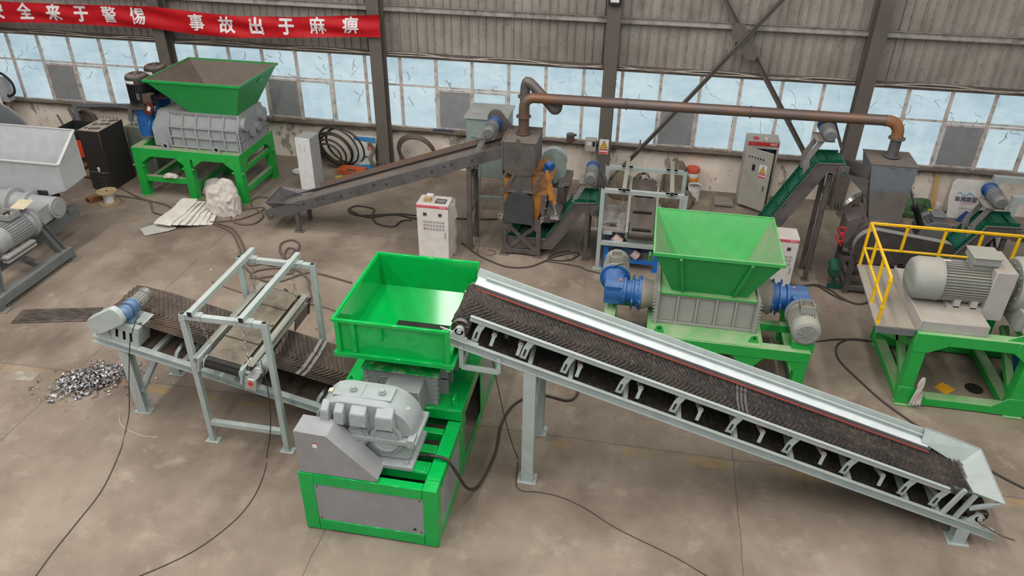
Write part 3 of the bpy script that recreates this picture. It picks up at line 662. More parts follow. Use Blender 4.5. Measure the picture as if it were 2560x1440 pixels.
# belt
MB = M @ Matrix.Translation((.16, 0, .27))
g = G(MB); chevron_belt(g, 7.38, [(.11, .0), (.32, -.07), (.55, -.09), (.78, -.07), (Wd-.11, .0)], .133, .066, 1); bt = g.build('belt', BELT, t, smooth=False)
g = G(MB); x = 3.95
for k in (0, .06, .12):
    for (a, wa), (b, wb) in zip([(.11, .0), (.32, -.07), (.55, -.09)], [(.32, -.07), (.55, -.09), (.78, -.07)]): g.bar((x+k, a, wa+.012), (x+k, b, wb+.012), .035, .018)
    g.bar((x+k, .78, -.058), (x+k, Wd-.11, .012), .035, .018)
g.build('belt_joint', paint('belt_joint_grey', (.11, .10, .095), .6), bt)
for nm, x in (('head_pulley', .16), ('tail_pulley', 7.54)):
    g = G(MB @ Matrix.Translation((-.16, 0, 0))); c = (x, 0, -.135)
    g.cyl((x, .035, -.135), (x, Wd-.035, -.135), .126, n=28, cap=False); g.cyl((x, -.03, -.135), (x, Wd+.03, -.135), .028, n=12)
    for v in (.075, Wd-.075):
        for k in range(3): a = 2*math.pi*k/3+.5; g.bar((x, v, -.135), (x+.125*math.cos(a), v, -.135+.125*math.sin(a)), .012, .03, (0, 1, 0))
        g.lathe((x, v-.01, -.135), (0, 1, 0), [(0, .05), (.02, .05)], 16)
    pu = g.build(nm, CHROME, t)
    g = G(MB @ Matrix.Translation((-.16, 0, 0)))
    for y in (.12, Wd-.125):
        g = G(MB @ Matrix.Translation((-.16, 0, 0))); g.cyl((x, y, -.135), (x, y+.005, -.135), .126, n=24); g.build('end_disc', P('rusty_disc', (.22, .15, .11), .7), pu)
    for v in (-.0, Wd):
        g = G(MB @ Matrix.Translation((-.16, 0, 0))); g.cyl((x, v-.03, -.135), (x, v+.03, -.135), .06, n=20); g.box(x-.13, x+.13, v-.035, v+.035, -.262, -.23); g.prism([(x-.1, v-.03, -.235), (x+.1, v-.03, -.235), (x+.05, v-.03, -.11), (x-.05, v-.03, -.11)], (0, .06, 0))
        g.cyl((x, v-.045, -.135), (x, v+.045, -.135), .035, n=12); g.box(x-.15, x+.3, v-.04, v+.04, -.275, -.262)
        g.build('pillow_block', LGREY, t)
g = G(M); g.box(-.06, .22, -.02, .02, .0, .05); g.cyl((-.10, .02, .06), (.2, .02, .06), .012, n=8); g.box(7.5, 7.86, -.03, .05, 0, .10) if False else None
g.build('take_up_screw', CHROME, t)
# far skirt board, rubber strip
g = G(M); v = Wd-.02
g.quad((.12, v-.20, .325), (6.95, v-.20, .325), (6.95, v-.0, .337), (.12, v-.0, .337)); g.quad((.12, v-.20, .318), (.12, v-.0, .33), (6.95, v-.0, .33), (6.95, v-.20, .318))
sk = g.build('skirt_board', WHITEP, t, smooth=False)
g = G(M); g.prism([(.1, v, .333), (.1, v+.035, .445), (.1, v+.06, .445), (.1, v+.06, .43), (.1, v+.045, .43), (.1, v+.012, .329)], (6.82, 0, 0)); g.bar((3.53, v-.004, .336), (3.53, v+.032, .45), .012, .012); g.build('skirt_flange', LGREY, sk, smooth=False)
g = G(M); g.box(.14, 6.98, v-.225, v-.205, .245, .335); k = .35
g.m = 1
while k < 6.9: g.cyl((k, v-.225, .318), (k, v-.235, .318), .012, n=6); k += .36
g.build('rubber_skirt', [CLEAR, CHROME], sk, smooth=False)
g = G(M); g.box(.14, 6.98, v-.236, v-.225, .268, .281); g.build('red_edge', REDL, sk, smooth=False)
# low end hopper plates
g = G(M)
FL_, FR_, IN_, LL_, BN_, TP_, WL_ = (6.88, 1.10, .48), (7.72, 1.08, .47), (7.46, .88, .23), (6.86, .94, .34), (7.40, .22, .33), (7.63, -.05, .51), (6.96, .02, .47)
def plate2(*p):
    p = [Vector(q) for q in p]; n = (p[1]-p[0]).cross(p[2]-p[0]).normalized()*.008; g.prism(p, n)
plate2(LL_, IN_, FR_, FL_); plate2(IN_, BN_, TP_, FR_)
g.bar(FL_, FR_, .018, .03); g.bar(FR_, TP_, .018, .03)
lh = g.build('feed_chute', LGREY, t, smooth=False)
g = G(M); g.add([WL_, TP_, BN_, (7.1, .10, .36)], [(0, 1, 2, 3)]); g.add([(a, b+.008, c_) for a, b, c_ in (WL_, TP_, BN_, (7.1, .10, .36))], [(3, 2, 1, 0)]); g.build('near_wing', LGREY, lh, smooth=False)
for a, b in (((7.10, 0, 0), (7.12, 0, .48)), ((7.28, 0, 0), (7.28, 0, .46)), ((7.34, 0, .22), (7.60, -.03, .48))): G(M).bar(a, b, .05, .05, (0, 1, 0)).build('chute_strut', LGREY, lh)
g = G(M); g.box(7.43, 7.45, .25, .9, .17, .30); g.m = 1; g.box(7.425, 7.43, .25, .9, .22, .235); g.build('rubber_skirt', [CLEAR, REDL], lh, smooth=False)
for x, lab in ((-1.17, 'tall'), (4.8, 'short')):
    for y in (8.2+.02, 8.2+Wd-.02):
        zt = 2.48-.293*(x+2.33)-.12
        g = G(); g.ibeam((x, y, .012), (x, y, zt), .17, .15, .009, (0, 1, 0)); g.box(x-.14, x+.14, y-.12, y+.12, 0, .014)
        for sx in (-.11, .11): g.cyl((x+sx, y, .01), (x+sx, y, .03), .014, n=6)
        g.build('leg', LGREY, t)
    if x < 0:
        g = G(); g.bar((x, 8.28, .45), (x, 9.22, 1.3), .06, .06); g.bar((x, 8.28, 1.35), (x, 9.22, 1.35), .06, .06); g.build('leg_brace', LGREY, t)
g = G()
for y in (8.19, 8.75):
    P4 = [(-2.12, y, 2.33), (-2.12, y, 1.97), (-1.60, y, 1.95), (-1.60, y, 2.20)]
    for a, b in zip(P4, P4[1:]): g.bar(a, b, .06, .06, (0, 1, 0))
for a in ((-2.12, 1.97), (-1.6, 1.95)): g.bar((a[0], 8.19, a[1]), (a[0], 8.75, a[1]), .06, .06)
g.build('motor_cradle', LGREY, t)
g = G(); g.tube(smoothpath([(4.95, 8.18, .42), (5.2, 8.1, .33), (5.4, 8.06, .3)], 4), .012, 6); g.build('take_up_rod', RUST, t)
# ---- left conveyor
t = thing('belt_conveyor', 'grey belt conveyor with worn brown chevron belt left of front shredder', 'conveyor', (-6.2, 9.0, 0))
ang = math.atan(.237); A = Vector((-8.05, 8.5, 1.50)); LL = 4.6
M = frame_m(A, (math.cos(ang), 0, -math.sin(ang)), (math.sin(ang), 0, math.cos(ang))); Wd = 1.08
for v, s in ((0, 1), (Wd, -1)):
    g = G(M); g.chan((0, v, -.06), (LL, v, -.06), .06, .12, .008, (0, 0, 1), s); g.box(.6, LL, v-.035, v+.035, 0, .008); g.build('side_rail', LGREY, t)
for x in (.95, 1.45, 2.6, 3.72, 4.3): G(M).box(x-.04, x+.04, .04, Wd-.04, -.09, -.01).build('cross_member', LGREY, t)
for x in (1.34, 2.55, 3.65):
    for v, s in ((.03, 1), (Wd-.03, -1)):
        g = G(M); pts = [(x-.02, v, 0), (x, v, .12), (x+.03, v+s*.02, .2), (x+.06, v+s*.05, .27)]
        for a, b in zip(pts, pts[1:]): g.bar(a, b, .05, .03, (0, 1, 0), .01)
        br = g.build('roller_bracket', LGREY, t)
        g = G(M); g.cyl((x+.07, v+s*.03, .26), (x+.07, v+s*.34, .17), .045, n=14); g.ring((x+.07, v+s*.0, .27), (0, 1, 0), .03, .006, 12, 5); g.build('roller', RUBBER, br)
    g = G(M); g.cyl((x+.07, .38, .155), (x+.07, Wd-.38, .155), .045, n=14); g.build('roller', RUBBER, t)
MB = M @ Matrix.Translation((.17, 0, .33))
g = G(MB); chevron_belt(g, 4.26, [(.09, .05), (.32, -.05), (.56, -.085), (.80, -.05), (Wd-.05, .04)], .15, .075, 1); bt = g.build('belt', BELT2, t, smooth=False)
g = G(MB); x = 3.05
for k in (0, .09):
    for (a, wa), (b, wb) in zip([(.09, .05), (.32, -.05), (.56, -.085), (.80, -.05)], [(.32, -.05), (.56, -.085), (.80, -.05), (Wd-.05, .04)]): g.bar((x+k+.05*abs(a-.5), a, wa+.012), (x+k+.05*abs(b-.5), b, wb+.012), .055, .02)
g.build('belt_joint', paint('belt_joint_pale', (.21, .19, .18), .6), bt)
for nm, x in (('head_pulley', .17), ('tail_pulley', 4.43)):
    g = G(M); g.cyl((x, .06, .18), (x, Wd-.03, .18), .140, n=28, cap=False); g.cyl((x, -.05, .18), (x, Wd+.05, .18), .03, n=12); g.cyl((x, .12, .18), (x, .13, .18), .138, n=24); g.build(nm, LGREY, t)
    for v in (.0, Wd):
        g = G(M); g.cyl((x, v-.03, .19), (x, v+.03, .19), .07, n=18); g.prism([(x-.13, v-.03, .0), (x+.13, v-.03, .0), (x+.06, v-.03, .2), (x-.06, v-.03, .2)], (0, .06, 0)); g.build('pillow_block', LGREY, t)
# drive mount, gearmotor, guard
g = G(M); x0, x1 = .28, .74
g.box(x0, x1, -.01, 0, .0, .07); g.box(x0, x1, -.01, 0, .24, .36)
for a, b in ((x0, .36), (.40, .48), (.52, .59), (.63, x1)): g.box(a, b, -.01, 0, .07, .24)
g.box(x0, x1, -.01, .42, .355, .37); g.box(x1-.012, x1, -.01, .30, 0, .36)
g.build('drive_mount', LGREY, t, smooth=False, bevel=.004)
g = G(M); c0, c1, r = Vector((.11, -.10, .26)), Vector((.43, -.10, .55)), .15
d = (c1-c0).normalized(); n_ = Vector((-d.z, 0, d.x)); pts = []
for i in range(11): a = math.pi/2+math.pi*i/10; pts.append(c0+d*r*math.cos(a)+n_*r*math.sin(a))
for i in range(11): a = -math.pi/2+math.pi*i/10; pts.append(c1+d*r*math.cos(a)*.6+n_*r*math.sin(a))
g.prism(pts, (0, .11, 0)); gu = g.build('belt_guard', paint('guard_pale_grey', (.44, .49, .47), .35), t, bevel=.01)
g = G(M); c = Vector((.47, .01, .53)); ax = Vector((0, 1, 0)); q_ = .72
g.lathe(c-ax*.02, ax, [(h*q_, r_*q_) for h, r_ in [(0, .13), (.10, .14), (.12, .17), (.15, .17), (.16, .125), (.23, .13), (.24, .18), (.28, .18), (.29, .14), (.38, .15), (.40, .18), (.44, .18), (.45, .12)]], 24)
g.bar(c+ax*.04+Vector((0, 0, -.14)), c+ax*.26+Vector((0, 0, -.14)), .26, .03); g.bar(c+ax*.07+Vector((0, 0, -.09)), c+ax*.23+Vector((0, 0, -.09)), .15, .10)
gb = g.build('gearbox', BLUED, t)
g = G(M); g.cyl(c+ax*.30, c+ax*.56, .085, n=20)
for i in range(16):
    a = 2*math.pi*i/16; x = Vector((math.cos(a), 0, math.sin(a))); g.bar(c+ax*.32+x*.09, c+ax*.55+x*.09, .008, .03, x)
g.build('motor', LGREYD, gb)
g = G(M); g.lathe(c+ax*.55, ax, [(0, .115), (.08, .118), (.10, .09), (.09, .04)], 24); g.build('fan_cover', CHROME, gb)
for y in (8.5+.03, 8.5+Wd-.03):
    x = -7.60; zt = 1.50-.237*(x+8.05)-.12
    g = G(); g.ibeam((x, y, .012), (x-.02, y, zt), .16, .14, .009, (0, 1, 0)); g.box(x-.14, x+.14, y-.09, y+.09, 0, .014); g.build('leg', LGREY, t)
    g = G(); g.ibeam((-4.0, y, .012), (-4.0, y, .45), .14, .12, .009, (0, 1, 0)); g.box(-4.12, -3.88, y-.09, y+.09, 0, .014) ; g.build('leg', LGREY, t)
g = G(); g.bar((-7.6, 8.56, .35), (-7.6, 9.5, .85), .1, .06); g.build('leg_brace', LGREY, t)
# ================================================================ HANGING MAGNETIC SEPARATOR
t = thing('portal_frame', 'pale grey open portal frame of square tube straddling left conveyor', 'frame', (-5.5, 8.9, 0))
FX = (-6.14, -4.90); ZT = 2.38; w = .085
for y in (8.10, 9.78):
    for x in FX:
        g = G(); g.bar((x, y, .012), (x, y, ZT), w, w, (0, 1, 0)); g.box(x-.11, x+.11, y-.075, y+.075, 0, .014); lg = g.build('leg', LGREY, t, bevel=.004)
        G().box(x-w*.4, x+w*.4, y-w*.4, y+w*.4, ZT-.02, ZT+.001).build('tube_end', DARKIN, lg)
    G().bar((FX[0]+w/2, y, ZT-w/2), (FX[1]-w/2, y, ZT-w/2), w, w).build('top_beam', LGREY, t, bevel=.004)
    if y < 9: G().bar((FX[0]+w/2, y, .38), (FX[1]-w/2, y, .38), w, w).build('lower_beam', LGREY, t, bevel=.004)
for x in (-5.97, -5.20):
    y0, y1 = 8.02, 9.95
    b = G().bar((x, y0, ZT+.047), (x, y1, ZT+.047), w, .09).build('hanger_beam', LGREY, t, bevel=.004)
    G().box(x-w*.4, x+w*.4, y0-.002, y0+.02, ZT+.01, ZT+.085).build('tube_end', DARKIN, b)
    for y in (8.10, 9.78):
        g = G(); g.box(x-.13, x+.13, y-.06, y+.06, ZT, ZT+.012); g.box(x-.13, x+.13, y-.052, y-.046, ZT-.07, ZT+.01)
        for s in (-.11, .11): g.cyl((x+s, y-.06, ZT-.06), (x+s, y-.05, ZT+.02), .012, n=6)
        g.build('clamp', LGREY, t)
t = thing('magnetic_separator', 'dusty belt separator hung on chains crosswise above left conveyor', 'separator', (-5.7, 9.1, 1.5))
SL = Vector((1, 0, -.19)).normalized()
M = frame_m(Vector((-5.66, 8.0, 1.52)), SL, (0, 0, 1)); M = M @ Matrix.Rotation(0, 4, 'Z')
hw = .36
for s in (-1, 1):
    g = G(M); v0, v1 = (-.03 if s < 0 else .12), 2.12
    g.chan((s*hw, v0, .03), (s*hw, v1, .03), .06, .17, .008, (0, 0, 1), s); g.box(s*hw-.03, s*hw+.03, v0, v1, .10, .115); g.build('side_rail', LGREYD, t)
g = G(M)
path = [(.09*math.cos(a)+.10, .09*math.sin(a)) for a in [math.pi/2+math.pi*i/8 for i in range(9)]]+[(2.05+.09*math.cos(a), .09*math.sin(a)) for a in [-math.pi/2+math.pi*i/8 for i in range(9)]]
n = len(path); g.add([(-.27, y, z) for y, z in path]+[(.27, y, z) for y, z in path], [(i, (i+1) % n, n+(i+1) % n, n+i) for i in range(n)])
g.m = 0; bt = g.build('belt', MAGN, t)
for i, y in enumerate((.62, 1.12, 1.58)): G(M).box(-.26, .26, y, y+.04, .09, .125).build('cleat', RUBBER if i < 0 else MAGN, bt)
g = G(M); g.cyl((-.275, .10, 0), (.275, .10, 0), .094, n=28); g.box(-.26, .26, .02, .05, .075, .10); g.build('drive_roller', RUBBER, t)
g = G(M); g.cyl((-.33, .10, 0), (.42, .10, 0), .03, n=12)
for s in (-1, 1): g.cyl((s*.28, .10, 0), (s*.265, .10, 0), .10, n=24)
g.build('roller_shaft', LGREY, t)
g = G(M); g.prism([(.30, -.02, -.14), (.30, -.02, .12), (.30, .30, .12), (.30, .30, -.14)], (.03, 0, 0)); g.build('end_plate', LGREY, t)
g = G(M); g.prism([(-.33, -.02, -.14), (-.33, -.02, .12), (-.33, .34, .12), (-.33, .34, -.14)], (-.03, 0, 0)); g.build('end_plate', LGREY, t)
g = G(M); g.box(.42, .58, -.10, .12, -.12, .08); g.box(.41, .59, -.11, -.09, -.12, .08); g.cyl((.50, .12, .03), (.50, .22, .03), .09, n=20)
for a in (.42, .56):
    for z in (-.135, .06): g.box(a, a+.025, -.115, -.08, z, z+.06)
gb = g.build('gearbox', CHROME, t, bevel=.006)
g = G(M); g.lathe((.50, -.11, -.0), (0, -1, 0), [(0, .035), (.004, .035), (.004, 0)], 16); g.build('oil_mark', REDP, gb)
motor(gb, M @ Vector((.50, .22, .03)), M.to_3x3() @ Vector((0, 1, 0)), .09, .26, LGREY, name='motor', box=False, fins=16)
g = G(M); g.prism([(-.30, 2.0, -.1), (.36, 2.0, -.1), (.42, 2.35, -.14), (-.30, 2.35, -.14)], (0, 0, -.012)); g.box(.36, .38, 1.75, 2.3, -.4, -.06); g.box(-.3, .4, 2.28, 2.3, -.4, -.06); g.build('discharge_chute', STEEL, t, smooth=False)
for i, (x, s) in enumerate(((-5.97, -1), (-5.20, 1))):
    for y, yy in ((8.12, .35 if s < 0 else .12), (9.76, 1.80)):
        top_ = Vector((x+(.05 if s < 0 else -.05), y, ZT-.06)); bot = M @ Vector((s*hw, yy, .12)); d = bot-top_; g = G(); nl = 7
        for k in range(nl):
            a, b = top_+d*(k/nl), top_+d*((k+1)/nl); m_ = (a+b)/2; dd = d.normalized(); q = dd.orthogonal().normalized()
            if k % 2: q = dd.cross(q)
            L2 = (b-a).length*.5+.008; w_ = .018
            g.tube([m_+dd*L2*.7+q*w_, m_+dd*L2, m_+dd*L2*.7-q*w_, m_-dd*L2*.7-q*w_, m_-dd*L2, m_-dd*L2*.7+q*w_], .0055, 5, True)
        g.build('chain', CHROME, t)
# ================================================================ MIDDLE SHREDDER
t = thing('shredder', 'dusty green twin shaft shredder with blue gear units at both ends behind right conveyor', 'shredder', (1.37, 11.9, 0))
X0, X1, Y0, Y1, ZT = -.36, 3.07, 10.90, 12.80, .97
g = G()
for y in (Y0, Y1-.18): g.box(X0, X1, y, y+.18, ZT-.20, ZT)
for x in (X0, .40, 2.12, X1-.2): g.box(x, x+.2, Y0+.18, Y1-.18, ZT-.20, ZT)
g.box(.44, 2.28, Y0+.02, Y1, ZT, ZT+.015); g.box(X0+.2, .4, 12.0, 12.1, ZT-.15, ZT-.03); g.box(2.3, X1-.2, 11.75, 11.9, ZT-.2, ZT-.06)
base = g.build('base_frame', GREEN2, t, bevel=.006)
for x in (X0+.01, .48, 2.0, X1-.2):
    for y in (Y0+.01, Y1-.19):
        g = G(); g.box(x, x+.19, y, y+.18, .015, ZT-.2); g.box(x-.03, x+.22, y-.02, y+.2, 0, .015)
        s = 1 if x < 1.3 else -1
        for k in (0, 1):
            xa = x+.19 if k else x; sg = 1 if k else -1
            if (k and x > 2.5) or (not k and x < 0): continue
            g.prism([(xa, y+.005, ZT-.2), (xa+sg*.16, y+.005, ZT-.2), (xa, y+.005, ZT-.42)], (0, .012, 0))
        g.build('leg', GREEN2, t)
for x in (X0+.05, X1-.16): G().box(x, x+.12, Y0+.19, Y1-.19, .14, .26).build('lower_beam', GREEN2, t)
for x, y in ((.60, 11.02), (2.16, 11.02), (.60, 12.7), (2.16, 12.7)):
    g = G(); pts = [(x-.09, y, ZT), (x+.09, y, ZT)]+[(x+.06*math.cos(a), y, ZT+.10+.06*math.sin(a)) for a in [math.pi*i/6 for i in range(7)]]
    g.prism(pts, (0, .02, 0)); g.m = 1; g.cyl((x, y-.002, ZT+.10), (x, y+.022, ZT+.10), .022, n=10); g.build('lifting_lug', [GREEN2, DARKIN], t)
# body
BX0, BX1, BY0, BY1, Z0, Z1 = .55, 2.15, 11.32, 12.52, ZT+.015, 1.58
SBODY = paint('dusty_body_plate', (.36, .36, .345), .5, dust=.8, side=.18)
g = G(); g.box(BX0+.01, BX1-.01, BY0+.05, BY1-.05, Z0, Z1); bd = g.build('crushing_box', SBODY, t)
for y, s in ((BY0, 1), (BY1, -1)):
    g = G(); y2 = y+s*.05; a, b = min(y, y2), max(y, y2); n = 5; w = (BX1-BX0)/n
    for k in range(n+1): x = BX0+k*w; g.box(x-.022, x+.022, a, b, Z0, Z1)
    g.box(BX0, BX1, a, b, Z0, Z0+.05); g.box(BX0, BX1, a, b, Z1-.045, Z1); g.build('rib_frame', SBODY, bd, bevel=.003)
    for k in range(n):
        g = G(); x = BX0+k*w; yy = y2-s*.012
        for px in (.3, .75):
            for pz in (.22, .78): g.cyl((x+w*px, yy+s*.01, Z0+(Z1-Z0)*pz), (x+w*px, yy-s*.004, Z0+(Z1-Z0)*pz), .018, n=10)
        g.box(x+.03, x+w-.03, min(yy, yy+s*.008), max(yy, yy+s*.008), Z0+.055, Z1-.05); g.build('cover_plate', SBODY, bd)
g = G(); g.box(BX0-.03, BX1+.03, BY0-.02, BY1+.02, Z1, Z1+.025); g.build('top_flange', GREEN2, bd)
for x, s in ((BX0, -1), (BX1, 1)):
    g = G(); g.box(min(x, x+s*.05), max(x, x+s*.05), BY0-.04, BY1+.04, Z0, Z1+.06); g.m = 1
    for k in range(9): g.cyl((x+s*.02, BY0-.01, Z0+.05+k*.064), (x+s*.085, BY0-.01, Z0+.05+k*.064), .015, n=6)
    g.build('end_plate', [SBODY, SGREY], bd)
# hopper
HX0, HX1, HY0, HY1, HZ = .35, 2.42, 11.10, 12.84, 2.44; a_ = (HX0+.02, HX1-.02, HY0+.02, HY1-.02); b_ = (.74, 1.97, 11.42, 12.42)
hop = G().frust(HZ, a_, Z1+.02, b_, .012).build('hopper', GREEN3, t, smooth=False)
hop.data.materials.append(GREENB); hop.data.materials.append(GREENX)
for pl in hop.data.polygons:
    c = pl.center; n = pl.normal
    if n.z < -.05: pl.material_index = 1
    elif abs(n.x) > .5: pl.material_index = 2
g = G(); g.ringrect((HX0, HX1, HY0, HY1), HZ-.05, HZ+.012, .036); g.build('rim', GREEN3, hop, bevel=.004)
for fx in (.22, .76):
    def pt(f, y, o): return (HX0+.02+(HX1-HX0-.04)*f, HY0-.0+o, HZ-.05)
    xt = HX0+(HX1-HX0)*fx; xb = b_[0]+(b_[1]-b_[0])*((fx-.5)*1.25+.5)
    g = G(); g.bar((xt, HY0+.0, HZ-.06), (xb, b_[2]-.035, Z1+.03), .05, .05, (0, 1, 0)); g.build('stiffener', GREENB, hop)
g = G(); g.box(HX0-.05, HX0, 11.6, 11.75, 2.0, 2.12); g.build('lifting_lug', GREENB, hop)
# gear units
CASE = paint('dusty_gear_cone', (.30, .27, .23), .6, dust=.5, side=.1)
for s, yc, zc in ((-1, 11.72, 1.30), (1, 12.05, 1.30)):
    x = BX0-.05 if s < 0 else BX1+.05; d = Vector((s, 0, 0)); c = Vector((x, yc, zc))
    g = G(); g.lathe(c, d, [(0, .25), (.03, .25), (.05, .22), (.22, .28), (.25, .28)] if s < 0 else [(0, .22), (.2, .30), (.26, .31)], 30); g.bolts(c+d*.02, d, .235, .014, .03, 14) ; adp = g.build('adapter_flange', CASE, t)
    c2 = c+d*.25
    g = G(); g.lathe(c2, d, [(0, .29), (.05, .29), (.06, .25), (.13, .24), (.14, .27), (.17, .27), (.18, .20), (.26, .20), (.27, .245), (.31, .245), (.32, .22), (.36, .22)], 30)
    g.bolts(c2+d*.05, d, .27, .014, .02, 16); g.bolts(c2-d*.0, -d, .27, .012, .02, 16); g.bolts(c2+d*.31, d, .23, .012, .02, 14)
    for a in (0, math.pi/2, math.pi, -math.pi/2):
        for dd in (.02, .155): p = c2+d*dd; q = Vector((0, math.cos(a), math.sin(a))); g.bar(p+q*.24, p+q*.36, .05, .03, d)
    pg = g.build('planetary_gearbox', BLUE, t)
    c3 = c2+d*.36; m = Vector((0, -s, 0))
    g = G(); g.cyl(c3, c3+d*.26, .20, n=26); g.bar(c3+d*.13-m*.18, c3+d*.13+m*.30, .30, .34, (0, 0, 1)); g.cyl(c3+d*.13+m*.24, c3+d*.13+m*.42, .17, .23, n=24); g.cyl(c3+d*.13+m*.40, c3+d*.13+m*.45, .27, n=24)
    g.m = 1; g.cyl(c3+d*.02+Vector((0, 0, .19)), c3+d*.02+Vector((0, 0, .23)), .028, n=10); g.build('right_angle_gearbox', [BLUE, P('pink_cap', (.6, .2, .15), .5)], t)
    mo = motor(t, c3+d*.13+m*.45+Vector((0, 0, -.0)), m, .235, .72 if s < 0 else .66, DGREY, (0, 0, 1), fan=.32, box=False, fins=30)
    p = c3+d*.13+m*(.45+.24)+Vector((0, 0, .25))
    g = G(); g.ringrect((p.x-.11, p.x+.11, p.y-.12, p.y+.12), p.z-.04, p.z+.10, .015); g.m = 1; g.box(p.x-.10, p.x+.10, p.y-.11, p.y+.11, p.z-.02, p.z+.02)
    for k in range(6): g.tube([(p.x-.07+.03*k, p.y-.07, p.z+.03), (p.x-.05+.025*k, p.y, p.z+.07), (p.x-.06+.03*k, p.y+.08, p.z+.03)], .01, 5)
    g.build('terminal_box', [DGREY, P('coppery_wires', (.32, .24, .16), .6)], mo, label='open terminal box with bare wires')
    if s < 0:
        g = G(Matrix.Translation((p.x, p.y-.18, p.z-.02)) @ Matrix.Rotation(.7, 4, 'Z') @ Matrix.Rotation(-.5, 4, 'X')); g.box(-.13, .13, -.11, .11, 0, .012); g.build('box_lid', CASE, mo)
    g = G(); q = c3+d*.13+m*.9+Vector((0, 0, -.235)); g.box(q.x-.18, q.x+.18, min(q.y-.15, q.y+.15), max(q.y-.15, q.y+.15), ZT-.05, q.z+.03); g.build('motor_support', GREEN2, t)
# ================================================================ BACK LEFT SHREDDER
GREENS = paint('green_paint_brown_dust', (.006, .37, .05), .4, dust=.9, dcol=(.33, .28, .22), side=.03)
t = thing('shredder', 'large dusty green shredder with brown filled hopper and two upright black motors by the windows', 'shredder', (-11.0, 17.1, 0))
X0, X1, Y0, Y1, ZT = -12.5, -9.62, 16.15, 18.0, 1.30; w = .2
g = G()
for y in (Y0, Y1-w): g.box(X0, X1, y, y+w, ZT-.22, ZT)
for x in (X0, X1-w): g.box(x, x+w, Y0+w, Y1-w, ZT-.22, ZT)
for x in (X0, -11.1, X1-w):
    for y in (Y0, Y1-.014):
        for k in (0, 1):
            if (k == 0 and x == X0) or (k == 1 and x == X1-w): continue
            xa, s = (x+w, 1) if k else (x, -1)
            g.prism([(xa, y, ZT-.22), (xa+s*.26, y, ZT-.22), (xa, y, ZT-.42)], (0, .014, 0))
for x in (X1-.014, X0):
    for y, s in ((Y0+w, 1), (Y1-w, -1)): g.prism([(x, y, ZT-.22), (x, y+s*.24, ZT-.22), (x, y, ZT-.42)], (.014, 0, 0))
g.build('base_frame', GREENS, t, bevel=.006)
for x in (X0, -11.16, X1-w):
    for y in (Y0, Y1-w):
        g = G(); g.box(x, x+w, y, y+w, .012, ZT-.22); g.box(x-.03, x+w+.03, y-.03, y+w+.03, 0, .012)
        for sx in (-.03, w+.03): g.box(x+sx-.03, x+sx+.03, y-.01, y+.04, ZT-.5, ZT-.46)
        g.build('leg', GREENS, t)
g = G().box(X0+w, -11.16, Y0+.03, Y0+.15, .40, .54); g.build('lower_beam', GREENS, t)
for x in (X0+.03, -11.10, X1-.15): G().box(x, x+.12, Y0+w, Y1-w, .22, .36).build('lower_beam', GREENS, t)
for x in (X0+.03, X1-.15): G().box(x, x+.12, Y0+w, Y1-w, .78, .90).build('side_beam', GREENS, t)
BX0, BX1, BY0, BY1, Z0, Z1 = -11.50, -9.68, 16.34, 17.82, ZT, 2.14
g = G(); g.prism([(BX0, BY0+.05, Z0), (BX0, BY0+.05, Z0+.5), (BX0, BY0+.22, Z1), (BX0, BY1-.22, Z1), (BX0, BY1-.05, Z0+.5), (BX0, BY1-.05, Z0)], (BX1-BX0, 0, 0)); g.prism([(-11.95, BY0+.05, Z0), (-11.95, BY0+.05, Z0+.45), (-11.8, BY0+.2, Z1), (-11.8, BY1-.2, Z1), (-11.95, BY1-.05, Z0+.45), (-11.95, BY1-.05, Z0)], (.5, 0, 0))
bd = g.build('crushing_box', SGREY, t)
xs = [BX0, -11.14, -10.78, -10.42, -10.06, BX1-.02]
for x in xs:
    for y, s in ((BY0, 1), (BY1, -1)):
        g = G(); g.prism([(x, y, Z0), (x, y, Z0+.5), (x, y+s*.18, Z1), (x, y+s*.24, Z1), (x, y+s*.07, Z0+.5), (x, y+s*.07, Z0)], (.035, 0, 0)); g.build('rib', SGREY, bd)
for z, dy in ((Z0+.02, 0), (Z0+.27, .0), (Z0+.52, .0), (Z1-.04, .17)): G().box(BX0, BX1, BY0+dy, BY0+dy+.06, z, z+.03).build('rib', SGREY, bd)
g = G(); g.box(-11.5, BX1, BY0+.16, BY1-.16, Z1, Z1+.03); g.box(-11.8, -11.5, BY0+.2, BY0+.4, Z1, Z1+.03); g.build('top_flange', SGREY, bd)
g = G(); g.prism([(BX1, BY0-.0, Z0), (BX1, BY0, Z0+.5), (BX1, BY0+.17, Z1+.03), (BX1, BY1-.17, Z1+.03), (BX1, BY1, Z0+.5), (BX1, BY1, Z0)], (.05, 0, 0)); g.m = 1
for k in range(7): g.cyl((BX1+.05, BY0+.05, Z0+.05+.07*k), (BX1+.075, BY0+.05, Z0+.05+.07*k), .015, n=6); g.cyl((BX1+.05, BY1-.05, Z0+.05+.07*k), (BX1+.075, BY1-.05, Z0+.05+.07*k), .015, n=6)
g.m = 0
for y in (16.6, 16.95, 17.35, 17.65): g.box(BX1+.05, BX1+.10, y, y+.02, Z0, Z0+.28)
g.box(BX1+.05, BX1+.10, BY0+.02, BY1-.02, Z0+.28, Z0+.30)
ep = g.build('end_plate', [SGREY, STEEL], bd)
for y, z, r, d_ in ((16.62, 1.94, .17, .13), (17.52, 1.92, .17, .13), (16.92, 1.66, .135, .10), (17.24, 1.68, .12, .10)):
    g = G(); g.lathe((BX1+.04, y, z), (1, 0, 0), [(0, r), (d_*.6, r), (d_*.65, r*1.0), (d_, r*.96)], 24); g.ring((BX1+.05, y, z), (1, 0, 0), r+.015, .018, 20, 6); g.build('bearing_cap', SGREY, ep)
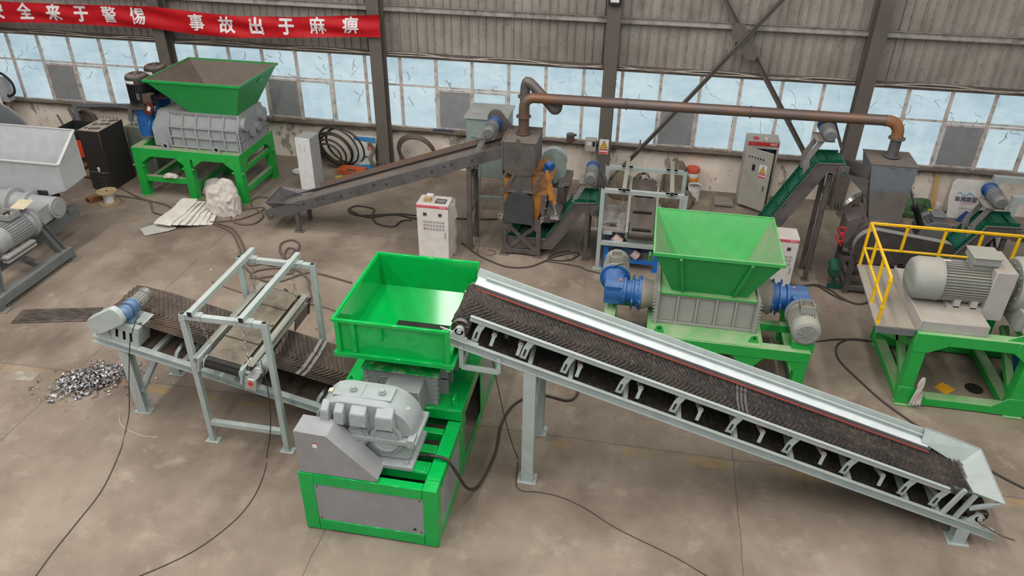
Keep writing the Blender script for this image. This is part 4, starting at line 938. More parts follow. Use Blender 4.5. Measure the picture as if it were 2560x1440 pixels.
HX0, HX1, HY0, HY1, HZ = -11.80, -9.33, 16.22, 18.30, 2.99; b_ = (-10.92, -9.70, 16.54, 17.66)
hop = G().frust(HZ, (HX0+.02, HX1-.02, HY0+.02, HY1-.02), Z1+.03, b_, .015).build('hopper', [GREENB, RHOP], t, smooth=False)
for pl in hop.data.polygons:
    if pl.normal.z > .1: pl.material_index = 1
g = G(); g.ringrect((HX0, HX1, HY0, HY1), HZ-.04, HZ+.012, .05); g.m = 0; g.build('rim', [paint('green_rim', (.01, .34, .06), .4, dust=.85, dcol=(.2, .21, .17))], hop)
g = G(); g.box(HX1-.16, HX1-.06, 17.3, 17.5, 2.78, 2.86); g.build('lifting_lug', GREENB, hop)
g = G(); g.frust(Z1+.6, (-11.1, -9.6, 16.45, 17.75), Z1+.1, (-10.85, -9.75, 16.6, 17.6), .01); g.box(-10.75, -9.85, 16.7, 17.5, Z1+.12, Z1+.13)
g = G(); g.box(-10.83, -9.80, 16.62, 17.58, Z1+.06, Z1+.2); g.build('load', RHOP, hop, label='brown dusty material at the hopper bottom')
for y in (16.72, 17.52):
    g = G(); g.lathe((-11.92, y, 1.66), (-1, 0, 0), [(0, .24), (.06, .24), (.07, .20), (.14, .20), (.15, .25), (.19, .25), (.2, .17), (.28, .17)], 24); g.bolts((-12.11, y, 1.66), (-1, 0, 0), .22, .014, .02, 12); g.build('planetary_gearbox', BLUE, t)
    g = G(); c = Vector((-12.28, y, 1.66)); g.cyl(c+Vector((0, 0, -.2)), c+Vector((0, 0, .34)), .20, n=20); g.bar(c+Vector((-.16, 0, .05)), c+Vector((.2, 0, .05)), .3, .4); g.cyl(c+Vector((0, 0, .3)), c+Vector((0, 0, .52)), .20, .25, n=20); g.box(c.x-.05, c.x+.05, c.y-.215, c.y-.19, c.z+.1, c.z+.18)
    g.build('right_angle_gearbox', BLUE, t)
    mo = motor(t, (-12.28, y, 2.20), (0, 0, 1), .27, .80, BLACK, (1, -.35, 0), fan=.28, box=False, fins=22, matf=paint('dusty_black_cowl', (.03, .027, .025), .55, dust=.85, dcol=(.26, .21, .17)) if y < 17 else MATS['dusty_black_cowl'])
    g = G(); q = Vector((-12.0, y-.12, 2.42)); g.box(q.x-.1, q.x+.12, q.y-.1, q.y+.1, q.z-.1, q.z+.12); g.m = 1; g.box(q.x+.12, q.x+.123, q.y-.07, q.y+.07, q.z-.07, q.z+.09); g.build('terminal_box', [CABLEB, DARKIN], mo)
    g = G(); g.lathe((-12.28, y, 2.815), (0, 0, 1), [(0, .274), (.055, .274)], 24); n = len(g.f)
    g = G(); g.add([(-12.28+.277*math.cos(a), y+.277*math.sin(a), z) for z in (2.80, 2.87) for a in [-2.2+.1*i for i in range(10)]], [(i, i+1, 11+i, 10+i) for i in range(9)]); g.build('motor_label', WHITE, mo)
    g = G(); g.box(-12.2, -12.12, y-.29, y-.268, 2.42, 2.58); g.build('rating_plate', CHROME, mo)
    g = G(); g.lathe((-12.28, y, 2.19), (0, 0, 1), [(0, .33), (.04, .33)], 26); g.bolts((-12.28, y, 2.23), (0, 0, 1), .30, .018, .03, 10); g.build('motor_flange', CABLEB, mo)
g = G(Matrix.Translation((-11.93, 16.42, 2.22)) @ Matrix.Rotation(.5, 4, 'Y')); g.box(-.09, .09, -.01, .01, -.16, .16); g.m = 1; g.box(-.04, .04, -.013, -.01, -.05, .07); g.build('hanging_tag', [paint('dark_red_tag', (.13, .02, .015), .5), WHITE], t)
for x in (-11.55, -10.2):
    g = G(); c = Vector((x, 16.2, ZT+.09)); g.lathe(c, (0, -1, 0), [(0, .10), (.03, .10), (.03, .045), (0, .045)], 20); g.box(x-.1, x+.1, 16.17, 16.20, ZT, ZT+.05); g.build('towing_eye' if x < -11 else 'lug', SGREY, t)
# ================================================================ RIGHT MACHINE WITH RAILED PLATFORM
t = thing('granulator', 'green framed machine with yellow railed platform and large grey motor at right edge', 'machine', (5.8, 12.0, 0))
X0, X1, Y0, Y1, ZT = 4.66, 8.8, 11.14, 13.05, 1.44; w = .2
LX = (4.66, 6.36, 8.3)
g = G()
for y in (Y0, Y1-w): g.box(X0, X1, y, y+w, ZT-.2, ZT); g.box(X0, X1, y, y+w, .02, .17)
for x in LX: g.box(x, x+w, Y0+w, Y1-w, ZT-.2, ZT); g.box(x, x+w, Y0+w, Y1-w, .02, .16)
for x in LX:
    for y in (Y0-.008, Y1-.004):
        a = x-.02; b = x+w+.02
        g.prism([(a if x == X0 else a-.16, y, ZT), (b+.28, y, ZT), (b+.28, y, ZT-.2), (b, y, ZT-.36), (a, y, ZT-.36), (a if x == X0 else a-.2, y, ZT-.2)], (0, .012, 0))
        g.prism([(a if x == X0 else a-.24, y, .02), (b+.26, y, .02), (b+.24, y, .17), (b, y, .36), (a, y, .36), (a if x == X0 else a-.22, y, .17)], (0, .012, 0))
g.build('base_frame', GREEN2, t, bevel=.006)
for x in LX:
    for y in (Y0, Y1-w):
        g = G(); g.box(x, x+w, y, y+w, .17, ZT-.2); g.box(x-.02, x+.28, y-.06, y+.1, 0, .02); g.build('leg', GREEN2, t)
    G().bar((x+.1, Y0+.15, ZT-.3), (x+.1, Y1-.1, .3), .12, .12, (1, 0, 0)).build('diagonal_brace', GREEN2, t)
    G().bar((x+.1, Y0+.1, .2), (x+.1, Y1-.7, 1.0), .10, .12, (1, 0, 0)).build('diagonal_brace', GREEN2, t)
g = G(); g.prism([(5.98, Y0+.05, ZT), (6.34, Y0+.05, ZT), (6.34, Y0+.05, ZT+.10), (6.28, Y0+.05, ZT+.14), (6.2, Y0+.05, ZT+.12)], (0, .02, 0)); g.m = 1; g.cyl((6.27, Y0+.047, ZT+.08), (6.27, Y0+.073, ZT+.08), .028, n=10); g.build('lifting_lug', [GREEN2, DARKIN], t)
# bed
g = G(); g.box(4.68, 5.70, 11.22, 12.95, ZT, 1.63); g.box(4.66, 4.69, 11.2, 13.0, ZT-.02, 1.64); bed = g.build('motor_bed', DCASE, t, bevel=.008)
# platform
PLAT = paint('dusty_platform_plate', (.27, .25, .22), .6, dust=.8, dcol=(.31, .265, .205))
g = G(); g.prism([(4.02, 11.24, 1.415), (4.675, 11.24, 1.415), (4.675, 13.3, 1.415), (4.12, 13.3, 1.415)], (0, 0, .032)); g.m = 1; g.prism([(4.05, 11.245, 1.30), (4.655, 11.245, 1.30), (4.655, 11.245, 1.415), (4.03, 11.245, 1.415)], (0, .03, 0)); g.m = 0; g.box(4.66, 8.6, 13.05, 13.35, 1.36, 1.39)
g.build('platform', [PLAT, FGREY], t, smooth=False)
zr, zm = 2.30, 1.80; s = .045
A = Vector((4.06, 11.30, 0)); B = Vector((4.16, 13.27, 0)); Cc = Vector((8.6, 13.27, 0))
def pz(p, z): return Vector((p.x, p.y, z))
rl = G().bar(pz(A, zr), pz(B, zr), s, s).build('hand_rail', YELLOW, t, bevel=.005)
G().bar(pz(B, zr), pz(Cc, zr), s, s, e=.02).build('hand_rail', YELLOW, t, bevel=.005)
G().bar(pz(A, zm), pz(B, zm), s*.8, s*.8).build('mid_rail', YELLOW, t, bevel=.005); G().bar(pz(B, zm), pz(Cc, zm), s*.8, s*.8).build('mid_rail', YELLOW, t, bevel=.005)
for f, lo in ((0, 1.38), (.33, 1.38), (.66, zm), (1.0, 1.38)):
    p = A.lerp(B, f); g = G().bar(pz(p, lo), pz(p, zr), s, s, (0, 1, 0))
    if f == 0:
        for z in (1.42, 1.72, 2.2): g.bar(pz(p, z), pz(p, z+.07), s*1.35, s*1.35, (0, 1, 0))
    g.build('rail_post', YELLOW, t, bevel=.004)
for x in (4.78, 5.42, 6.02, 6.62, 7.2, 7.8): G().bar((x, 13.27, zm if x in (4.78, 6.02, 7.2) else 1.39), (x, 13.27, zr), s, s, (0, 1, 0)).build('rail_post', YELLOW, t, bevel=.004)
# motor
c = Vector((5.88, 12.0, 1.99)); d = Vector((-1, 0, 0)); R = .345
g = G(); g.lathe(c, d, [(0, R*.8), (.03, R*.97), (.10, R*.97), (.12, R*.86), (.16, R*.84)], 30); g.cyl(c+d*.1, c+d*.95, R*.86, n=30)
for i in range(44):
    a = 2*math.pi*i/44; x = Vector((0, math.cos(a), math.sin(a)))
    if x.z > -.93: g.bar(c+d*.15+x*R*.92, c+d*.9+x*R*.92, .014, .055, x)
mo = g.build('motor', DGREY, t)
g = G(); g.lathe(c+d*.86, d, [(0, R*1.03), (.34, R*1.03), (.42, R*.93), (.46, R*.75), (.465, R*.3), (.46, 0)], 32); g.ring(c+d*.88, d, R*1.02, .012, 30, 6)
g.build('fan_cover', DGREY, mo)
for y in (11.78, 12.22): G().box(5.16, 5.74, y-.09, y+.09, 1.63, 1.68).build('mounting_foot', DCASE, mo)
for y in (11.74, 12.26):
    for x in (5.30, 5.56): G().box(x-.05, x+.05, y-.05, y+.05, 1.66, 1.80).build('mounting_foot', DCASE, mo)
g = G(); g.box(5.40, 5.74, 11.86, 12.14, 2.30, 2.40); g.box(5.37, 5.77, 11.80, 12.20, 2.40, 2.52); g.box(5.35, 5.79, 11.78, 12.22, 2.52, 2.55); g.build('terminal_box', DGREY, mo, bevel=.008)
G().box(5.0, 5.12, 11.98, 12.02, 2.34, 2.345).build('rating_plate', WHITE, mo)
g = G(); M = Matrix.Translation((5.93, 11.95, 0)); g.box(5.70, 6.02, 11.66, 12.45, 1.5, 2.38); g.build('belt_guard', DCASE, t, bevel=.008)
# gear housing at the edge of the picture
g = G(); g.lathe((6.14, 12.05, 2.0), (1, 0, 0), [(0, .42), (.06, .46), (.20, .46), (.22, .5), (.3, .5), (.31, .55), (1.2, .55)], 32); g.bolts((6.36, 12.05, 2.0), (-1, 0, 0), .48, .016, .02, 22); g.box(6.2, 7.6, 11.5, 12.6, ZT, 1.8)
gh = g.build('rotor_housing', DGREY, t)
g = G(); g.lathe((6.06, 12.05, 2.0), (1, 0, 0), [(0, .14), (.03, .2), (.1, .22)], 24); g.bolts((6.14, 12.05, 2.0), (-1, 0, 0), .34, .02, .025, 12); g.build('bearing_cover', CASE, gh)
g = G(); g.box(6.30, 6.38, 11.30, 11.6, ZT, 1.9); g.box(6.5, 7.6, 11.28, 11.34, ZT, 2.1); g.build('side_plate', DCASE, t)
g = G(); g.box(6.76, 7.5, 11.55, 12.3, .10, .85); tr = g.build('collecting_bin', BLUEF, t, bevel=.006); g = G(); g.box(6.7, 7.55, 11.5, 12.35, .03, .1); g.build('bin_sill', GREEN2, tr)
solo(G(Matrix.Translation((5.61, 11.72, 0)) @ Matrix.Rotation(.75, 4, 'Z')).box(-.13, .13, -.12, .12, .002, .008), 'plastic_sheet', paint('amber_plastic', (.75, .37, .02), .25), 'square amber plastic sheet lying on the floor inside the green right frame', 'sheet')
rr = random.Random(3); g = G(Matrix.Translation((4.95, 11.08, .32)))
for k in range(7):
    a = .06*k; g.tube(smoothpath([(.0, 0, .30), (-.02+.03*math.sin(k), -.02, .15), (.02*k-.07, -.04+.008*k, -.02-.03*(k % 3)), (.025*k-.09, -.03, -.24+.03*(k % 2))], 4), [.018+.004*(k % 3)]*13, 6)
solo(g, 'rag', SACK, 'white cloth rag hanging on the front left leg of the green right frame', 'rag')
# ================================================================ LEFT EDGE MACHINE
t = thing('shredder', 'light grey shredder with sloped trough hopper and big gear motor at left edge', 'shredder', (-13.0, 12.5, 0))
g = G()
g.box(-12.18, -11.98, 10.62, 12.84, .10, .26); g.box(-12.18, -11.98, 10.62, 12.84, .26, .30)
for y in (10.62, 12.72): g.box(-12.22, -11.90, y-.02, y+.2, 0, .02); g.box(-12.16, -12.0, y, y+.16, .02, .12)
fr = g.build('foot_beam', FGREY, t, bevel=.006)
for p, q in (((-12.08, 12.72, .05), (-12.25, 12.35, 1.12)), ((-12.08, 10.75, .05), (-12.25, 11.1, 1.12))): G().ibeam(p, q, .17, .16, .014, (0, 1, 0)).build('leg', FGREY, t)
G().bar((-12.1, 12.1, .2), (-13.4, 12.2, .45), .12, .12).build('cross_beam', FGREY, t)
g = G(); g.chan((-12.5, 10.2, .55), (-12.5, 13.9, .62), .12, .30, .014, (0, 0, 1), -1); g.box(-12.62, -12.45, 13.55, 13.75, .68, .80); g.build('main_channel', FGREY, t)
g = G(); g.chan((-12.62, 12.6, .86), (-12.62, 13.7, .88), .08, .16, .012, (0, 0, 1), -1); g.bar((-12.5, 13.3, .95), (-12.9, 13.4, .95), .06, .06); g.build('upper_channel', FGREY, t)
g = G(); g.chan((-13.7, 10.2, .55), (-13.7, 13.9, .62), .12, .30, .014, (0, 0, 1), 1); g.build('main_channel', FGREY, t)
# hopper trough
xe = -12.04; g = G()
def plate(*p):
    p = [Vector(q) for q in p]; n = (p[1]-p[0]).cross(p[2]-p[0]).normalized()*.012; g.prism(p, n)
plate((xe, 13.2, 2.04), (xe, 13.2, 1.46), (-14.4, 13.2, .62), (-16.5, 13.2, .62), (-16.5, 13.2, 2.04))
plate((xe, 13.2, 2.04), (xe, 13.9, 2.56), (xe, 13.9, 1.52), (xe, 13.2, 1.46))
plate((-16.5, 13.9, 2.56), (-16.5, 13.62, 1.75), (xe-.02, 13.62, 1.75), (xe, 13.9, 2.56))
plate((-16.5, 13.62, 1.75), (-16.5, 13.22, 1.62), (xe-.02, 13.22, 1.62), (xe-.02, 13.62, 1.75))
plate((-16.5, 13.9, 2.56), (xe, 13.9, 2.56), (xe, 13.9, 1.52), (-16.5, 13.9, 1.52))
hop = g.build('hopper', HGREY, t, smooth=False)
g = G(); g.bar((xe-.005, 13.205, 1.46), (xe-.005, 13.205, 2.04), .026, .026, (0, 1, 0)); g.build('corner_bead', HGREY, hop)
g = G(); g.bar((-16.5, 13.2, 2.05), (xe, 13.2, 2.05), .07, .02); g.bar((xe, 13.2, 2.05), (xe, 13.92, 2.57), .07, .02); g.bar((xe, 13.9, 2.57), (-16.5, 13.9, 2.57), .05, .02); g.build('rim', paint('pale_rim', (.52, .53, .53), .4, dust=.2), hop)
g = G(); g.lathe((-14.4, 14.3, 2.0), (0, 1, 0), [(0, .95), (.06, .95)], 40); g.build('round_end_plate', FGREY, t)
# gear motor along the machine
c = Vector((-12.32, 12.95, 1.17))
g = G(); g.cyl(c+Vector((.2, 0, 0)), c+Vector((-.28, 0, 0)), .23, n=28); g.cyl(c+Vector((.2, 0, 0)), c+Vector((.22, 0, 0)), .17, n=24); g.bar(c+Vector((-.04, 0, -.0)), c+Vector((-.04, -.55, -.03)), .36, .36, (0, 0, 1)); g.cyl(c+Vector((-.04, -.5, -.03)), c+Vector((-.04, -.66, -.03)), .22, .30, n=26)
gb = g.build('gearbox', P('mid_motor_grey', (.30, .31, .315), .42, dust=.12), t, bevel=.006)
g = G(); g.lathe(c+Vector((-.28, 0, 0)), (-1, 0, 0), [(0, .2), (.1, .24), (.12, .3), (.2, .3), (.22, .24), (.5, .26), (.52, .34), (.62, .34), (.64, .28), (1.1, .28)], 28); g.bolts(c+Vector((-.9, 0, 0)), (1, 0, 0), .31, .02, .03, 12); g.build('planetary_gearbox', MATS['mid_motor_grey'], t)
mo = motor(t, c+Vector((-.04, -.66, -.04)), (0, -1, 0), .27, 1.05, MATS['mid_motor_grey'], (0, 0, 1), fan=.28, box=False, fins=30)
p = Vector((-12.38, 11.9, 1.42)); g = G(); g.ringrect((p.x-.17, p.x+.17, p.y-.16, p.y+.16), p.z, p.z+.12, .02); g.m = 1; g.box(p.x-.15, p.x+.15, p.y-.14, p.y+.14, p.z, p.z+.04); g.m = 2; g.tube([(p.x-.1, p.y, p.z+.06), (p.x, p.y+.06, p.z+.1), (p.x+.08, p.y-.03, p.z+.05)], .025, 6); g.m = 1; g.add([(p.x-.1, p.y+.2, p.z+.1), (p.x+.22, p.y+.2, p.z+.1), (p.x+.22, p.y+.52, p.z+.16), (p.x-.1, p.y+.52, p.z+.16)], [(0, 1, 2, 3)])
g.build('terminal_box', [MATS['mid_motor_grey'], P('cream_lid', (.55, .48, .33), .5), BLACK], mo)
for k, z in enumerate((.88, .80)):
    g = G(); g.box(-12.16, -12.02, 11.2, 12.0, z-.02, z+.02); g.box(-12.62, -12.48, 11.2, 12.0, z-.02, z+.02)
    for y in (11.3, 11.55, 11.8): g.box(-12.5, -12.1, y, y+.05, z-.02, z+.02)
    g.build('motor_rail', P('rail_grey', (.34, .335, .32), .5, dust=.4), t)
g = G(); g.box(-13.0, -12.75, 13.3, 13.7, .8, 1.45); g.box(-12.75, -12.72, 13.2, 13.4, .7, 1.3); g.build('yellow_guard', YELP, t)
g = G(); g.box(-12.72, -12.5, 13.16, 13.5, .98, 1.42); g.bolts((-12.5, 13.33, 1.2), (1, 0, 0), .13, .02, .03, 8); g.build('bearing_block', BLACK, t)
# ================================================================ BACK ROW: DARK BELT CONVEYOR, CRUSHERS, PIPE
t = thing('belt_conveyor', 'raw dark steel inclined belt conveyor rising to the right into brown steel hopper', 'conveyor', (-5.7, 15.3, 0))
A = Vector((-8.50, 15.0, .36)); ang = math.atan(.361); M = frame_m(A, (math.cos(ang), 0, math.sin(ang)), (-math.sin(ang), 0, math.cos(ang))); LL = 6.0; Wd = .72
for v, s in ((0, -1), (Wd, 1)):
    g = G(M); g.chan((0, v, 0), (LL, v, 0), .07, .25, .01, (0, 0, 1), s)
    rr = random.Random(11+s)
    for k in range(12):
        x = .9+k*.42; g.box(x, x+.05+.1*rr.random(), min(v-.008, v-.001), v-.0, -.05+.05*rr.random(), .02+.05*rr.random()) if False else None
    sr = g.build('side_rail', STEEL2, t, smooth=False)
    if v == 0:
        g = G(M); rr = random.Random(5)
        for k in range(15): x = 1.0+k*.32+rr.uniform(-.1, .1); a = rr.uniform(.03, .07); z = rr.uniform(-.06, .03); g.ringrect((x, x+a, 0, 0), 0, 0, 0) if False else None; g.box(x, x+a, -.008, -.004, z, z+a*.9)
        G0 = g.build('weld_mark', paint('dark_weld_mark', (.045, .04, .04), .6), sr); G0['kind'] = 'stuff'
g = G(M); g.box(-.02, LL, .05, Wd-.05, .02, .05); g.box(.1, LL-.1, .05, Wd-.05, -.08, -.06); g.build('belt', paint('brown_grey_belt', (.19, .165, .145), .6, wear=(.11, .09, .08), wearamt=.6, scale=1.5), t)
g = G(M); g.box(1.25, LL, Wd-.03, Wd-.015, .10, .22); g.box(1.25, LL, Wd-.09, Wd-.03, .05, .06); g.build('skirt', paint('rusty_skirt', (.17, .12, .09), .65, wear=(.24, .10, .06), wearamt=.7), t)
g = G(M); g.cyl((.12, .04, -.03), (.12, Wd-.04, -.03), .09, n=20); g.cyl((.12, -.05, -.03), (.12, .05, -.03), .035, n=12); g.build('tail_pulley', STEEL, t)
g = G()
def pl(*p):
    p = [Vector(q) for q in p]; n = (p[1]-p[0]).cross(p[2]-p[0]).normalized()*.01; g.prism(p, n)
pl((-8.42, 15.72, .78), (-7.62, 15.72, .78), (-7.45, 15.66, .74), (-7.6, 15.62, .62), (-8.2, 15.62, .42)); pl((-8.46, 15.0, .70), (-8.42, 15.72, .78), (-8.2, 15.62, .42), (-8.22, 15.1, .42)); pl((-8.46, 15.0, .70), (-7.55, 15.0, .74), (-7.62, 15.1, .66), (-8.22, 15.1, .45))
g.bar((-8.46, 15.0, .71), (-7.55, 15.0, .75), .05, .02); g.bar((-8.46, 15.0, .71), (-8.42, 15.74, .79), .04, .02); g.bar((-7.95, 15.0, .73), (-7.80, 15.02, .55), .05, .05); g.build('feed_hopper', STEEL2, t, smooth=False)
g = G(); g.bar((-7.74, 15.05, .012), (-7.74, 15.05, .62), .09, .07, (0, 1, 0)); g.box(-7.86, -7.62, 14.97, 15.13, 0, .012); g.build('leg', STEEL, t)
g = G(); g.bar((-7.74, 15.68, .012), (-7.74, 15.68, .62), .09, .07, (0, 1, 0)); g.build('leg', STEEL, t)
for y in (15.06, 15.70):
    for x in (-3.62,):
        g = G(); g.bar((x, y, .01), (x, y, 1.98), .10, .10, (0, 1, 0)); g.box(x-.1, x+.1, y-.08, y+.08, 0, .012); g.build('leg', STEEL, t)
for z in (.9, 1.7): G().bar((-3.62, 15.06, z), (-3.62, 15.70, z), .07, .07).build('cross_beam', STEEL, t)
G().bar((-3.62, 15.1, .9), (-3.62, 15.66, 1.65), .05, .05).build('cross_beam', STEEL, t); G().bar((-3.62, 15.1, .15), (-3.62, 15.66, .85), .05, .05).build('cross_beam', STEEL, t)
def drive_head(t, x, y, z, tilt=.5, w=.5, leg=STEEL, mcol=None, out=1):
    """motor on two raised flat arms over the belt head, with belt guard"""
    for dy in (0, w*.55):
        g = G(); g.bar((x-.32*out, y+dy, z-.55), (x-.10*out, y+dy, z-.12), .10, .02, (0, 1, 0)); g.bar((x-.32*out, y+dy, z-.56), (x-.28*out, y+dy, z-.85), .12, .03, (0, 1, 0)); g.build('motor_arm', P('arm_steel', (.22, .20, .19), .5, dust=.3), t)
    g = G(); g.box(x-.24, x+.12, y-.05, y+w*.7, z-.15, z-.12); g.build('motor_plate', P('arm_steel', (.22, .2, .19)), t)
    g = G(); g.lathe((x, y+.28, z), (0, 1, 0), [(0, .12), (.04, .15), (.10, .15), (.12, .11), (.24, .12), (.25, .15), (.30, .15)], 20); g.build('gearbox', P('dark_blue_gear', (.012, .07, .22), .4, dust=.3), t)
    motor(t, (x, y+.28, z), (0, -1, 0), .125, .40, mcol or P('motor_silver_grey', (.17, .18, .18), .35, dust=.2), name='motor', box=False, fins=18)
t2 = t
drive_head(t, -3.18, 15.12, 2.78, w=.6)
g = G(); c0, c1 = Vector((-3.18, 15.75, 2.86)), Vector((-2.72, 15.75, 2.30)); r = .17; d = (c1-c0).normalized(); n_ = Vector((-d.z, 0, d.x)); pts = [c0+d*r*math.cos(math.pi/2+math.pi*i/10)+n_*r*math.sin(math.pi/2+math.pi*i/10) for i in range(11)]+[c1+d*r*math.cos(-math.pi/2+math.pi*i/10)+n_*r*math.sin(-math.pi/2+math.pi*i/10) for i in range(11)]
g.prism(pts, (0, .1, 0)); g.build('belt_guard', STEEL, t)
# ---- crusher under the pipe
t = thing('crusher', 'brown steel crusher with tall box hopper, rounded drum cover and crossed front frame', 'crusher', (-2.4, 15.6, 0))
X0, X1, Y0, Y1 = -2.86, -2.0, 14.94, 16.3; w = .1
for x in (X0, X1-w):
    for y in (Y0, Y1-w):
        g = G(); g.box(x, x+w, y, y+w, .012, .88); g.box(x-.06, x+w+.06, y-.06, y+w+.06, 0, .012); g.build('leg', STEEL, t)
g = G()
for y in (Y0, Y1-w): g.box(X0+w, X1-w, y+.01, y+w-.01, .05, .15)
for x in (X0, X1-w): g.box(x+.01, x+w-.01, Y0+w, Y1-w, .05, .15); g.box(x, x+w, Y0+w, Y1-w, .76, .88)
g.box(X0+w, X1-w, Y1-w, Y1, .76, .88)
for x, s in ((X0, 1), (X1, -1)):
    g.prism([(x, Y0-.01, .05), (x+s*.24, Y0-.01, .05), (x+s*.2, Y0-.01, .15), (x+s*.1, Y0-.01, .3), (x, Y0-.01, .3)], (0, .012, 0)); g.prism([(x, Y0-.01, .88), (x+s*.22, Y0-.01, .88), (x+s*.22, Y0-.01, .78), (x+s*.1, Y0-.01, .62), (x, Y0-.01, .62)], (0, .012, 0))
g.build('frame', STEEL, t)
for a in (((X0+.12, .14), (X1-.14, .72)), ((X1-.12, .14), (X0+.14, .72))): G().bar((a[0][0], Y0+.05-.02*(a[0][0] > -2.4), a[0][1]), (a[1][0], Y0+.05-.02*(a[0][0] > -2.4), a[1][1]), .03, .085, (0, 0, 1)).build('cross_bar', STEEL, t)
for x, s in ((X0, -1), (X1, 1)):
    g = G(); g.prism([(x, Y0-.03, .84), (x+s*.08, Y0-.03, .95), (x+s*.06, Y0-.03, 1.02), (x-s*.02, Y0-.03, 1.0)], (0, .02, 0)); g.m = 1; g.cyl((x+s*.04, Y0-.032, .96), (x+s*.04, Y0-.008, .96), .02, n=8); g.build('lifting_lug', [CHROME, DARKIN], t)
g = G(); g.prism([(X0+.02, Y0+.12, .88), (X1-.1, Y0+.12, .88), (X1+.02, Y0+.12, 1.2), (X1+.14, Y0+.12, 1.62), (X1-.05, Y0+.12, 1.86), (X0+.02, Y0+.12, 1.78)], (0, 1.1, 0)); hs = g.build('housing', ORANGE, t)
g = G(); n = 14; pts = [(-2.49+.32*math.cos(math.pi*i/n), Y0-.08, 1.22+.34*math.sin(math.pi*i/n)) for i in range(n+1)]+[(-2.81, Y0-.08, .84), (-2.17, Y0-.08, .82)]
g.prism(pts, (0, .2, 0)); g.build('drum_cover', paint('dark_blue_steel', (.075, .078, .085), .42, metal=.3, wear=(.05, .05, .055), wearamt=.6), t)
g = G(); g.prism([(X1-.02, Y0+.05, .9), (X1-.02, Y0+.05, 1.5), (X1+.1, Y0+.05, 1.5), (X1+.06, Y0+.05, .9)], (0, 1.2, 0)); g.m = 1
for z in (1.0, 1.2, 1.4): g.cyl((X1+.09, Y0+.04, z), (X1+.09, Y0+.03, z), .018, n=8)
g.build('side_plate', [STEEL, CHROME], t)
g = G(); g.prism([(X1+.02, Y0+.1, .82), (X1+.12, Y0+.1, 1.2), (X1+.40, Y0+.1, 1.02), (X1+.44, Y0+.1, .92), (X1+.30, Y0+.1, .86)], (0, .6, 0)); g.build('discharge_flap', STEEL, t)
# hopper above
hx0, hx1, hy0, hy1, zt, zm_ = -2.87, -2.17, 14.98, 15.98, 2.63, 2.02
g = G(); g.prism([(hx0, hy0, zt), (hx1, hy0, zt), (hx1, hy0, zm_-.02), (-2.25, hy0, 1.92), (-2.66, hy0, 1.90), (hx0, hy0, zm_)], (0, hy1-hy0, 0)); hp = g.build('hopper', STEEL, t, smooth=False)
g = G(); g.box(hx0-.02, hx1+.01, hy0-.01, hy1+.01, zt, zt+.012); g.box(hx0-.025, hx0+.01, hy0-.025, hy1+.02, zm_-.15, zt+.03); g.build('hopper_lid', paint('dusty_steel_top', (.12, .105, .09), .7, dust=.7, dcol=(.19, .155, .125)), hp)
g = G(); g.prism([(-2.66, hy0+.02, 1.93), (-2.25, hy0+.02, 1.94), (-2.22, hy0+.02, 1.55), (-2.70, hy0+.02, 1.53)], (0, .8, 0)); g.prism([(-2.86, hy0-.02, 1.56), (-2.66, hy0-.02, 1.90), (-2.60, hy0-.02, 1.90), (-2.76, hy0-.02, 1.56)], (0, .02, 0)); g.prism([(-2.14, hy0-.02, 1.56), (-1.98, hy0-.02, 1.98), (-2.03, hy0-.02, 1.98), (-2.22, hy0-.02, 1.56)], (0, .02, 0)); g.box(-2.9, -2.12, hy0-.03, hy0+.9, 1.52, 1.55); g.build('chute', STEEL, hp, smooth=False)
g = G(); g.ringrect((-2.58, -2.50, hy0-.005, hy0+.02), zt, zt+.08, .015); g.box(-2.28, -2.2, hy0-.006, hy0, zm_, zt-.05); g.build('latch', STEEL2, hp)
# hydraulic arm and motor
g = G(); g.bar((-1.93, 15.1, 2.02), (-1.72, 15.06, 1.28), .07, .07, (0, 1, 0)); g.bar((-1.88, 15.05, 1.7), (-1.80, 15.04, 1.38), .10, .05, (0, 1, 0)); g.build('hydraulic_cylinder', ORANGE, t)
g = G(); g.cyl((-1.76, 15.06, 1.3), (-1.68, 15.06, 1.04), .035, n=12); g.box(-1.80, -1.62, 14.98, 15.10, .95, 1.02)
for k in range(3): g.box(-1.8, -1.62, 14.965, 14.98, .95+.03*k, .965+.03*k)
g.build('piston_end', CHROME, t)
g = G(); g.cyl((-1.98, 15.5, 2.0), (-1.86, 15.4, 1.98), .09, n=14); g.box(-2.05, -1.9, 15.4, 15.6, 1.84, 1.98); g.build('bearing_block', BLUE, t)
motor(t, (-1.98, 16.15, 1.62), (0, 1, 0), .30, .75, TEAL, name='motor', box=False, fins=24, matf=paint('pale_teal_cowl', (.42, .50, .49), .4))
g = G(); g.box(-1.75, -1.60, 15.6, 16.6, .88, 1.45); g.box(-2.2, -1.6, 16.1, 16.9, 1.2, 1.3)
for z in (1.35, 1.42): g.box(-1.72, -1.5, 15.7, 16.6, z, z+.03)
for y in (15.9, 16.7): g.box(-1.72, -1.64, y, y+.08, .0, .9)
g.build('motor_stand', STEEL, t)
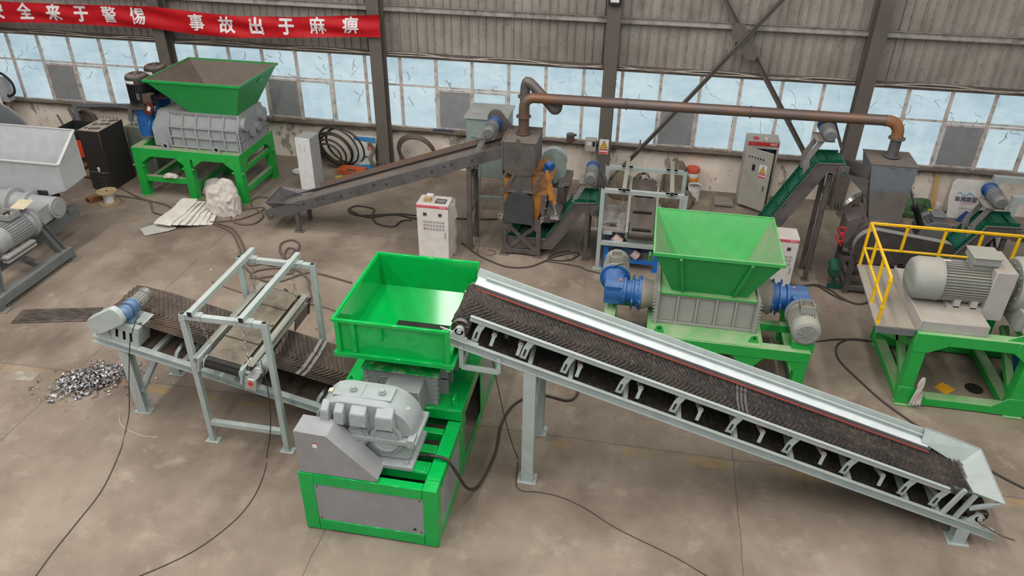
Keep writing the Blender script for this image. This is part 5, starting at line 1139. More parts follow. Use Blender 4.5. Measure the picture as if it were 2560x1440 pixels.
# ---- pipe line
t = thing('pipe', 'long brown rusty steel pipe running from brown hopper across to right hopper', 'pipe', (1.2, 15.5, 2.6)); R = .105
def elbow(g, c, a, b, r, n=8):
    a, b = Vector(a), Vector(b); return [Vector(c)+a*r*(1-math.sin(math.pi/2*i/n))+b*r*(1-math.cos(math.pi/2*i/n)) for i in range(n+1)]
g = G(); g.cyl((-2.52, 15.5, 2.64), (-2.52, 15.5, 3.20), R, n=20); g.tube([(-2.52, 15.5, 3.18)]+[(-2.52+.22*(1-math.cos(a)), 15.5, 3.22+.22*math.sin(a)) for a in [math.pi/2*i/8 for i in range(1, 9)]], R, 20); r1 = g.build('riser', RUST, t)
for z in (2.66, 3.02): G().cyl((-2.52, 15.5, z), (-2.52, 15.5, z+.025), R*1.5, n=24).build('flange', RUST, r1)
g = G(); g.cyl((-2.31, 15.5, 3.44), (4.60, 15.5, 3.47), R, n=20); rn = g.build('run', RUST, t)
for x in (-.4, 2.05): g = G(); g.ring((x, 15.5, 3.447+.004*x), (1, 0, 0), R+.006, .014, 24, 6); g.build('weld_ring', STEEL, rn)
g = G(); g.tube([(4.58, 15.5, 3.47)]+[(4.62+.25*math.sin(a), 15.5, 3.22+.25*math.cos(a)) for a in [math.pi/2*i/8 for i in range(1, 9)]]+[(4.87, 15.5, 3.15)], R*1.06, 20); g.build('elbow', RUSTO, t)
g = G(); g.cyl((4.88, 15.5, 2.72), (4.88, 15.5, 3.16), R, n=20); r2 = g.build('riser', STEEL2, t)
for z in (2.76, 3.12): G().cyl((4.88, 15.5, z), (4.88, 15.5, z+.025), R*1.5, n=24).build('flange', STEEL2, r2)
t = thing('pipe', 'short dark steel pipe bend standing behind the long pipe above brown hopper', 'pipe', (-2.55, 15.78, 2.64))
g = G(); g.cyl((-2.55, 15.80, 2.645), (-2.55, 15.80, 3.5), R, n=18); rs = g.build('riser', STEEL, t); G().cyl((-2.55, 15.80, 3.35), (-2.55, 15.80, 3.38), R*1.45, n=20).build('flange', STEEL, rs)
g = G(); g.tube(smoothpath([(-2.55, 15.80, 3.45), (-2.53, 15.80, 3.62), (-2.44, 15.78, 3.66), (-1.98, 15.70, 3.24)], 5), R, 18); g.tube(smoothpath([(-2.0, 15.70, 3.26), (-1.9, 15.69, 3.16), (-1.84, 15.69, 3.2), (-1.83, 15.69, 3.40)], 5), R, 18); g.build('sloping_run', STEEL, t)
G().cyl((-1.83, 15.69, 3.36), (-1.83, 15.69, 3.385), R*1.5, n=20).build('flange', STEEL, rs)
# ---- teal dust cabinet
t = thing('dust_cabinet', 'tall pale teal dust collector cabinet on legs against the back wall', 'cabinet', (-3.65, 17.4, 0))
bx = G(); bx.box(-4.13, -3.18, 16.98, 17.95, .92, 2.38); bx.prism([(-4.13, 16.98, 2.38), (-3.18, 16.98, 2.38), (-3.18, 16.98, 2.40), (-4.13, 16.98, 2.40)], (0, .97, 0)); b_o = bx.build('body', TEAL, t, bevel=.008)
g = G(); g.box(-4.17, -3.14, 16.94, 17.99, 2.38, 2.43); g.build('roof', paint('dusty_teal_roof', (.34, .38, .36), .5, dust=.5, wear=(.5, .56, .56), wearamt=.6), b_o)
for z in (1.55, 1.95):
    g = G(); g.tube([(-4.0, 16.97, z), (-4.0, 16.93, z+.02), (-3.75, 16.93, z), (-3.75, 16.97, z)], .012, 6); g.build('handle', TEAL, b_o)
for x in (-4.12, -3.25):
    for y in (16.99, 17.88): G().box(x, x+.07, y, y+.07, 0, .92).build('leg', TEAL, t)
G().box(-4.1, -3.2, 17.0, 17.05, .35, .41).build('brace', TEAL, t)
g = G(); g.box(-3.42, -3.20, 16.80, 16.98, 1.85, 2.25); g.build('control_box', WCAB, t)
# ---- green cleated belts
def green_belt(label, path, y0, y1, legs, cat='conveyor', head=None, rail=STEEL, extra=None):
    c = path[len(path)//2]; t = thing('cleated_conveyor', label, cat, (path[0][0], (y0+y1)/2, 0)); h = .13
    P_ = [Vector((x, 0, z)) for x, z in path]
    def nrm(i):
        d = (P_[min(i+1, len(P_)-1)]-P_[max(i-1, 0)]).normalized(); return Vector((-d.z, 0, d.x))
    for y, in ((y0,), (y1,)):
        g = G()
        for i in range(len(P_)-1):
            n0, n1 = nrm(i), nrm(i+1); a0, a1, b0, b1 = P_[i]+n0*.02, P_[i+1]+n1*.02, P_[i]-n0*.24, P_[i+1]-n1*.24
            g.prism([(q.x, y, q.z) for q in (a0, a1, b1, b0)], (0, .012, 0))
            for e0, e1 in ((a0, a1), (b0, b1)): g.bar((e0.x, y+(.03 if y == y0 else -.02), e0.z), (e1.x, y+(.03 if y == y0 else -.02), e1.z), .06, .012, (0, 1, 0)) if False else g.bar((e0.x, y+.006, e0.z), (e1.x, y+.006, e1.z), .06, .012)
        g.build('side_frame', rail, t, smooth=False)
    g = G(); vs = []; yy0, yy1 = y0+.05, y1-.05; off = .0
    top_ = [P_[i]+nrm(i)*off for i in range(len(P_))]; bot = [P_[i]-nrm(i)*.2 for i in range(len(P_))]
    loop = top_+bot[::-1]; n = len(loop); g.add([(q.x, yy0, q.z) for q in loop]+[(q.x, yy1, q.z) for q in loop], [(i, (i+1) % n, n+(i+1) % n, n+i) for i in range(n)])
    b = g.build('belt', GBELT, t, smooth=False)
    L = [0]
    for a, c_ in zip(top_, top_[1:]): L.append(L[-1]+(c_-a).length)
    def at(s):
        for i in range(len(L)-1):
            if s <= L[i+1] or i == len(L)-2:
                f = (s-L[i])/(L[i+1]-L[i]); d = (top_[i+1]-top_[i]).normalized(); return top_[i].lerp(top_[i+1], f), Vector((-d.z, 0, d.x))
    for y in (yy0+.04, yy1-.04):
        g = G(); s = 0; k = 0; pts = []
        while s < L[-1]: pts.append((at(s), y+(.014 if k % 2 else -.014))); s += .028; k += 1
        for (p0, ya), (p1, yb) in zip(pts, pts[1:]):
            g.add([(p0[0].x, ya, p0[0].z), (p1[0].x, yb, p1[0].z), tuple(p1[0]+p1[1]*.07+Vector((0, yb, 0))), tuple(p0[0]+p0[1]*.07+Vector((0, ya, 0)))], [(0, 1, 2, 3)])
        g.build('corrugated_edge', GBELT, b, smooth=False)
    s = .2
    while s < L[-1]-.1:
        p, n_ = at(s); g = G(); g.bar((p.x, yy0+.06, p.z), (p.x, yy1-.06, p.z), .012, .12, n_); g.build('cleat', GBELT, b); s += .36
    for (x, y, z) in legs:
        g = G(); g.box(x-.04, x+.04, y-.04, y+.04, .01, z); g.box(x-.09, x+.09, y-.08, y+.08, 0, .01); g.build('leg', rail, t)
    if len(legs) > 1:
        a, b_ = legs[0], legs[1]
        for z in (.5, 1.2):
            if z < a[2]-.1: G().bar((a[0], a[1], z), (b_[0], b_[1], z+.3), .04, .04).build('leg_brace', rail, t)
    e = P_[-1]; g = G(); g.cyl((e.x+.02, y0-.02, e.z-.13), (e.x+.02, y1+.02, e.z-.13), .10, n=20)
    g.cyl((e.x+.02, y0-.1, e.z-.13), (e.x+.02, y1+.06, e.z-.13), .03, n=10); g.build('head_drum', GBELT, t)
    g = G(); g.cyl((e.x+.02, y0-.08, e.z-.13), (e.x+.02, y0-.03, e.z-.13), .07, n=12); g.box(e.x-.1, e.x+.1, y0-.05, y0-.01, e.z-.25, e.z-.02); g.build('bearing_block', STEEL, t)
    return t
gb1 = green_belt('small green cleated belt conveyor rising from under brown crusher', [(-2.75, .40), (-1.86, .42), (-1.26, 1.36), (-.84, 1.38)], 15.0, 15.78, [(-1.0, 15.04, 1.16), (-1.0, 15.74, 1.16), (-2.55, 15.1, .2), (-2.55, 15.7, .2)])
drive_head(gb1, -1.0, 15.15, 1.93, w=.6, out=1)
G().bar((-.95, 15.75, 2.05), (-.62, 15.75, 1.45), .05, .2, (0, 1, 0)).build('belt_guard', STEEL, gb1)
gb2 = green_belt('tall green cleated belt conveyor climbing steeply to the right hopper', [(2.0, .28), (2.25, .34), (3.44, 2.66), (3.92, 2.68)], 15.02, 15.74, [(3.72, 15.12, 2.44), (3.86, 15.62, 2.44), (3.72, 15.62, 2.44)])
drive_head(gb2, 3.56, 15.2, 3.22, w=.6, out=1)
G().bar((3.72, 15.8, 3.3), (3.98, 15.8, 2.75), .05, .2, (0, 1, 0)).build('belt_guard', STEEL, gb2)
gb3 = green_belt('green cleated belt conveyor behind yellow railing at right edge of the picture', [(5.5, .35), (5.75, .42), (6.62, 1.86), (7.2, 1.88)], 14.5, 15.2, [(7.0, 14.56, 1.65), (7.0, 15.1, 1.65)])
drive_head(gb3, 6.72, 14.65, 2.34, w=.6, out=1)
# ---- right crusher
t = thing('crusher', 'raw steel crusher with blue stained hopper and long dark belt guard behind yellow railing', 'crusher', (5.0, 15.4, 0))
hx0, hx1, hy0, hy1, zt = 4.42, 5.28, 15.05, 15.85, 2.72
m, tt, bb = nt('heat_blued_steel'); v = coords(tt); sp = nd(tt, 'ShaderNodeSeparateXYZ'); tt.links.new(v, sp.inputs[0])
r_ = nd(tt, 'ShaderNodeMapRange'); r_.inputs[1].default_value = 2.22; r_.inputs[2].default_value = 2.32; tt.links.new(math_(tt, 'ADD', sp.outputs[2], math_(tt, 'MULTIPLY', noise(tt, 1.5, 4, .6, v, 0, 1), .12)), r_.inputs[0])
cc = mixc(tt, r_.outputs[0], (.165, .145, .135), (.16, .18, .21)); cc = mixc(tt, math_(tt, 'MULTIPLY', noise(tt, 2.5, 5, .7, v, .5, .7), .6), cc, (.09, .08, .078)); tt.links.new(cc, bb.inputs['Base Color']); bb.inputs['Roughness'].default_value = .5; bb.inputs['Metallic'].default_value = .2
g = G(); g.add([(hx0, hy0, zt), (hx1, hy0, zt), (hx1, hy1, zt), (hx0, hy1, zt), (4.62, 14.98, 1.56), (5.22, 14.98, 1.56), (5.22, 15.7, 1.56), (4.62, 15.7, 1.56)], [(0, 1, 2, 3), (0, 4, 5, 1), (1, 5, 6, 2), (2, 6, 7, 3), (3, 7, 4, 0), (4, 7, 6, 5)])
hp = g.build('hopper', m, t, smooth=False)
g = G(); g.box(hx0-.01, hx1+.02, hy0-.01, hy1+.02, zt, zt+.015); g.box(4.78, 4.86, hy0-.01, hy0+.01, zt-.04, zt+.03); g.build('hopper_lid', MATS['dusty_steel_top'], hp)
g = G(); g.prism([(hx0+.02, hy0, 2.40), (3.98, hy0-.02, 2.50), (hx0+.06, hy0-.03, 2.05)], (0, .012, 0)); g.prism([(hx0+.02, hy0+.02, 2.66), (hx0, hy0+.05, 2.3), (4.05, hy0+.6, 2.25), (3.95, hy0+.6, 2.6)], (0, .012, 0)); g.prism([(hx0+.06, hy0-.01, 2.05), (4.60, 14.96, 1.52), (4.56, 14.96, 1.52), (hx0+.0, hy0-.01, 2.05)], (0, .04, 0)); g.build('inlet_flap', STEEL2, hp, smooth=False)
X0, X1, Y0, Y1 = 4.42, 6.3, 14.7, 15.9; w = .1
for x in (X0, 5.5, X1-w):
    for y in (Y0, Y1-w): G().box(x, x+w, y, y+w, 0, .92).build('leg', STEEL, t)
g = G()
for z in (.12, .35, .85):
    for y in (Y0+.01, Y1-w): g.box(X0+w, X1-w, y, y+w-.02, z-.04, z+.05)
    for x in (X0, X1-w): g.box(x+.01, x+w-.01, Y0+w, Y1-w, z-.04, z+.05)
g.build('frame', STEEL, t)
g = G(); g.cyl((4.85, Y0+.2, 1.2), (4.85, Y1-.1, 1.2), .40, n=26); g.prism([(4.3, Y0+.25, .92), (5.5, Y0+.25, .92), (5.35, Y0+.25, 1.54), (4.5, Y0+.25, 1.54)], (0, .85, 0)); g.build('housing', STEEL, t)
g = G(); c0, c1, r0_, r1_ = Vector((4.76, 14.56, 1.17)), Vector((6.02, 14.56, 1.20)), .39, .21
pts = [c0+Vector((r0_*math.cos(a), 0, r0_*math.sin(a))) for a in [math.pi*.53+math.pi*.94*i/14 for i in range(15)]]+[c1+Vector((r1_*math.cos(a), 0, r1_*math.sin(a))) for a in [-math.pi*.53+math.pi*1.06*i/12 for i in range(13)]]
g.prism(pts, (0, .16, 0)); gd = g.build('belt_guard', paint('dark_guard_plate', (.055, .047, .044), .5, wear=(.09, .08, .075), wearamt=.5), t)
g = G(); g.m = 0
n = len(pts)
for i in range(n):
    a, b = pts[i], pts[(i+1) % n]; mid = (a+b)/2
    if mid.z > 1.12 or mid.x < 4.5: g.add([a, b, b+Vector((0, .16, 0)), a+Vector((0, .16, 0))], [(0, 1, 2, 3)]); 
for i in range(len(g.v)): g.v[i] = g.v[i]+(g.v[i]-Vector((5.3, g.v[i].y, 1.15))).normalized()*.004
g.build('guard_rim', CHROME if False else paint('bright_guard_rim', (.42, .41, .40), .4, metal=.5, dust=.3), gd)
for x, z in ((5.3, 1.18), (5.3, 1.12), (5.95, 1.16), (5.95, 1.22)): G().cyl((x, 14.562, z), (x, 14.552, z), .02, n=8).build('bolt', DARKIN, gd)
g = G(); g.lathe((4.5, 15.9, 1.45), (-.3, .3, .2), [(0, .34), (.08, .34), (.10, .28)], 26); g.build('flywheel', CHROME, t)
g = G(); g.prism([(4.25, 15.0, 1.0), (4.25, 15.0, 1.5), (4.55, 15.0, 1.68), (4.6, 15.0, 1.0)], (0, .5, 0)); g.bar((4.42, 15.02, 1.9), (4.62, 14.98, 1.5), .06, .06); g.build('side_casing', paint('purple_brown_steel', (.13, .105, .105), .5, wear=(.07, .06, .06), wearamt=.6), t)
for z in (1.36, 1.18):
    g = G(); g.ring((4.15, 14.86, z), (.3, 1, 0), .07, .016, 16, 6); g.cyl((4.15, 14.86, z-.09), (4.2, 14.86, z-.16), .02, n=8); g.build('hook', REDP, t)
g = G(); g.cyl((4.2, 14.75, .42), (4.22, 15.1, .5), .11, n=18); g.box(4.12, 4.3, 14.8, 15.05, .3, .42); g.box(4.14, 4.42, 14.84, 14.92, .0, .1); g.bar((4.2, 14.9, .3), (4.3, 14.9, .05), .06, .06); g.build('tail_motor', paint('dark_green_motor', (.015, .09, .06), .45), t)
g = G(); g.cyl((5.42, 15.55, 2.08), (5.66, 15.6, 1.62), .028, n=12); g.m = 1; g.cyl((5.62, 15.6, 1.72), (5.86, 15.62, 1.24), .065, n=14); g.cyl((5.6, 15.6, 1.70), (5.64, 15.6, 1.66), .085, n=14); g.build('hydraulic_cylinder', [CHROME, BLACK], t)
motor(t, (6.18, 15.5, 1.05), (0, 1, 0), .31, .75, P('motor_silver_grey', (.17, .18, .18)), name='motor', box=True, fins=24)
g = G(); g.box(5.8, 6.5, 15.4, 16.3, .6, .72)
for x in (5.85, 6.4): g.box(x, x+.08, 15.5, 15.58, 0, .6); g.box(x, x+.08, 16.1, 16.18, 0, .6)
g.build('motor_stand', STEEL, t)
# ---- grey frame with hung belt separator
t = thing('portal_frame', 'pale grey square tube frame standing behind middle hopper near the wall', 'frame', (.15, 15.3, 0)); w = .085; ZT = 1.90
for y in (14.72, 15.98):
    for x in (-.70, .98):
        lg = G().box(x-w/2, x+w/2, y-w/2, y+w/2, .012, ZT).build('leg', LGREY, t); G().box(x-w*.4, x+w*.4, y-w*.4, y+w*.4, ZT, ZT+.002).build('tube_end', DARKIN, lg); G().box(x-.09, x+.09, y-.07, y+.07, 0, .012).build('foot_plate', LGREY, lg)
    G().box(-.70+w/2, .98-w/2, y-w/2, y+w/2, ZT-w, ZT).build('top_beam', LGREY, t)
G().box(-.70+w/2, .98-w/2, 14.72-w/2, 14.72+w/2, .60, .60+w).build('lower_beam', LGREY, t)
for x in (-.27, .69):
    b = G().box(x-w/2, x+w/2, 14.60, 16.3, ZT, ZT+w).build('hanger_beam', LGREYD, t); G().box(x-w*.4, x+w*.4, 14.598, 14.61, ZT+.008, ZT+w-.008).build('tube_end', DARKIN, b)
    for y in (14.72, 15.98): G().box(x-.12, x+.12, y-.06, y+.06, ZT-.012, ZT).build('clamp', LGREY, t)
t = thing('magnetic_separator', 'narrow brown belt separator with dark cleats hanging inside the back grey frame', 'separator', (.15, 15.3, .8))
p0, p1 = Vector((.16, 14.75, .90)), Vector((.14, 16.2, 1.42)); dd = (p1-p0).normalized(); M = frame_m(p0, dd, (0, 0, 1))
g = G(M); Ls = (p1-p0).length; path = [(.11*math.cos(a), .11*math.sin(a)) for a in [math.pi/2+math.pi*i/8 for i in range(9)]]+[(Ls+.11*math.cos(a), .11*math.sin(a)) for a in [-math.pi/2+math.pi*i/8 for i in range(9)]]
n = len(path); g.add([(x, -.25, z) for x, z in path]+[(x, .25, z) for x, z in path], [(i, (i+1) % n, n+(i+1) % n, n+i) for i in range(n)]+[tuple(range(n-1, -1, -1)), tuple(range(n, 2*n))])
g.build('belt', paint('dark_brown_belt', (.085, .068, .058), .6, dust=.35, dcol=(.2, .165, .14)), t)
for x in (-.02, .5, 1.0): G(M).box(x, x+.05, -.20, .20, .10, .15).build('cleat', RUBBER, t)
for s in (-1, 1):
    g = G(M); g.box(-.05, Ls+.1, s*.30-.03, s*.30+.03, -.10, .08); g.build('side_rail', LGREYD, t)
g = G(); g.prism([(-.15, 14.78, .76), (.45, 14.78, .76), (.42, 14.80, .62), (.0, 14.80, .52)], (0, .8, 0)); g.build('discharge_chute', LGREYD, t)
for x in (-.29, .48):
    for y, z in ((14.78, 1.08), (15.9, 1.45)):
        g = G(); a = Vector((x, y, 1.82)); b_ = Vector((x+.02, y, z)); n = 6
        for k in range(n):
            c = a.lerp(b_, (k+.5)/n); q = Vector((1, 0, 0)) if k % 2 else Vector((0, 1, 0)); L2 = (a-b_).length/n*.55; u = Vector((0, 0, 1)); g.tube([c+u*L2*.7+q*.016, c+u*L2, c+u*L2*.7-q*.016, c-u*L2*.7-q*.016, c-u*L2, c-u*L2*.7+q*.016], .006, 5, True)
        g.build('chain', CHROME, t)
t = thing('vibrating_feeder', 'bare metal tray feeder on bright blue frame under the back grey frame', 'feeder', (-.2, 15.2, 0))
g = G(); g.box(-.80, -.20, 14.80, 15.72, .93, .94); g.box(-.80, -.20, 15.70, 15.72, .94, 1.08); g.box(-.81, -.79, 14.80, 15.72, .94, 1.06); g.box(-.21, -.19, 14.80, 15.72, .94, 1.06); g.box(-.9, -.1, 14.78, 14.80, .88, .945); tr = g.build('tray', paint('worn_tray_metal', (.40, .37, .35), .45, metal=.3, wear=(.22, .17, .15), wearamt=.8), t, smooth=False)
rr = random.Random(2); g = G()
for k in range(40): x, y = -.47+rr.gauss(0, .05), 15.0+rr.gauss(0, .06); g.bar((x, y, .945), (x+rr.uniform(-.05, .05), y+rr.uniform(-.05, .05), .95), .012, .008)
o = g.build('filings', paint('rusty_filings', (.10, .055, .04), .8), tr); o['kind'] = 'stuff'
for x in (-.54, .55):
    for y in (14.82, 15.7):
        g = G(); g.box(x-.05, x+.05, y-.05, y+.05, .01, .62 if x < 0 else .5); g.box(x-.09, x+.09, y-.07, y+.07, 0, .01); lg = g.build('leg', BLUEF, t); g = G(); g.box(x-.08, x+.08, y-.06, y+.06, .62, .65); g.build('cap_plate', BLUEF, lg) if x < 0 else None
        if x < 0:
            g = G()
            for k in range(5): g.ring((x, y, .67+.03*k), (0, 0, 1), .045, .012, 14, 5)
            g.build('spring', BLACK, lg); G().box(x-.10, x+.10, y-.06, y+.06, .82, .90).build('spring_seat', LGREY, lg)
g = G(); g.box(-.5, .5, 14.79, 14.87, .16, .24); g.box(-.58, -.5, 14.87, 15.66, .3, .38); g.box(-.5, .5, 15.66, 15.74, .3, .38); g.build('base_beam', BLUEF, t)
g = G(); g.prism([(-.45, 14.9, .5), (.5, 14.9, .62), (.5, 14.9, .4), (-.2, 14.9, .35)], (0, .7, 0)); g.build('pan_skirt', paint('dark_blue_pan', (.02, .04, .14), .5), t)
g = G(); c0, c1 = Vector((-.36, 14.86, .70)), Vector((.10, 14.82, .36)); d = (c1-c0).normalized()
g.cyl(c0+d*.12, c1-d*.08, .09, n=18); vb = g.build('vibration_motor', paint('petrol_blue_motor', (.02, .06, .13), .45), t)
for a, b in ((c0-d*.06, c0+d*.14), (c1-d*.10, c1+d*.06)): G().cyl(a, b, .10, n=18).build('motor_cap', paint('pink_motor_cap', (.55, .40, .38), .5) if 'pink_motor_cap' not in MATS else MATS['pink_motor_cap'], vb)
# ---- grey frame at the right edge
t = thing('portal_frame', 'pale grey tube frame partly seen at the right edge near the wall', 'frame', (8.3, 16.9, 0))
for x in (7.85, 9.3):
    for y in (16.5, 17.6): G().box(x-.07, x+.07, y-.07, y+.07, 0, 1.72).build('leg', LGREY, t)
for y in (16.5, 17.6): G().box(7.92, 9.23, y-.07, y+.07, 1.58, 1.72).build('top_beam', LGREY, t)
solo(G().box(7.55, 7.72, 16.75, 16.95, 0, 1.2), 'post', paint('brown_post', (.12, .09, .075), .8), 'brown post standing beside the grey tube frame at the right edge', 'post')
# ================================================================ CABINETS
def control_cabinet(label, x0, x1, y0, y1, h, cap=True):
    t = thing('control_cabinet', label, 'cabinet', ((x0+x1)/2, (y0+y1)/2, 0)); w = x1-x0
    b = G().box(x0, x1, y0, y1, 0, h).build('body', WCAB, t, bevel=.012)
    g = G(); g.box(x0+.01, x1-.01, y0-.016, y0, .06, h-.09); d = g.build('door', paint('cabinet_door_white', (.72, .68, .65), .4, dust=.2) if 'cabinet_door_white' not in MATS else MATS['cabinet_door_white'], t, bevel=.004)
    s = G().box(x0, x1, y0-.018, y0-.001, h-.085, h-.03).build('title_strip', PINK, t)
    M = Matrix(((1, 0, 0, x0+w*.2), (0, 0, -1, y0-.018), (0, 1, 0, h-.058), (0, 0, 0, 1)))
    text('— ··', MATS['white_enamel'], s, M, .03, 'lettering'); M[0][3] = x0+w*.83; text('电控柜', MATS['white_enamel'], s, M, .042, 'lettering')
    for fx in (.27, .75):
        x = x0+w*fx; g = G(); g.box(x-.04, x+.04, y0-.026, y0-.016, h-.27, h-.19); g.m = 1; g.box(x-.03, x+.03, y0-.028, y0-.026, h-.25, h-.21); g.build('meter', [P('meter_grey', (.22, .21, .2), .4), BLACK], d)
    for r in range(3):
        for c in range(7):
            x = x0+w*(.24+.1*c); z = h-.40-.085*r; red = r == 2 and c == 0
            g = G(); g.cyl((x, y0-.016, z), (x, y0-.03, z), .022, n=12); g.m = 1; g.cyl((x, y0-.03, z), (x, y0-.042, z), .014, n=10); g.build('push_button', [P('button_ring', (.33, .33, .33), .4, metal=.3), REDP if red else P('button_grey', (.42, .42, .42), .4)], d)
    g = G(); g.box(x1-.09, x1-.06, y0-.03, y0-.016, h*.42, h*.42+.13); g.build('handle', CABSIDE, d)
    return t
t = control_cabinet('white control cabinet with three rows of buttons wrapped in loose plastic behind front hopper', -4.63, -3.93, 14.38, 14.84, 1.34)
FILM = bpy.data.materials.new('clear_plastic_film'); FILM.use_nodes = True; b_ = FILM.node_tree.nodes['Principled BSDF']; b_.inputs['Base Color'].default_value = (.85, .83, .8, 1); b_.inputs['Roughness'].default_value = .25; b_.inputs['Alpha'].default_value = .42; MATS['clear_plastic_film'] = FILM
rr = random.Random(4); g = G(); nz, ny = 10, 9; vs = []
for i in range(nz+1):
    for j in range(ny+1):
        z = .05+1.29*i/nz; y = 14.36+.50*j/ny; vs.append((-3.925+.015+.05*rr.random()+(.06 if 3 < j < 7 and i > 6 else 0), y, z))
g.add(vs, [(i*(ny+1)+j, i*(ny+1)+j+1, (i+1)*(ny+1)+j+1, (i+1)*(ny+1)+j) for i in range(nz) for j in range(ny)])
g.build('plastic_cover', FILM, t)
g = G(); g.ringrect((-4.24, -4.01, 14.46, 14.66), 1.34, 1.355, .018); g.m = 1; g.box(-4.22, -4.03, 14.48, 14.64, 1.34, 1.347); g.build('top_window', [BLACK, P('meter_grey', (.22, .21, .2), .4)], t)
c = solo(G().box(-4.48, -4.34, 14.47, 14.60, 1.342, 1.42), 'carton', paint('brown_carton', (.42, .28, .12), .8, wear=(.55, .42, .25), wearamt=.5, scale=14), 'little brown carton on top of the white control cabinet', 'box')
solo(G().box(-4.47, -4.33, 14.61, 14.74, 1.342, 1.43), 'paper_box', WHITE, 'small white box behind the brown carton on the control cabinet', 'box')
t = control_cabinet('white control cabinet standing mostly hidden behind the right side of middle green hopper', 2.56, 3.27, 14.32, 14.80, 1.34)
t = thing('cabinet', 'plain white electrical cabinet standing on the floor left of dark conveyor', 'cabinet', (-8.25, 17.25, 0))
M = Matrix.Translation((-8.36, 17.06, 0)) @ Matrix.Rotation(-.10, 4, 'Z')
G(M).box(-.19, .20, .012, .48, .0, 1.52).build('body', CABSIDE, t, bevel=.008)
g = G(M); g.box(-.195, .205, -.008, .012, .03, 1.515); d = g.build('door', paint('clean_white_door', (.74, .73, .72), .4), t, bevel=.003)
for x in (-.08, .05):
    g = G(M)
    for k in range(7): g.box(x-.02, x+.02, -.012, -.008, 1.16+.03*k, 1.175+.03*k)
    g.build('vent', P('vent_grey', (.55, .55, .55), .5), d)
t = thing('cabinet', 'tall black equipment cabinet with fan holes in its dusty top beside back left shredder', 'cabinet', (-13.55, 16.6, 0))
M = Matrix.Translation((-13.93, 16.22, 0)) @ Matrix.Rotation(.0, 4, 'Z')
G(M).box(0, .58, 0, .98, .02, 1.60).build('body', CABK, t, bevel=.008)
g = G(M); g.box(.0, .58, -.012, 0, .03, .50); g.m = 1
for r in range(4):
    for c in range(2): x = .27+.1*c; z = .13+.09*r+(.04 if r > 1 else 0); g.ringrect((x, x+.06, 0, 0), 0, 0, 0) if False else g.box(x, x+.06, -.016, -.012, z, z+.05)
d = g.build('lower_panel', [CABK, P('socket_brown', (.075, .06, .055), .5)], t)
g = G(M); g.cyl((.30, -.004, .60), (.30, .0, .60), .04, n=16); g.cyl((.30, -.006, .54), (.30, .0, .54), .03, n=12); g.build('sticker', WHITE, t)
for (x, y, r) in ((.10, .2, .045), (.26, .18, .07), (.40, .22, .07), (.14, .5, .06), (.33, .52, .07), (.47, .55, .06), (.2, .78, .06), (.40, .80, .07), (.5, .86, .05)):
    g = G(M); g.cyl((x, y, 1.60), (x, y, 1.606), r, n=18); g.m = 1; g.ring((x, y, 1.607), (0, 0, 1), r*.6, .008, 16, 5); g.build('fan_hole', [DARKIN, CABK], t)
g = G(M)
for k in range(5): g.cyl((.08+.1*k, .93, 1.6), (.08+.1*k, .93, 1.65), .012, n=6)
g.build('lifting_bolt', STEEL, t)
t = thing('cabinet', 'dull olive green cabinet standing right behind the black cabinet', 'cabinet', (-13.2, 17.9, 0))
G().box(-13.55, -12.82, 17.45, 18.2, 0, 1.30).build('body', OLIVE, t, bevel=.008)
g = G()
for k in range(5): g.cyl((-13.4+.12*k, 17.6, 1.3), (-13.4+.12*k, 17.6, 1.34), .03, n=8)
g.build('terminal', STEEL, t)
# open beige cabinet
t = thing('cabinet', 'tall beige switch cabinet with its warning labelled door swung open near the wall', 'cabinet', (2.9, 18.8, 0))
x0, x1, y0, y1, h = 2.52, 3.28, 18.62, 19.15, 1.76
g = G(); g.box(x0, x0+.02, y0, y1, .06, h); g.box(x1-.02, x1, y0, y1, .06, h); g.box(x0, x1, y1-.02, y1, .06, h); g.box(x0, x1, y0, y1, .06, .10); g.box(x0, x1, y0, y1, h-.02, h); g.box(x0, x0+.05, y0, y0+.02, .06, h); g.box(x1-.05, x1, y0, y0+.02, .06, h); g.box(x0, x1, y0, y0+.02, h-.2, h)
for x in (x0+.03, x1-.1): g.box(x, x+.07, y0+.05, y1-.05, 0, .06)
bd = g.build('body', BEIGE, t, smooth=False)
g = G(); g.box(x0+.02, x1-.02, y0-.006, y0, h-.12, h-.03); s = g.build('title_strip', paint('red_title_strip', (.50, .03, .035), .5), t)
M = Matrix(((1, 0, 0, x0+.15), (0, 0, -1, y0-.007), (0, 1, 0, h-.075), (0, 0, 0, 1))); text('— ··', WHITE, s, M, .05); M[0][3] = x1-.14; text('电控柜', WHITE, s, M, .058)
g = G(); g.box(x0+.08, x1-.08, y1-.06, y1-.03, .2, h-.25); g.m = 1
for r in range(6):
    for c in range(3): g.box(x0+.14+.18*c, x0+.26+.18*c, y1-.16, y1-.06, .35+.2*r, .48+.2*r)
g.build('switchgear', [DARKIN, BLACK, BLUED], t)
g = G(); g.box(3.02, 3.2, y1-.2, y1-.06, h-.42, h-.28); g.build('breaker', BLUED, t)
M = Matrix.Translation((x0+.01, y0-.005, 0)) @ Matrix.Rotation(math.radians(-34), 4, 'Z')
g = G(M); g.box(0, .72, -.03, 0, .09, h-.15); d = g.build('door', BEIGE, t, bevel=.004)
for k in range(6): g = G(M); g.cyl((.12+.075*k, -.03, 1.40), (.12+.075*k, -.045, 1.40), .018, n=10); g.build('indicator_lamp', BLACK, d)
g = G(M); g.box(.24, .31, -.05, -.03, 1.07, 1.22); g.build('door_lock', BLACK, d)
g = G(M); g.box(.60, .625, -.05, -.03, .62, .75); g.build('latch', STEEL, d)
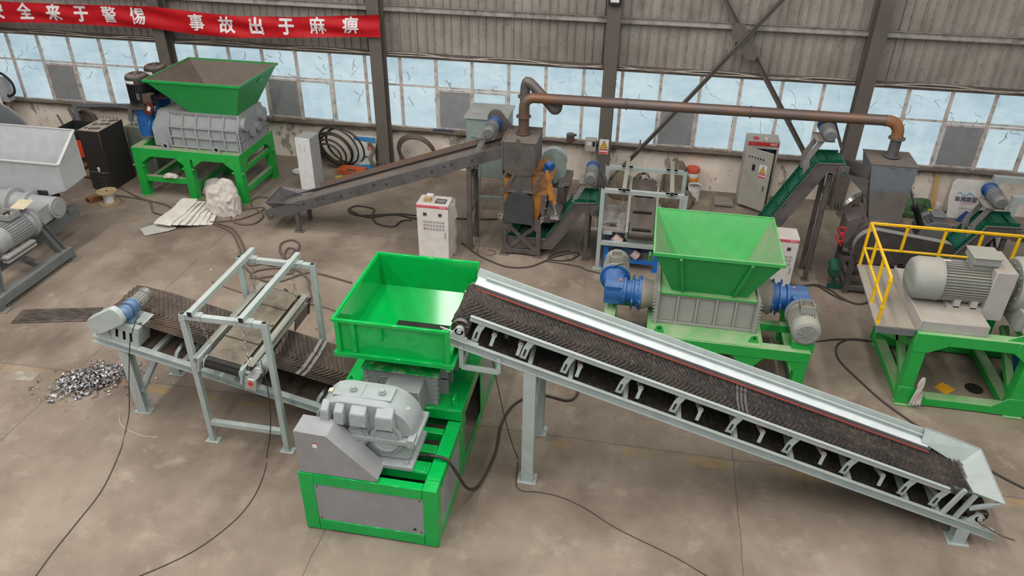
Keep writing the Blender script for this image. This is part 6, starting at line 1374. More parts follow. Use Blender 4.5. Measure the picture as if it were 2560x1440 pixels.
def warning_sign(par, M, w, h, name='warning_sign'):
    """white plate, yellow triangle with a lightning bolt, red band of lettering; M: x right, y up, z out, origin at the centre"""
    g = G(M); g.box(-w/2, w/2, -h/2, h/2, 0, .003); g.m = 1; g.box(-w*.46, w*.46, -h*.47, -h*.16, .003, .0045); g.m = 2
    g.prism([(-w*.40, -h*.10, .003), (w*.40, -h*.10, .003), (0, h*.42, .003)], (0, 0, .002)); g.m = 3; g.prism([(-w*.31, -h*.06, .005), (w*.31, -h*.06, .005), (0, h*.34, .005)], (0, 0, .001)); g.m = 2
    g.prism([(w*.06, h*.24, .006), (-w*.08, h*.08, .006), (w*.0, h*.08, .006), (-w*.05, -h*.03, .006), (w*.09, h*.11, .006), (w*.01, h*.11, .006)], (0, 0, .001))
    o = g.build(name, [WHITE, P('sign_red', (.62, .02, .03), .5), P('sign_black', (.012, .012, .012), .6), P('sign_yellow', (.85, .55, .0), .5)], par)
    text('有电危险', WHITE, o if par is not None else None, M @ Matrix.Translation((0, -h*.315, .005)), w*.22, 'lettering', bold=.004, thick=.001) if par is not None else None
    return o
warning_sign(d, M @ Matrix(((1, 0, 0, .52), (0, 0, -1, -.031), (0, 1, 0, 1.10), (0, 0, 0, 1))), .20, .34)
t = thing('sign', 'electric shock warning sign with yellow triangle fixed on the middle column', 'sign', (-.97, 18.9, 1.15))
MS = Matrix(((1, 0, 0, -.97), (0, 0, -1, 18.905), (0, 1, 0, 1.20), (0, 0, 0, 1)))
warning_sign(t, MS, .24, .40, 'plate')
t = thing('terminal_box', 'small dented beige switch box fixed beside the middle column at sill height', 'box', (-1.32, 18.95, 1.05)); g = G(); g.box(-1.46, -1.17, 18.88, 19.1, 1.05, 1.36); g.build('body', BEIGE, t, bevel=.006); g = G(); g.box(-1.40, -1.29, 18.875, 18.88, 1.22, 1.31); g.m = 1; g.box(-1.26, -1.20, 18.86, 18.88, 1.2, 1.33); g.build('label_window', [WHITE, BLACK], t)
g = G(); g.bar((-1.2, 18.98, 1.25), (-1.13, 19.0, 1.25), .04, .04); g.build('bracket', STEEL, t)
t = thing('lamp', 'square black floodlight fixed high on the middle column at the top edge', 'lamp', (-.97, 18.8, 4.7)); g = G(); g.box(-1.12, -.82, 18.76, 18.905, 4.70, 5.0); g.build('housing', BLACK, t, bevel=.01); g = G(); g.box(-1.07, -.87, 18.75, 18.76, 4.77, 4.97); g.build('lens', WHITE, t)
t = thing('terminal_box', 'grey electric box with a red and white notice on the left column', 'box', (-18.3, 18.8, 1.1)); g = G(); g.box(-18.6, -18.0, 18.7, 18.95, 1.25, 1.9); g.build('body', CABSIDE, t); g = G(); g.box(-18.7, -18.16, 18.62, 18.64, .98, 1.42); g.m = 1; g.box(-18.55, -18.24, 18.615, 18.62, 1.08, 1.16); g.m = 2; g.box(-18.55, -18.24, 18.615, 18.62, 1.2, 1.28); g.build('notice', [WHITE, REDP, P('sign_yellow', (.85, .55, 0))], t)
g = G(); g.tube(smoothpath([(-18.3, 18.75, 2.05), (-18.0, 18.72, 2.08), (-17.72, 18.7, 1.85), (-17.72, 18.7, 1.55), (-17.95, 18.72, 1.42), (-18.02, 18.74, 1.45)], 6), .035, 8); g.build('conduit_loop', RUBBER, t)
solo(G().box(2.92, 2.99, 18.66, 18.85, 1.762, 1.79), 'roller_block', BAGT_ if False else paint('cream_block', (.6, .55, .42), .6), 'cream coloured block on top of the open beige cabinet', 'block')
g = G(); g.ring((2.72, 18.78, 1.78), (0, 0, 1), .05, .018, 16, 6); g.cyl((2.72, 18.78, 1.762), (2.72, 18.78, 1.80), .02, n=8); solo(g, 'hand_wheel', REDP, 'red hand wheel lying on top of the open beige cabinet', 'wheel')
# ================================================================ THINGS ALONG THE WALL
t = thing('tool_cart', 'orange red metal tool cart with black tray half hidden behind the grey hopper', 'cart', (-15.2, 17.8, 0))
g = G(); g.box(-15.75, -14.75, 17.55, 18.3, .25, .75); g.build('body', REDO, t, bevel=.01); g = G(); g.frust(1.0, (-15.8, -14.7, 17.5, 18.35), .75, (-15.75, -14.75, 17.55, 18.3), .02); g.box(-15.74, -14.76, 17.56, 18.29, .75, .77); g.build('tray', BLACK, t)
for x in (-15.6, -14.9): G().cyl((x, 17.5, .14), (x, 17.56, .14), .14, n=18).build('wheel', RUBBER, t); G().cyl((x, 18.25, .14), (x, 18.31, .14), .14, n=18).build('wheel', RUBBER, t)
solo(G().ring((-14.5, 17.35, .07), (0, 0, 1), .52, .06, 36, 8), 'steel_hoop', RUSTO, 'rusty steel hoop lying on the floor left of the black cabinet', 'hoop')
g = G(); g.lathe((-15.85, 18.95, .72), (0, -1, .15), [(0, .38), (.10, .38), (.11, .33), (.03, .31), (.03, 0)], 30); o = solo(g, 'steel_drum_end', RUST, 'round rusty steel lid leaning on the wall behind the red cart', 'lid')
g = G(); g.bar((-15.95, 18.7, 0.0), (-15.95, 18.75, 1.36), .14, .05, (0, 1, 0)); g.bar((-16.0, 18.75, 1.30), (-14.3, 18.85, 1.36), .05, .10); g.bar((-14.3, 18.8, 0), (-14.3, 18.85, 1.36), .1, .05, (0, 1, 0)); solo(g, 'angle_iron', FGREY, 'dark bent angle iron leaning against the wall behind black cabinet', 'frame')
for i, pts in enumerate(([(-16.3, 18.9, .0), (-16.36, 19.1, .55), (-16.6, 19.25, 1.0)], [(-16.5, 18.8, 0), (-16.7, 19.0, .45), (-17.0, 19.2, .78)])):
    solo(G().tube(smoothpath(pts, 4), .045-.02*i, 8), 'steel_bar', RUST, ['thick rusty bar leaning on the wall left of the round lid', 'thin bent rusty bar leaning on the wall left of the round lid'][i], 'bar')
t = thing('cable_reel', 'small wooden cable reel standing on end in front of the black cabinet', 'reel', (-13.03, 15.55, 0)); G().cyl((-13.03, 15.55, .0), (-13.03, 15.55, .03), .24, n=26).build('flange', WOOD, t); g = G(); g.cyl((-13.03, 15.55, .30), (-13.03, 15.55, .33), .24, n=26); g.m = 1; g.cyl((-13.03, 15.55, .33), (-13.03, 15.55, .332), .03, n=10); g.build('flange', [WOOD, DARKIN], t); G().cyl((-13.03, 15.55, .03), (-13.03, 15.55, .30), .12, n=22).build('drum', WHITE, t)
g = G(Matrix.Translation((-13.42, 15.65, 0)) @ Matrix.Rotation(-.5, 4, 'Z')); g.box(-.09, .09, -.25, .25, .12, .13); g.box(-.09, -.08, -.25, .25, 0, .12); g.box(.08, .09, -.25, .25, 0, .12); solo(g, 'channel_offcut', RUSTO, 'short rusty channel steel offcut on the floor left of the cable reel', 'offcut')
def crumple(name, c, r, seed, mat, label, cat, sx=1, sy=1, sz=1, amp=.25, group=None, sub=4, freq=2.2):
    from mathutils import noise as mn
    bm = bmesh.new(); bmesh.ops.create_icosphere(bm, subdivisions=sub, radius=1.0)
    for v in bm.verts:
        p = v.co.copy(); k = 1+amp*.8*mn.noise(p*freq*.7+Vector((seed, 0, 0)))-amp*.55*abs(mn.noise(p*freq*1.5+Vector((0, seed, 0))))-amp*.16*abs(mn.noise(Vector((p.x*freq*2.6, p.y*freq*2.6, p.z*freq*.8))+Vector((0, 0, seed))))
        v.co = Vector((p.x*k*sx, p.y*k*sy, max(-.35, p.z*k)*sz))*r
    bm.faces.ensure_lookup_table(); g = G(); lo = min(v.co.z for v in bm.verts); bm.verts.index_update(); g.add([v.co+Vector(c)-Vector((0, 0, lo)) for v in bm.verts], [[v.index for v in f.verts] for f in bm.faces]); bm.free()
    return solo(g, name, mat, label, cat, group)
crumple('sack', (-9.98, 15.72, 0), .48, 3.1, SACK, 'crumpled white woven sack slumped at the front right leg of back left shredder', 'sack', 1.0, .8, 1.25, .38, sub=5, freq=2.0)
crumple('sack', (-10.6, 16.55, 0), .36, 8.3, SACK, 'flat empty white woven sack lying under the front of back left shredder', 'sack', 1.2, .6, .9, .38, sub=5, freq=2.0)
# fan of boards
bl = ['rightmost', 'second from the right', 'third from the right', 'fourth from the right', 'third from the left', 'second from the left', 'leftmost']
for k in range(7):
    M = Matrix.Translation((-10.42-.065*k, 15.95-.06*k, .015+.022*k)) @ Matrix.Rotation(math.radians(106-3.5*k), 4, 'Z') @ Matrix.Rotation(math.radians(-3-.6*k), 4, 'Y')
    g = G(M); rr = random.Random(k); L, w_ = 1.12, .44; n = 6
    g.prism([(-L+L*i/n, w_/2+rr.uniform(-.025, .025), .012*math.sin(i*1.3+k)) for i in range(n+1)]+[(-L*i/n, -w_/2+rr.uniform(-.025, .025), .012*math.sin(i*1.7+k)) for i in range(n+1)], (0, 0, .012))
    lo = min(p.z for p in g.v); g.v = [p+Vector((0, 0, max(0, .005+.02*k-lo))) for p in g.v]
    solo(g, 'board', CARD, '%s of the fanned out torn white boards on the floor' % bl[k], 'board', group='white boards fanned out on the floor', smooth=False)
g = G(); P_ = [(-11.45, 14.38), (-11.12, 14.08), (-10.72, 14.40), (-10.6, 14.55), (-10.92, 14.82), (-11.2, 14.62)]
g.prism([(x, y, .012+.006*i) for i, (x, y) in enumerate(P_)], (0, 0, .01)); solo(g, 'board', paint('grey_white_board', (.50, .49, .46), .6, wear=(.36, .34, .31), wearamt=.6), 'large torn grey white board reaching farthest left on the floor before the sack', 'board', smooth=False)
g = G(); P_ = [(-11.12, 14.78, .12), (-10.78, 14.58, .12), (-10.62, 15.2, .22), (-10.70, 15.75, .23), (-11.05, 15.7, .24)]
g.prism(P_, (0, 0, .012)); solo(g, 'board', CARD, 'wide creased white board lying over the fanned boards before the sack', 'board', smooth=False)
crumple('rag', (-11.62, 16.2, .545), .13, 1.2, SACK, 'grey white rag lying on the lower front beam of back left shredder', 'rag', 1.6, .7, .6, .5)
t = thing('dish', 'white enamel dish with an upright handle on the floor right of back left shredder', 'dish', (-9.15, 18.3, 0)); G().lathe((-9.15, 18.3, 0), (0, 0, 1), [(0, .14), (.07, .20), (.08, .20), (.02, .14), (.02, 0)], 24).build('bowl', WHITE, t); G().cyl((-9.12, 18.4, .02), (-9.1, 18.42, .45), .02, n=8).build('handle', STEEL, t)
# coils against the wall
for i, (x, z, R, y) in enumerate(((-8.20, .62, .62, 18.9), (-8.3, .55, .55, 18.85), (-8.25, .58, .50, 18.8), (-8.35, .50, .44, 18.75), (-8.4, .46, .36, 18.7), (-8.05, .60, .60, 18.98))):
    g = G(); rr = random.Random(i)
    for k in range(2): g.ring((x+.02*k, y-.03*k, max(z, R+.02)), (.15+.1*rr.random(), 1, .3), R-.02*k, .018, 36, 6)
    solo(g, 'cable_coil', CABLE, ['widest ring', 'second widest ring', 'middle ring', 'fourth ring', 'smallest ring', 'rearmost ring'][i]+' of black cable leaning on the wall behind the white cabinet', 'coil', group='black cable coils leaning on the wall')
g = G(); 
for k in range(4): g.ring((-6.05+.02*k, 19.12-.05*k, .56), (.1, 1, .25), .54-.03*(k % 2), .035, 36, 8)
solo(g, 'hose_coil', CABLEB, 'thick brown hose coil leaning on the wall right of the left column', 'coil')
hcoil('cable_coil', (-7.72, 17.55, 0), .33, .018, 5, CABLE, 'heap of black cable turns on the floor right of the white cabinet', .16, 4)
# leaning bag with blue ends
def leaning_bag(name, label, x0, x1, z1, yb, yt, mats, deco):
    t = thing(name, label, 'bag', ((x0+x1)/2, yb, 0)); g = G(); n, m = 8, 10; vs = []
    for s in (0, 1):
        for j in range(m+1):
            for i in range(n+1):
                u, v = i/n, j/m; th = .05*math.sin(math.pi*u)**.5*math.sin(math.pi*min(1, v*1.02+.02))**.4 if 0 < u < 1 else 0
                y = yb+(yt-yb)*v+(-th if s == 0 else th*.4)+.008*math.sin(7*u+5*v); vs.append((x0+(x1-x0)*u+.015*math.sin(9*v), y, .01+z1*v))
    o = (n+1)*(m+1); fs = []
    for j in range(m):
        for i in range(n): a = j*(n+1)+i; fs += [(a, a+1, a+n+2, a+n+1), (o+a, o+a+n+1, o+a+n+2, o+a+1)]
    g.add(vs, fs); g.build('sack', mats, t); deco(t, x0, x1, z1, yb, yt); return t
def onbag(x, z, z1, yb, yt, dy=.06):
    s = Vector((0, yt-yb, z1)).normalized(); nrm = Vector((0, -s.z, s.y)); m = Matrix((Vector((1, 0, 0)), s, nrm)).transposed().to_4x4(); m.translation = Vector((x, yb+(yt-yb)*z/z1-dy, z)); return m
BAGB = paint('bag_blue', (.02, .20, .46), .5); BAGC = paint('bag_pale', (.56, .58, .54), .6, wear=(.42, .42, .40), wearamt=.5); BAGR = paint('bag_red', (.62, .10, .06), .5); BAGK = paint('bag_dark_print', (.10, .10, .14), .6)
def deco1(t, x0, x1, z1, yb, yt):
    w = x1-x0
    for z, a, b in ((z1*.94, .0, .14), (z1*.10, .06, .0)):
        M = onbag((x0+x1)/2, z, z1, yb, yt, .052); g = G(M); n = 10; g.prism([(-w*.48+w*.96*i/n, (-.10 if z > .4 else .07)*(.35+.65*i/n), 0) for i in range(n+1)]+[(w*.48, .045 if z > .4 else -.06, 0), (-w*.48, .045 if z > .4 else -.06, 0)], (0, 0, .003)); g.build('blue_band', BAGB, t)
    M = onbag(x1-w*.24, z1*.70, z1, yb, yt, .062); g = G(M); n = 12; g.prism([(.075*math.cos(a), .075*math.sin(a), 0) for a in [.9+4.4*i/n for i in range(n+1)]]+[(.02+.05*math.cos(a), .05*math.sin(a), 0) for a in [5.2-4.2*i/n for i in range(n+1)]], (0, 0, .003)); g.build('crescent_mark', BAGR, t)
    for (fx, fz, L_) in ((.22, .42, .06), (.22, .37, .06), (.6, .42, .10), (.62, .39, .10), (.84, .22, .08), (.86, .19, .1), (.62, .10, .03)):
        M = onbag(x0+w*fx, z1*fz, z1, yb, yt, .062); g = G(M); g.box(-L_/2, L_/2, -.008, .008, 0, .002); g.build('print_line', BAGK, t)
leaning_bag('bag', 'pale bag with blue ends and red crescent mark leaning on wall by the left column', -7.86, -7.22, .86, 18.96, 19.22, BAGC, deco1)
BAGW = paint('woven_clear_bag', (.60, .57, .54), .55, wear=(.5, .47, .44), wearamt=.5)
def deco2(t, x0, x1, z1, yb, yt):
    w = x1-x0; M = onbag((x0+x1)/2+.02, z1*.52, z1, yb, yt, .066); text('车用尿素', BAGK, t, M, .13, 'lettering', bold=.006, thick=.001)
    M = onbag((x0+x1)/2, z1*.66, z1, yb, yt, .066); g = G(M); g.tube([(-.2+.04*i, .04*math.sin(i*1.1), 0) for i in range(11)], .012, 5); g.build('blue_wave_mark', P('bag_light_blue', (.25, .50, .68), .5), t)
    for dz in (.43, .30): M = onbag((x0+x1)/2+.06, z1*dz, z1, yb, yt, .064); g = G(M); g.box(-.16, .16, -.006, .006, 0, .002); g.build('print_line', P('bag_pink', (.6, .3, .3), .5), t)
leaning_bag('bag', 'white woven urea bag with dark lettering leaning on the wall at the right', 7.62, 8.32, .92, 18.98, 19.30, BAGW, deco2)
g = G(); g.prism([(7.78, 18.80, .01), (8.25, 18.78, .01), (8.22, 18.88, .18), (8.02, 18.92, .24)], (0, .02, .01)); solo(g, 'plastic_sheet', P('dark_blue_sheet', (.02, .05, .20), .4), 'dark blue plastic scrap at the foot of the white urea bag', 'sheet')
crumple('sack', (7.45, 19.2, 0), .16, 6.6, SACK, 'small grey white sack standing between the plank and the urea bag', 'sack', .9, .5, 1.5, .3)
g = G(); g.bar((7.32, 19.10, 0), (7.26, 19.38, 1.06), .11, .03, (0, 1, 0)); solo(g, 'plank', PLANK, 'yellow brown wooden plank leaning upright on the wall behind right hopper', 'plank')
crumple('net_sack', (6.75, 19.0, 0), .42, 2.2, NET, 'dark green net sack lying at the wall behind the right crusher', 'sack', 1.3, .7, .9, .4)
crumple('cloth', (7.2, 18.75, .0), .26, 5.2, NET, 'dark crumpled green cloth with tools on it right of the net sack', 'cloth', 1.2, .8, .8, .5)
for i, (x, z) in enumerate(((7.05, .30), (6.98, .12))): solo(G().box(x-.06, x+.06, 18.45, 18.52, z, z+.10), 'tool_case', YELP, ['upper small yellow tool case on the green cloth by the wall', 'lower small yellow tool case below the green cloth by the wall'][i], 'case')
hcoil('cable_coil', (7.75, 18.05, 0), .30, .018, 3, CABLE, 'loose black cable coil on the floor in front of the urea bag', .1, 9)
t = thing('parts_tray', 'orange plastic tray with loose parts on the floor before the blue ended bag', 'tray', (-7.75, 18.55, 0)); g = G(Matrix.Translation((-7.75, 18.58, 0)) @ Matrix.Rotation(-.1, 4, 'Z')); g.frust(.15, (-.36, .36, -.2, .2), 0, (-.32, .32, -.17, .17), .015); g.box(-.32, .32, -.17, .17, 0, .015); g.build('tray', paint('orange_plastic', (.55, .12, .04), .5, dust=.3), t)
rr = random.Random(8); g = G(); [g.cyl((x, y, .03), (x+.06*rr.random(), y+.05*rr.random(), .06+.03*rr.random()), .025, n=7) for x, y in [(-7.75+rr.uniform(-.24, .24), 18.58+rr.uniform(-.1, .1)) for _ in range(22)]]; o = g.build('loose_parts', RUST, t); o['kind'] = 'stuff'
for i, (x, y) in enumerate(((-8.35, 18.25), (-8.0, 18.2))): solo(G(Matrix.Translation((x, y, 0)) @ Matrix.Rotation(.8, 4, 'Z')).box(-.10, .10, -.03, .03, 0, .05) if i else G(Matrix.Translation((-8.95, 18.15, 0))).add([(0, 0, 0), (.18, 0, 0), (.18, .12, 0), (0, .12, 0), (.03, .03, .28), (.15, .03, .28), (.15, .09, .28), (.03, .09, .28)], [(0, 3, 2, 1), (4, 5, 6, 7), (0, 1, 5, 4), (1, 2, 6, 5), (2, 3, 7, 6), (3, 0, 4, 7)]), 'yellow_block', YELP, ['upright yellow plastic block behind the left side of the white cabinet', 'small yellow bar on the floor left of the orange tray'][i], 'block')
g = G(); g.ring((-7.28, 18.42, .025), (0, 0, 1), .13, .022, 20, 6); g.ring((-7.22, 18.38, .06), (.2, 0, 1), .12, .02, 20, 6); solo(g, 'hose_coil', RUBBER, 'tiny black hose loop on the floor right of the orange tray', 'coil')
g = G(); g.prism([(-5.95, 18.8, .02), (-5.45, 18.75, .04), (-5.42, 18.85, .26), (-5.9, 18.9, .12)], (0, .05, .02)); solo(g, 'yellow_cover', YELP, 'yellow plastic cover lying inside the brown hose coil at the wall', 'cover')
g = G(); pts = [(-7.22+.05*math.sin(k*1.2), 18.80+.04*math.cos(k), .05+.09*k) for k in range(10)]; g.tube(smoothpath(pts, 3), .055, 7); solo(g, 'rope', BURLAP, 'thick twisted brown rope hanging down the left side of the left column foot', 'rope')
solo(G().cyl((-5.62, 19.32, 1.16), (-5.05, 19.32, 1.16), .03, n=12), 'grease_gun', paint('dark_blue_tube', (.03, .05, .10), .4), 'dark blue tube tool lying on the window sill right of the left column', 'tool')
g = G(); g.lathe((-1.88, 19.3, 1.13), (0, 0, 1), [(0, .10), (.2, .11), (.22, .08)], 16); g.box(-1.78, -1.72, 19.28, 19.32, 1.28, 1.34); solo(g, 'jar', RUST, 'rusty brown jar on the window sill left of the middle column', 'jar')
# scrap heap, sacks, buckets
m, tt, bb = nt('mixed_scrap'); v = coords(tt); vo = nd(tt, 'ShaderNodeTexVoronoi'); vo.inputs['Scale'].default_value = 22; tt.links.new(v, vo.inputs[0]); cr = nd(tt, 'ShaderNodeValToRGB'); sp = nd(tt, 'ShaderNodeSeparateXYZ'); tt.links.new(vo.outputs['Color'], sp.inputs[0]); tt.links.new(sp.outputs[0], cr.inputs[0]); e = cr.color_ramp; e.interpolation = 'CONSTANT'
for p, c in ((0, (.05, .04, .035)), (.3, (.16, .13, .11)), (.5, (.35, .31, .28)), (.68, (.42, .06, .07)), (.8, (.55, .52, .49)), (.92, (.07, .16, .07))): el = e.elements.new(p); el.color = c4(c)
tt.links.new(cr.outputs[0], bb.inputs['Base Color']); bb.inputs['Roughness'].default_value = .6; MATS['mixed_scrap'] = m
rr = random.Random(12); g = G()
for k in range(700):
    a = rr.uniform(0, 6.28); q = rr.random()**.6; x, y = .12+.62*q*math.cos(a), 18.82+.40*q*math.sin(a); z = .62*(1-q)+.03; s = rr.uniform(.02, .06)
    M = Matrix.Translation((x, y, z*rr.uniform(.85, 1.05))) @ Matrix.Rotation(rr.uniform(0, 3), 4, 'X') @ Matrix.Rotation(rr.uniform(0, 3), 4, 'Z'); g.add([M @ Vector(p) for p in ((-s, -s, 0), (s, -s*.6, .01), (s*.8, s, .02), (-s*.7, s*.8, -.01))], [(0, 1, 2, 3)])
g.lathe((.12, 18.80, 0), (0, 0, 1), [(0, .58), (.3, .34), (.58, .05), (.59, 0)], 20)
o = solo(g, 'scrap_heap', m, 'heap of red and grey shredded cans at the wall behind the back grey frame', 'scrap', smooth=False); o['kind'] = 'stuff'
crumple('sack', (-.42, 18.55, 0), .40, 4.4, BURLAP, 'brown sack standing left of the shredded can heap at the wall', 'sack', .8, .6, 1.3, .25)
crumple('sack', (.92, 19.0, 0), .48, 7.4, BURLAP, 'tall olive brown sack standing right of the shredded can heap', 'sack', .7, .6, 1.5, .25)
crumple('sack', (1.02, 18.4, 0), .38, 9.4, BURLAP, 'low slumped olive sack lying in front of the tall brown sack', 'sack', 1.2, .9, .9, .3)
def bucket(x, y, r, h, mat, label, fill=None):
    t = thing('bucket', label, 'bucket', (x, y, 0)); G().lathe((x, y, 0), (0, 0, 1), [(0, r*.86), (h, r), (h, r*1.06), (h-.02, r*1.06), (h-.02, r*.95), (.02, r*.8), (.02, 0)], 24).build('pail', mat, t)
    if fill: G().cyl((x, y, h*.9), (x, y, h*.93), r*.94, n=20).build('contents', fill, t)
    g = G(); g.tube([(x+r*1.06*math.cos(a), y-.3*r*math.sin(a)*3, h-.03-.12*math.sin(a)) for a in [math.pi*i/12 for i in range(13)]], .008, 5); g.build('handle', CHROME, t); return t
bucket(1.44, 18.80, .16, .40, WHITE, 'white plastic bucket with grey contents on the floor by the back grey frame', P('grey_mortar', (.16, .15, .14), .8))
t = thing('bag', 'red and white striped bag standing against the wall behind the white bucket', 'bag', (1.38, 19.15, 0)); g = G()
for k, mt in enumerate((0, 1, 0, 2, 0, 1)): g.m = mt; g.lathe((1.36, 19.18, .12*k), (0, 0, 1), [(0, .17), (.06, .18), (.12, .17)], 16)
g.build('sack', [WHITE, P('bag_red', (.62, .10, .06)), P('bag_orange', (.7, .25, .05), .5)], t)
g = G(); g.box(1.95, 2.42, 18.45, 18.95, .04, .08)
for k in range(9): g.box(1.97+.05*k, 1.99+.05*k, 18.45, 18.95, 0, .04)
solo(g, 'cast_grate', paint('grey_brown_iron', (.24, .21, .18), .8, dust=.4), 'ribbed cast iron grate on the floor left of the open beige cabinet', 'grate')
crumple('concrete_block', (5.25, 18.2, 0), .30, 3.3, paint('rough_stone', (.42, .37, .32), .9), 'upright pale stone block by the right column foot', 'block', .8, .7, 1.9, .12)
solo(G().box(5.55, 5.85, 18.3, 18.5, 0, .8), 'wood_block', RUSTO, 'rust brown upright block right of the pale stone by the column', 'block')
for i in range(2):
    solo(G().box(-6.3+.32*i, -6.05+.32*i, 18.75, 18.85, 0, .02), 'offcut', RUST, ['left flat rusty steel offcut before the brown hose coil', 'right flat rusty steel offcut before the brown hose coil'][i], 'offcut')
# ================================================================ FLOOR: plate, scrap pile, cords
m, tt, bb = nt('worn_wear_plate'); v = coords(tt, (1.2, 14, 1)); v2 = coords(tt); c = mixc(tt, noise(tt, 2.2, 5, .7, v, .42, .58), (.115, .09, .075), (.03, .024, .021)); c = mixc(tt, math_(tt, 'MULTIPLY', noise(tt, 3, 4, .6, v2, .5, .65), .6), c, (.15, .12, .10)); tt.links.new(c, bb.inputs['Base Color']); bb.inputs['Roughness'].default_value = .75
M = Matrix.Translation((-10.82, 10.76, 0)) @ Matrix.Rotation(.25, 4, 'Z'); g = G(M); g.box(-.82, .72, -.24, .24, .002, .016)
for k in range(46): x = -.70+.028*k; g.bar((x, -.18, .018), (x+.02, .18, .018), .009, .008)
solo(g, 'belt_offcut', m, 'flat worn piece of ribbed belt lying on the floor behind the left conveyor head', 'belt', smooth=False)
m, tt, bb = nt('shredded_metal_chips'); v = coords(tt); oi = nd(tt, 'ShaderNodeTexVoronoi'); oi.inputs['Scale'].default_value = 26; tt.links.new(v, oi.inputs[0]); sp = nd(tt, 'ShaderNodeSeparateXYZ'); tt.links.new(oi.outputs['Color'], sp.inputs[0]); cr = nd(tt, 'ShaderNodeValToRGB'); tt.links.new(sp.outputs[0], cr.inputs[0]); cr.color_ramp.interpolation = 'CONSTANT'
for p, c in ((0, (.05, .048, .05)), (.25, (.17, .165, .17)), (.5, (.42, .41, .42)), (.75, (.72, .70, .71)), (.93, (.36, .27, .2))): el = cr.color_ramp.elements.new(p); el.color = c4(c)
tt.links.new(cr.outputs[0], bb.inputs['Base Color']); bb.inputs['Metallic'].default_value = .35; bb.inputs['Roughness'].default_value = .35
rr = random.Random(21); g = G()
def chip(g, x, y, z, s, rr):
    M = Matrix.Translation((x, y, z)) @ Matrix.Rotation(rr.uniform(0, 6.28), 4, 'Z') @ Matrix.Rotation(rr.uniform(-.9, .9), 4, 'X'); n = 4; L = s*rr.uniform(.8, 2.4); w = s*rr.uniform(.5, 1); cv = rr.uniform(-1.5, 1.5); vs = []
    for i in range(n+1):
        u = i/n-.5; a = cv*u*2; vs += [M @ Vector((L*u, -w/2*(1-.5*abs(u)), s*.5*math.cos(a))), M @ Vector((L*u+.2*s*math.sin(a), w/2*(1-.4*abs(u)), s*.5*math.cos(a)+.2*s*math.sin(a*2)))]
    lo = min(p.z for p in vs); vs = [p+Vector((0, 0, max(0, .004-lo))) for p in vs]; g.add(vs, [(2*i, 2*i+1, 2*i+3, 2*i+2) for i in range(n)])
cx, cy, an = -8.93, 9.06, .55
for k in range(1500):
    q = abs(rr.gauss(0, .42)); 
    if q > 1.25: continue
    a = rr.uniform(0, 6.28); u, w_ = q*.80*math.cos(a), q*.50*math.sin(a); x, y = cx+u*math.cos(an)-w_*math.sin(an), cy+u*math.sin(an)+w_*math.cos(an)
    chip(g, x, y, .17*max(0, 1-q)*rr.random()+.01, rr.uniform(.022, .062), rr)
o = solo(g, 'metal_shreds', m, 'pile of shiny shredded metal chips on the floor before the left conveyor leg', 'scrap', smooth=False); o['kind'] = 'stuff'
g = G()
for k in range(70):
    a = rr.uniform(0, 6.28); q = rr.uniform(.6, 1.6); chip(g, cx+.3+q*.75*math.cos(a), cy+q*.6*math.sin(a), .006, rr.uniform(.010, .026), rr)
o = solo(g, 'metal_crumbs', m, 'scattered metal crumbs on the floor around the shredded metal pile', 'scrap', smooth=False); o['kind'] = 'stuff'
COP = paint('copper_pieces', (.32, .15, .09), .5, metal=.4)
for i, (x, y, s, lb) in enumerate(((-5.72, 11.28, .05, 'copper coloured metal lump on the floor left of the front hopper'), (-8.85, 12.95, .035, 'small pale scrap piece on the open floor behind left conveyor'))):
    g = G(); rr2 = random.Random(i); [chip(g, x+rr2.uniform(-s, s), y+rr2.uniform(-s, s), .012, s*.8, rr2) for _ in range(5)]; solo(g, 'metal_scrap', COP if i == 0 else SACK, lb, 'scrap')
G_ = G(); rr = random.Random(77)
for k in range(420):
    x, y = rr.uniform(-12, 7), rr.uniform(4.8, 18); s = rr.uniform(.006, .016); G_.add([(x-s, y, .003), (x, y-s*.7, .003), (x+s, y+s*.3, .006), (x, y+s, .004)], [(0, 1, 2, 3)])
o = solo(G_, 'floor_debris', paint('pale_debris', (.40, .35, .29), .8), 'scattered tiny debris on the whole concrete floor', 'debris', smooth=False); o['kind'] = 'stuff'
solo(G().tube(smoothpath([(-7.95, 8.35), (-7.72, 8.02), (-7.3, 7.93), (-7.05, 7.99)] and [(-7.95, 8.35, .008), (-7.72, 8.1, .008), (-7.3, 7.96, .008), (-7.02, 7.98, .008)], 5), .006, 5), 'wire_scrap', SACK, 'thin pale curved wire on the floor below the left conveyor leg', 'wire')
solo(G().lathe((6.12, 11.82, .002), (0, 0, 1), [(0, .15), (.003, .15), (.003, 0)], 24), 'oil_stain', paint('black_oil', (.02, .017, .014), .3), 'round black oil patch on the floor inside green right frame', 'stain')
solo(G(Matrix.Translation((-10.15, 8.95, 0)) @ Matrix.Rotation(.1, 4, 'Z')).box(-.22, .2, -.12, .12, .0005, .002), 'floor_patch', paint('grey_mortar_patch', (.27, .24, .19), .8, wear=(.45, .41, .35), wearamt=.7, scale=5), 'square grey mortar patch set in the floor left of the metal chips', 'patch')
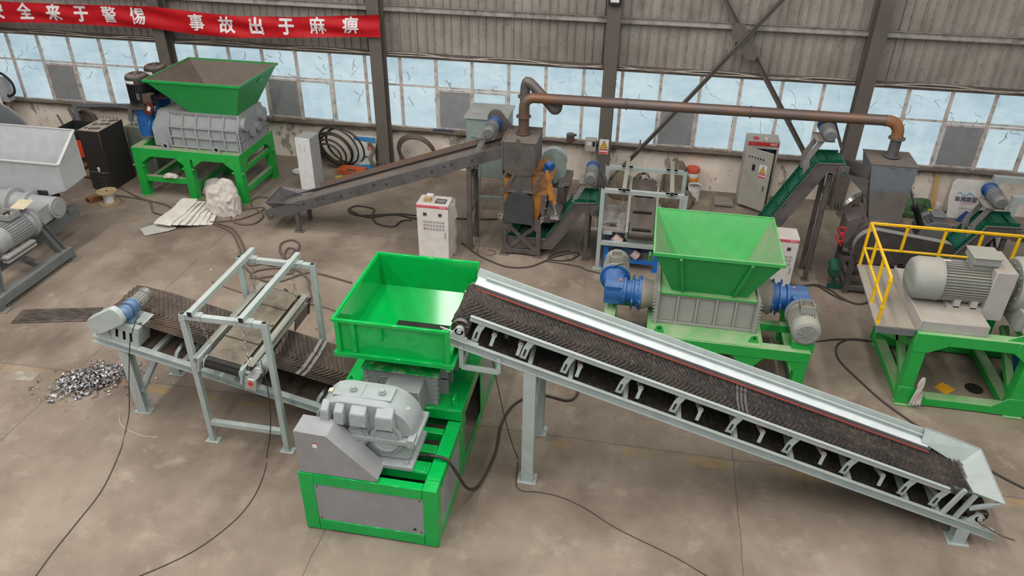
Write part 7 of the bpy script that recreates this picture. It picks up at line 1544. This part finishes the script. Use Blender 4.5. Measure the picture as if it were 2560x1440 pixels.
CB = {
'left': [(-13.32, 16.42), (-12.63, 16.03), (-12.14, 15.84), (-11.55, 15.69), (-11.17, 15.4), (-11.16, 15.17), (-11.64, 15.26), (-12.06, 15.76), (-12.53, 15.9), (-13.13, 15.95)],
'c': [(-10.03, 15.03), (-9.55, 15.22), (-9.28, 15.48), (-9.09, 15.93), (-9.23, 16.04), (-9.68, 15.71), (-9.61, 15.3), (-9.23, 15.07), (-8.93, 15.22), (-8.97, 15.68), (-9.46, 16.08), (-9.62, 16.44), (-9.45, 16.62), (-9.16, 16.51), (-8.91, 16.1)],
'd': [(-9.83, 15.01), (-9.36, 14.85), (-9.0, 14.49), (-8.64, 14.02), (-8.41, 13.69), (-8.13, 13.29), (-7.84, 13.4), (-7.09, 13.22), (-7.51, 12.93), (-7.84, 12.8), (-7.88, 13.08), (-7.52, 13.29), (-7.07, 13.31), (-6.66, 12.99), (-6.51, 12.69), (-6.3, 12.3), (-6.2, 11.6, .4), (-5.9, 10.6, 1.3)],
'd2': [(-9.88, 14.96), (-9.32, 14.69), (-8.93, 14.26), (-8.51, 13.67), (-8.21, 13.22), (-7.64, 12.79), (-7.2, 12.79), (-6.84, 13.2), (-6.55, 13.26), (-5.7, 13.03)],
'f': [(-7.4, 13.3), (-7.52, 13.69), (-7.78, 14.05), (-7.88, 14.38), (-7.72, 14.57), (-7.48, 14.42), (-7.38, 14.05), (-7.46, 13.74), (-7.61, 13.93), (-7.63, 14.19), (-7.46, 14.15), (-7.42, 13.89), (-7.45, 13.67)],
'g': [(-8.58, 12.5), (-8.23, 12.37), (-7.81, 12.24), (-7.42, 12.15), (-6.14, 12.08), (-5.64, 11.95), (-5.33, 11.82)],
'i': [(-7.05, 16.4), (-6.45, 16.06), (-5.85, 16.32), (-5.27, 16.22), (-4.87, 16.3), (-4.31, 16.42), (-3.71, 16.5), (-3.3, 16.6)],
'i2': [(-5.32, 16.12), (-5.55, 16.03), (-5.65, 15.7), (-6.07, 15.77), (-6.35, 16.17), (-6.43, 16.53), (-6.92, 16.61), (-7.0, 16.31), (-6.64, 16.11), (-5.8, 16.38), (-5.3, 16.39)],
'j': [(-3.86, 15.24), (-3.45, 14.82), (-3.1, 14.56), (-2.61, 14.35), (-2.18, 14.44), (-1.87, 14.75), (-1.68, 15.0), (-1.24, 15.31), (-1.16, 15.18), (-1.36, 14.91), (-1.71, 14.85), (-1.8, 14.95), (-1.63, 15.2), (-1.37, 15.36)],
'k': [(-1.9, 14.78), (-1.51, 14.75), (-1.07, 14.68), (-.9, 14.56), (-.53, 14.47)],
'n': [(3.39, 14.83), (3.58, 14.78), (3.93, 14.87), (4.21, 14.55), (4.41, 14.39), (4.7, 14.29), (5.07, 14.55)],
'n2': [(3.45, 14.67), (3.9, 14.93), (4.19, 14.75), (4.36, 14.5), (4.64, 14.3), (4.92, 14.45)],
'r': [(3.05, 12.3, .5), (3.3, 12.6, .05), (4.0, 12.89), (4.45, 12.95), (4.88, 12.9), (5.24, 12.6)],
'rb': [(5.03, 12.8), (4.45, 12.98), (4.1, 12.84), (3.94, 12.55), (3.95, 12.17), (4.17, 11.68), (4.46, 11.13), (4.87, 10.59), (5.15, 10.28), (5.47, 9.96), (5.78, 9.66), (6.13, 9.39)]}
LB = {'left': ('brown cable doubling back in a loop before back left shredder', .022, CABLEB), 'c': ('brown cable snaking in loops right of the white sack', .022, CABLEB), 'd': ('thick brown cable running from the sack to a tangle behind the portal frame', .024, CABLEB), 'd2': ('second brown cable running beside the tangle and off to the right', .022, CABLEB), 'f': ('coiled cable end standing apart behind the left portal frame', .024, CABLEB), 'g': ('thin cord lying behind the left conveyor', .013, CABLEB), 'i': ('black cable running on the floor behind white control cabinet', .022, CABLE), 'i2': ('looped black cable on the floor under dark conveyor', .02, CABLE), 'j': ('black cable with a small coil before the brown crusher', .018, CABLE), 'k': ('short black cord lying from the crusher to the back grey frame', .014, CABLE), 'n': ('black cable on the floor at the feet of tall green belt', .018, CABLE), 'n2': ('second black cable tangled at the feet of tall green belt', .016, CABLE), 'r': ('black cable from the middle shredder motor to the green right frame', .018, CABLE), 'rb': ('long black cable curving on the floor between middle shredder and right frame', .018, CABLE)}
for k_, pts in CB.items(): cable('cable', pts, LB[k_][1], LB[k_][2], LB[k_][0])
cable('cable', [(-7.30, 8.78, 2.0), (-7.22, 8.55, 1.95), (-7.24, 8.36, 1.75), (-7.34, 8.34, 1.5), (-7.52, 8.30, .8), (-7.60, 8.2, .25), (-7.60, 8.0, .012), (-7.41, 7.57), (-7.19, 6.82), (-7.15, 6.18), (-7.13, 5.67), (-7.07, 5.1)], .008, CABLE, 'thin dark cord hanging from the left conveyor motor and trailing to the front')
cable('cable', [(-5.12, 8.2, 1.62), (-5.0, 8.0, 1.7), (-4.93, 7.92, 1.5), (-4.96, 7.92, .9), (-5.1, 7.98, .3), (-5.16, 7.9, .012), (-5.07, 7.68), (-4.98, 7.17), (-5.03, 6.68), (-5.27, 6.14), (-5.61, 5.74), (-6.0, 5.4)], .0075, CABLE, 'thin dark cord hanging from the hanging separator gearbox and trailing to the front')
cable('cable', [(-1.75, 8.35, 2.2), (-1.66, 8.32, 1.7), (-1.55, 8.32, 1.1), (-1.46, 8.5, .4), (-1.38, 8.6, .012), (-1.36, 8.48), (-1.28, 8.0), (-.95, 7.98), (-.65, 7.95), (-.28, 7.81), (.19, 7.53), (.75, 7.29), (1.06, 7.15), (1.6, 6.85)], .007, CABLE, 'thin dark cord hanging under the right conveyor head and crossing the front floor')
cable('cable', [(-2.55, 7.36, 1.02), (-2.3, 7.32, 1.09), (-2.13, 7.3, 1.075), (-2.02, 7.33, .85), (-1.92, 7.5, .4), (-1.86, 7.8, .10), (-1.80, 8.1, .03), (-1.74, 8.68), (-1.77, 9.33), (-1.64, 9.87), (-1.27, 10.16), (-.79, 10.11), (-.65, 10.33), (-.72, 10.54)], .023, CABLE, 'thick black power cable draped over the side of the front shredder base')
cable('cable', [(-1.02, 15.0, 1.62), (-1.04, 14.85, 1.2), (-1.1, 14.75, .6), (-1.25, 14.85, .1), (-1.4, 15.0, .02)], .009, CABLEB, 'thin pale cord hanging from the small green conveyor motor')
cable('cable', [(-3.25, 14.98, 2.6), (-3.3, 14.92, 2.2), (-3.36, 14.9, 1.2), (-3.36, 14.9, .3), (-3.4, 14.85, .012), (-3.1, 14.8), (-3.0, 14.95), (-3.2, 15.05)], .010, CABLEB, 'thin cord hanging from the dark conveyor motor down to the floor')
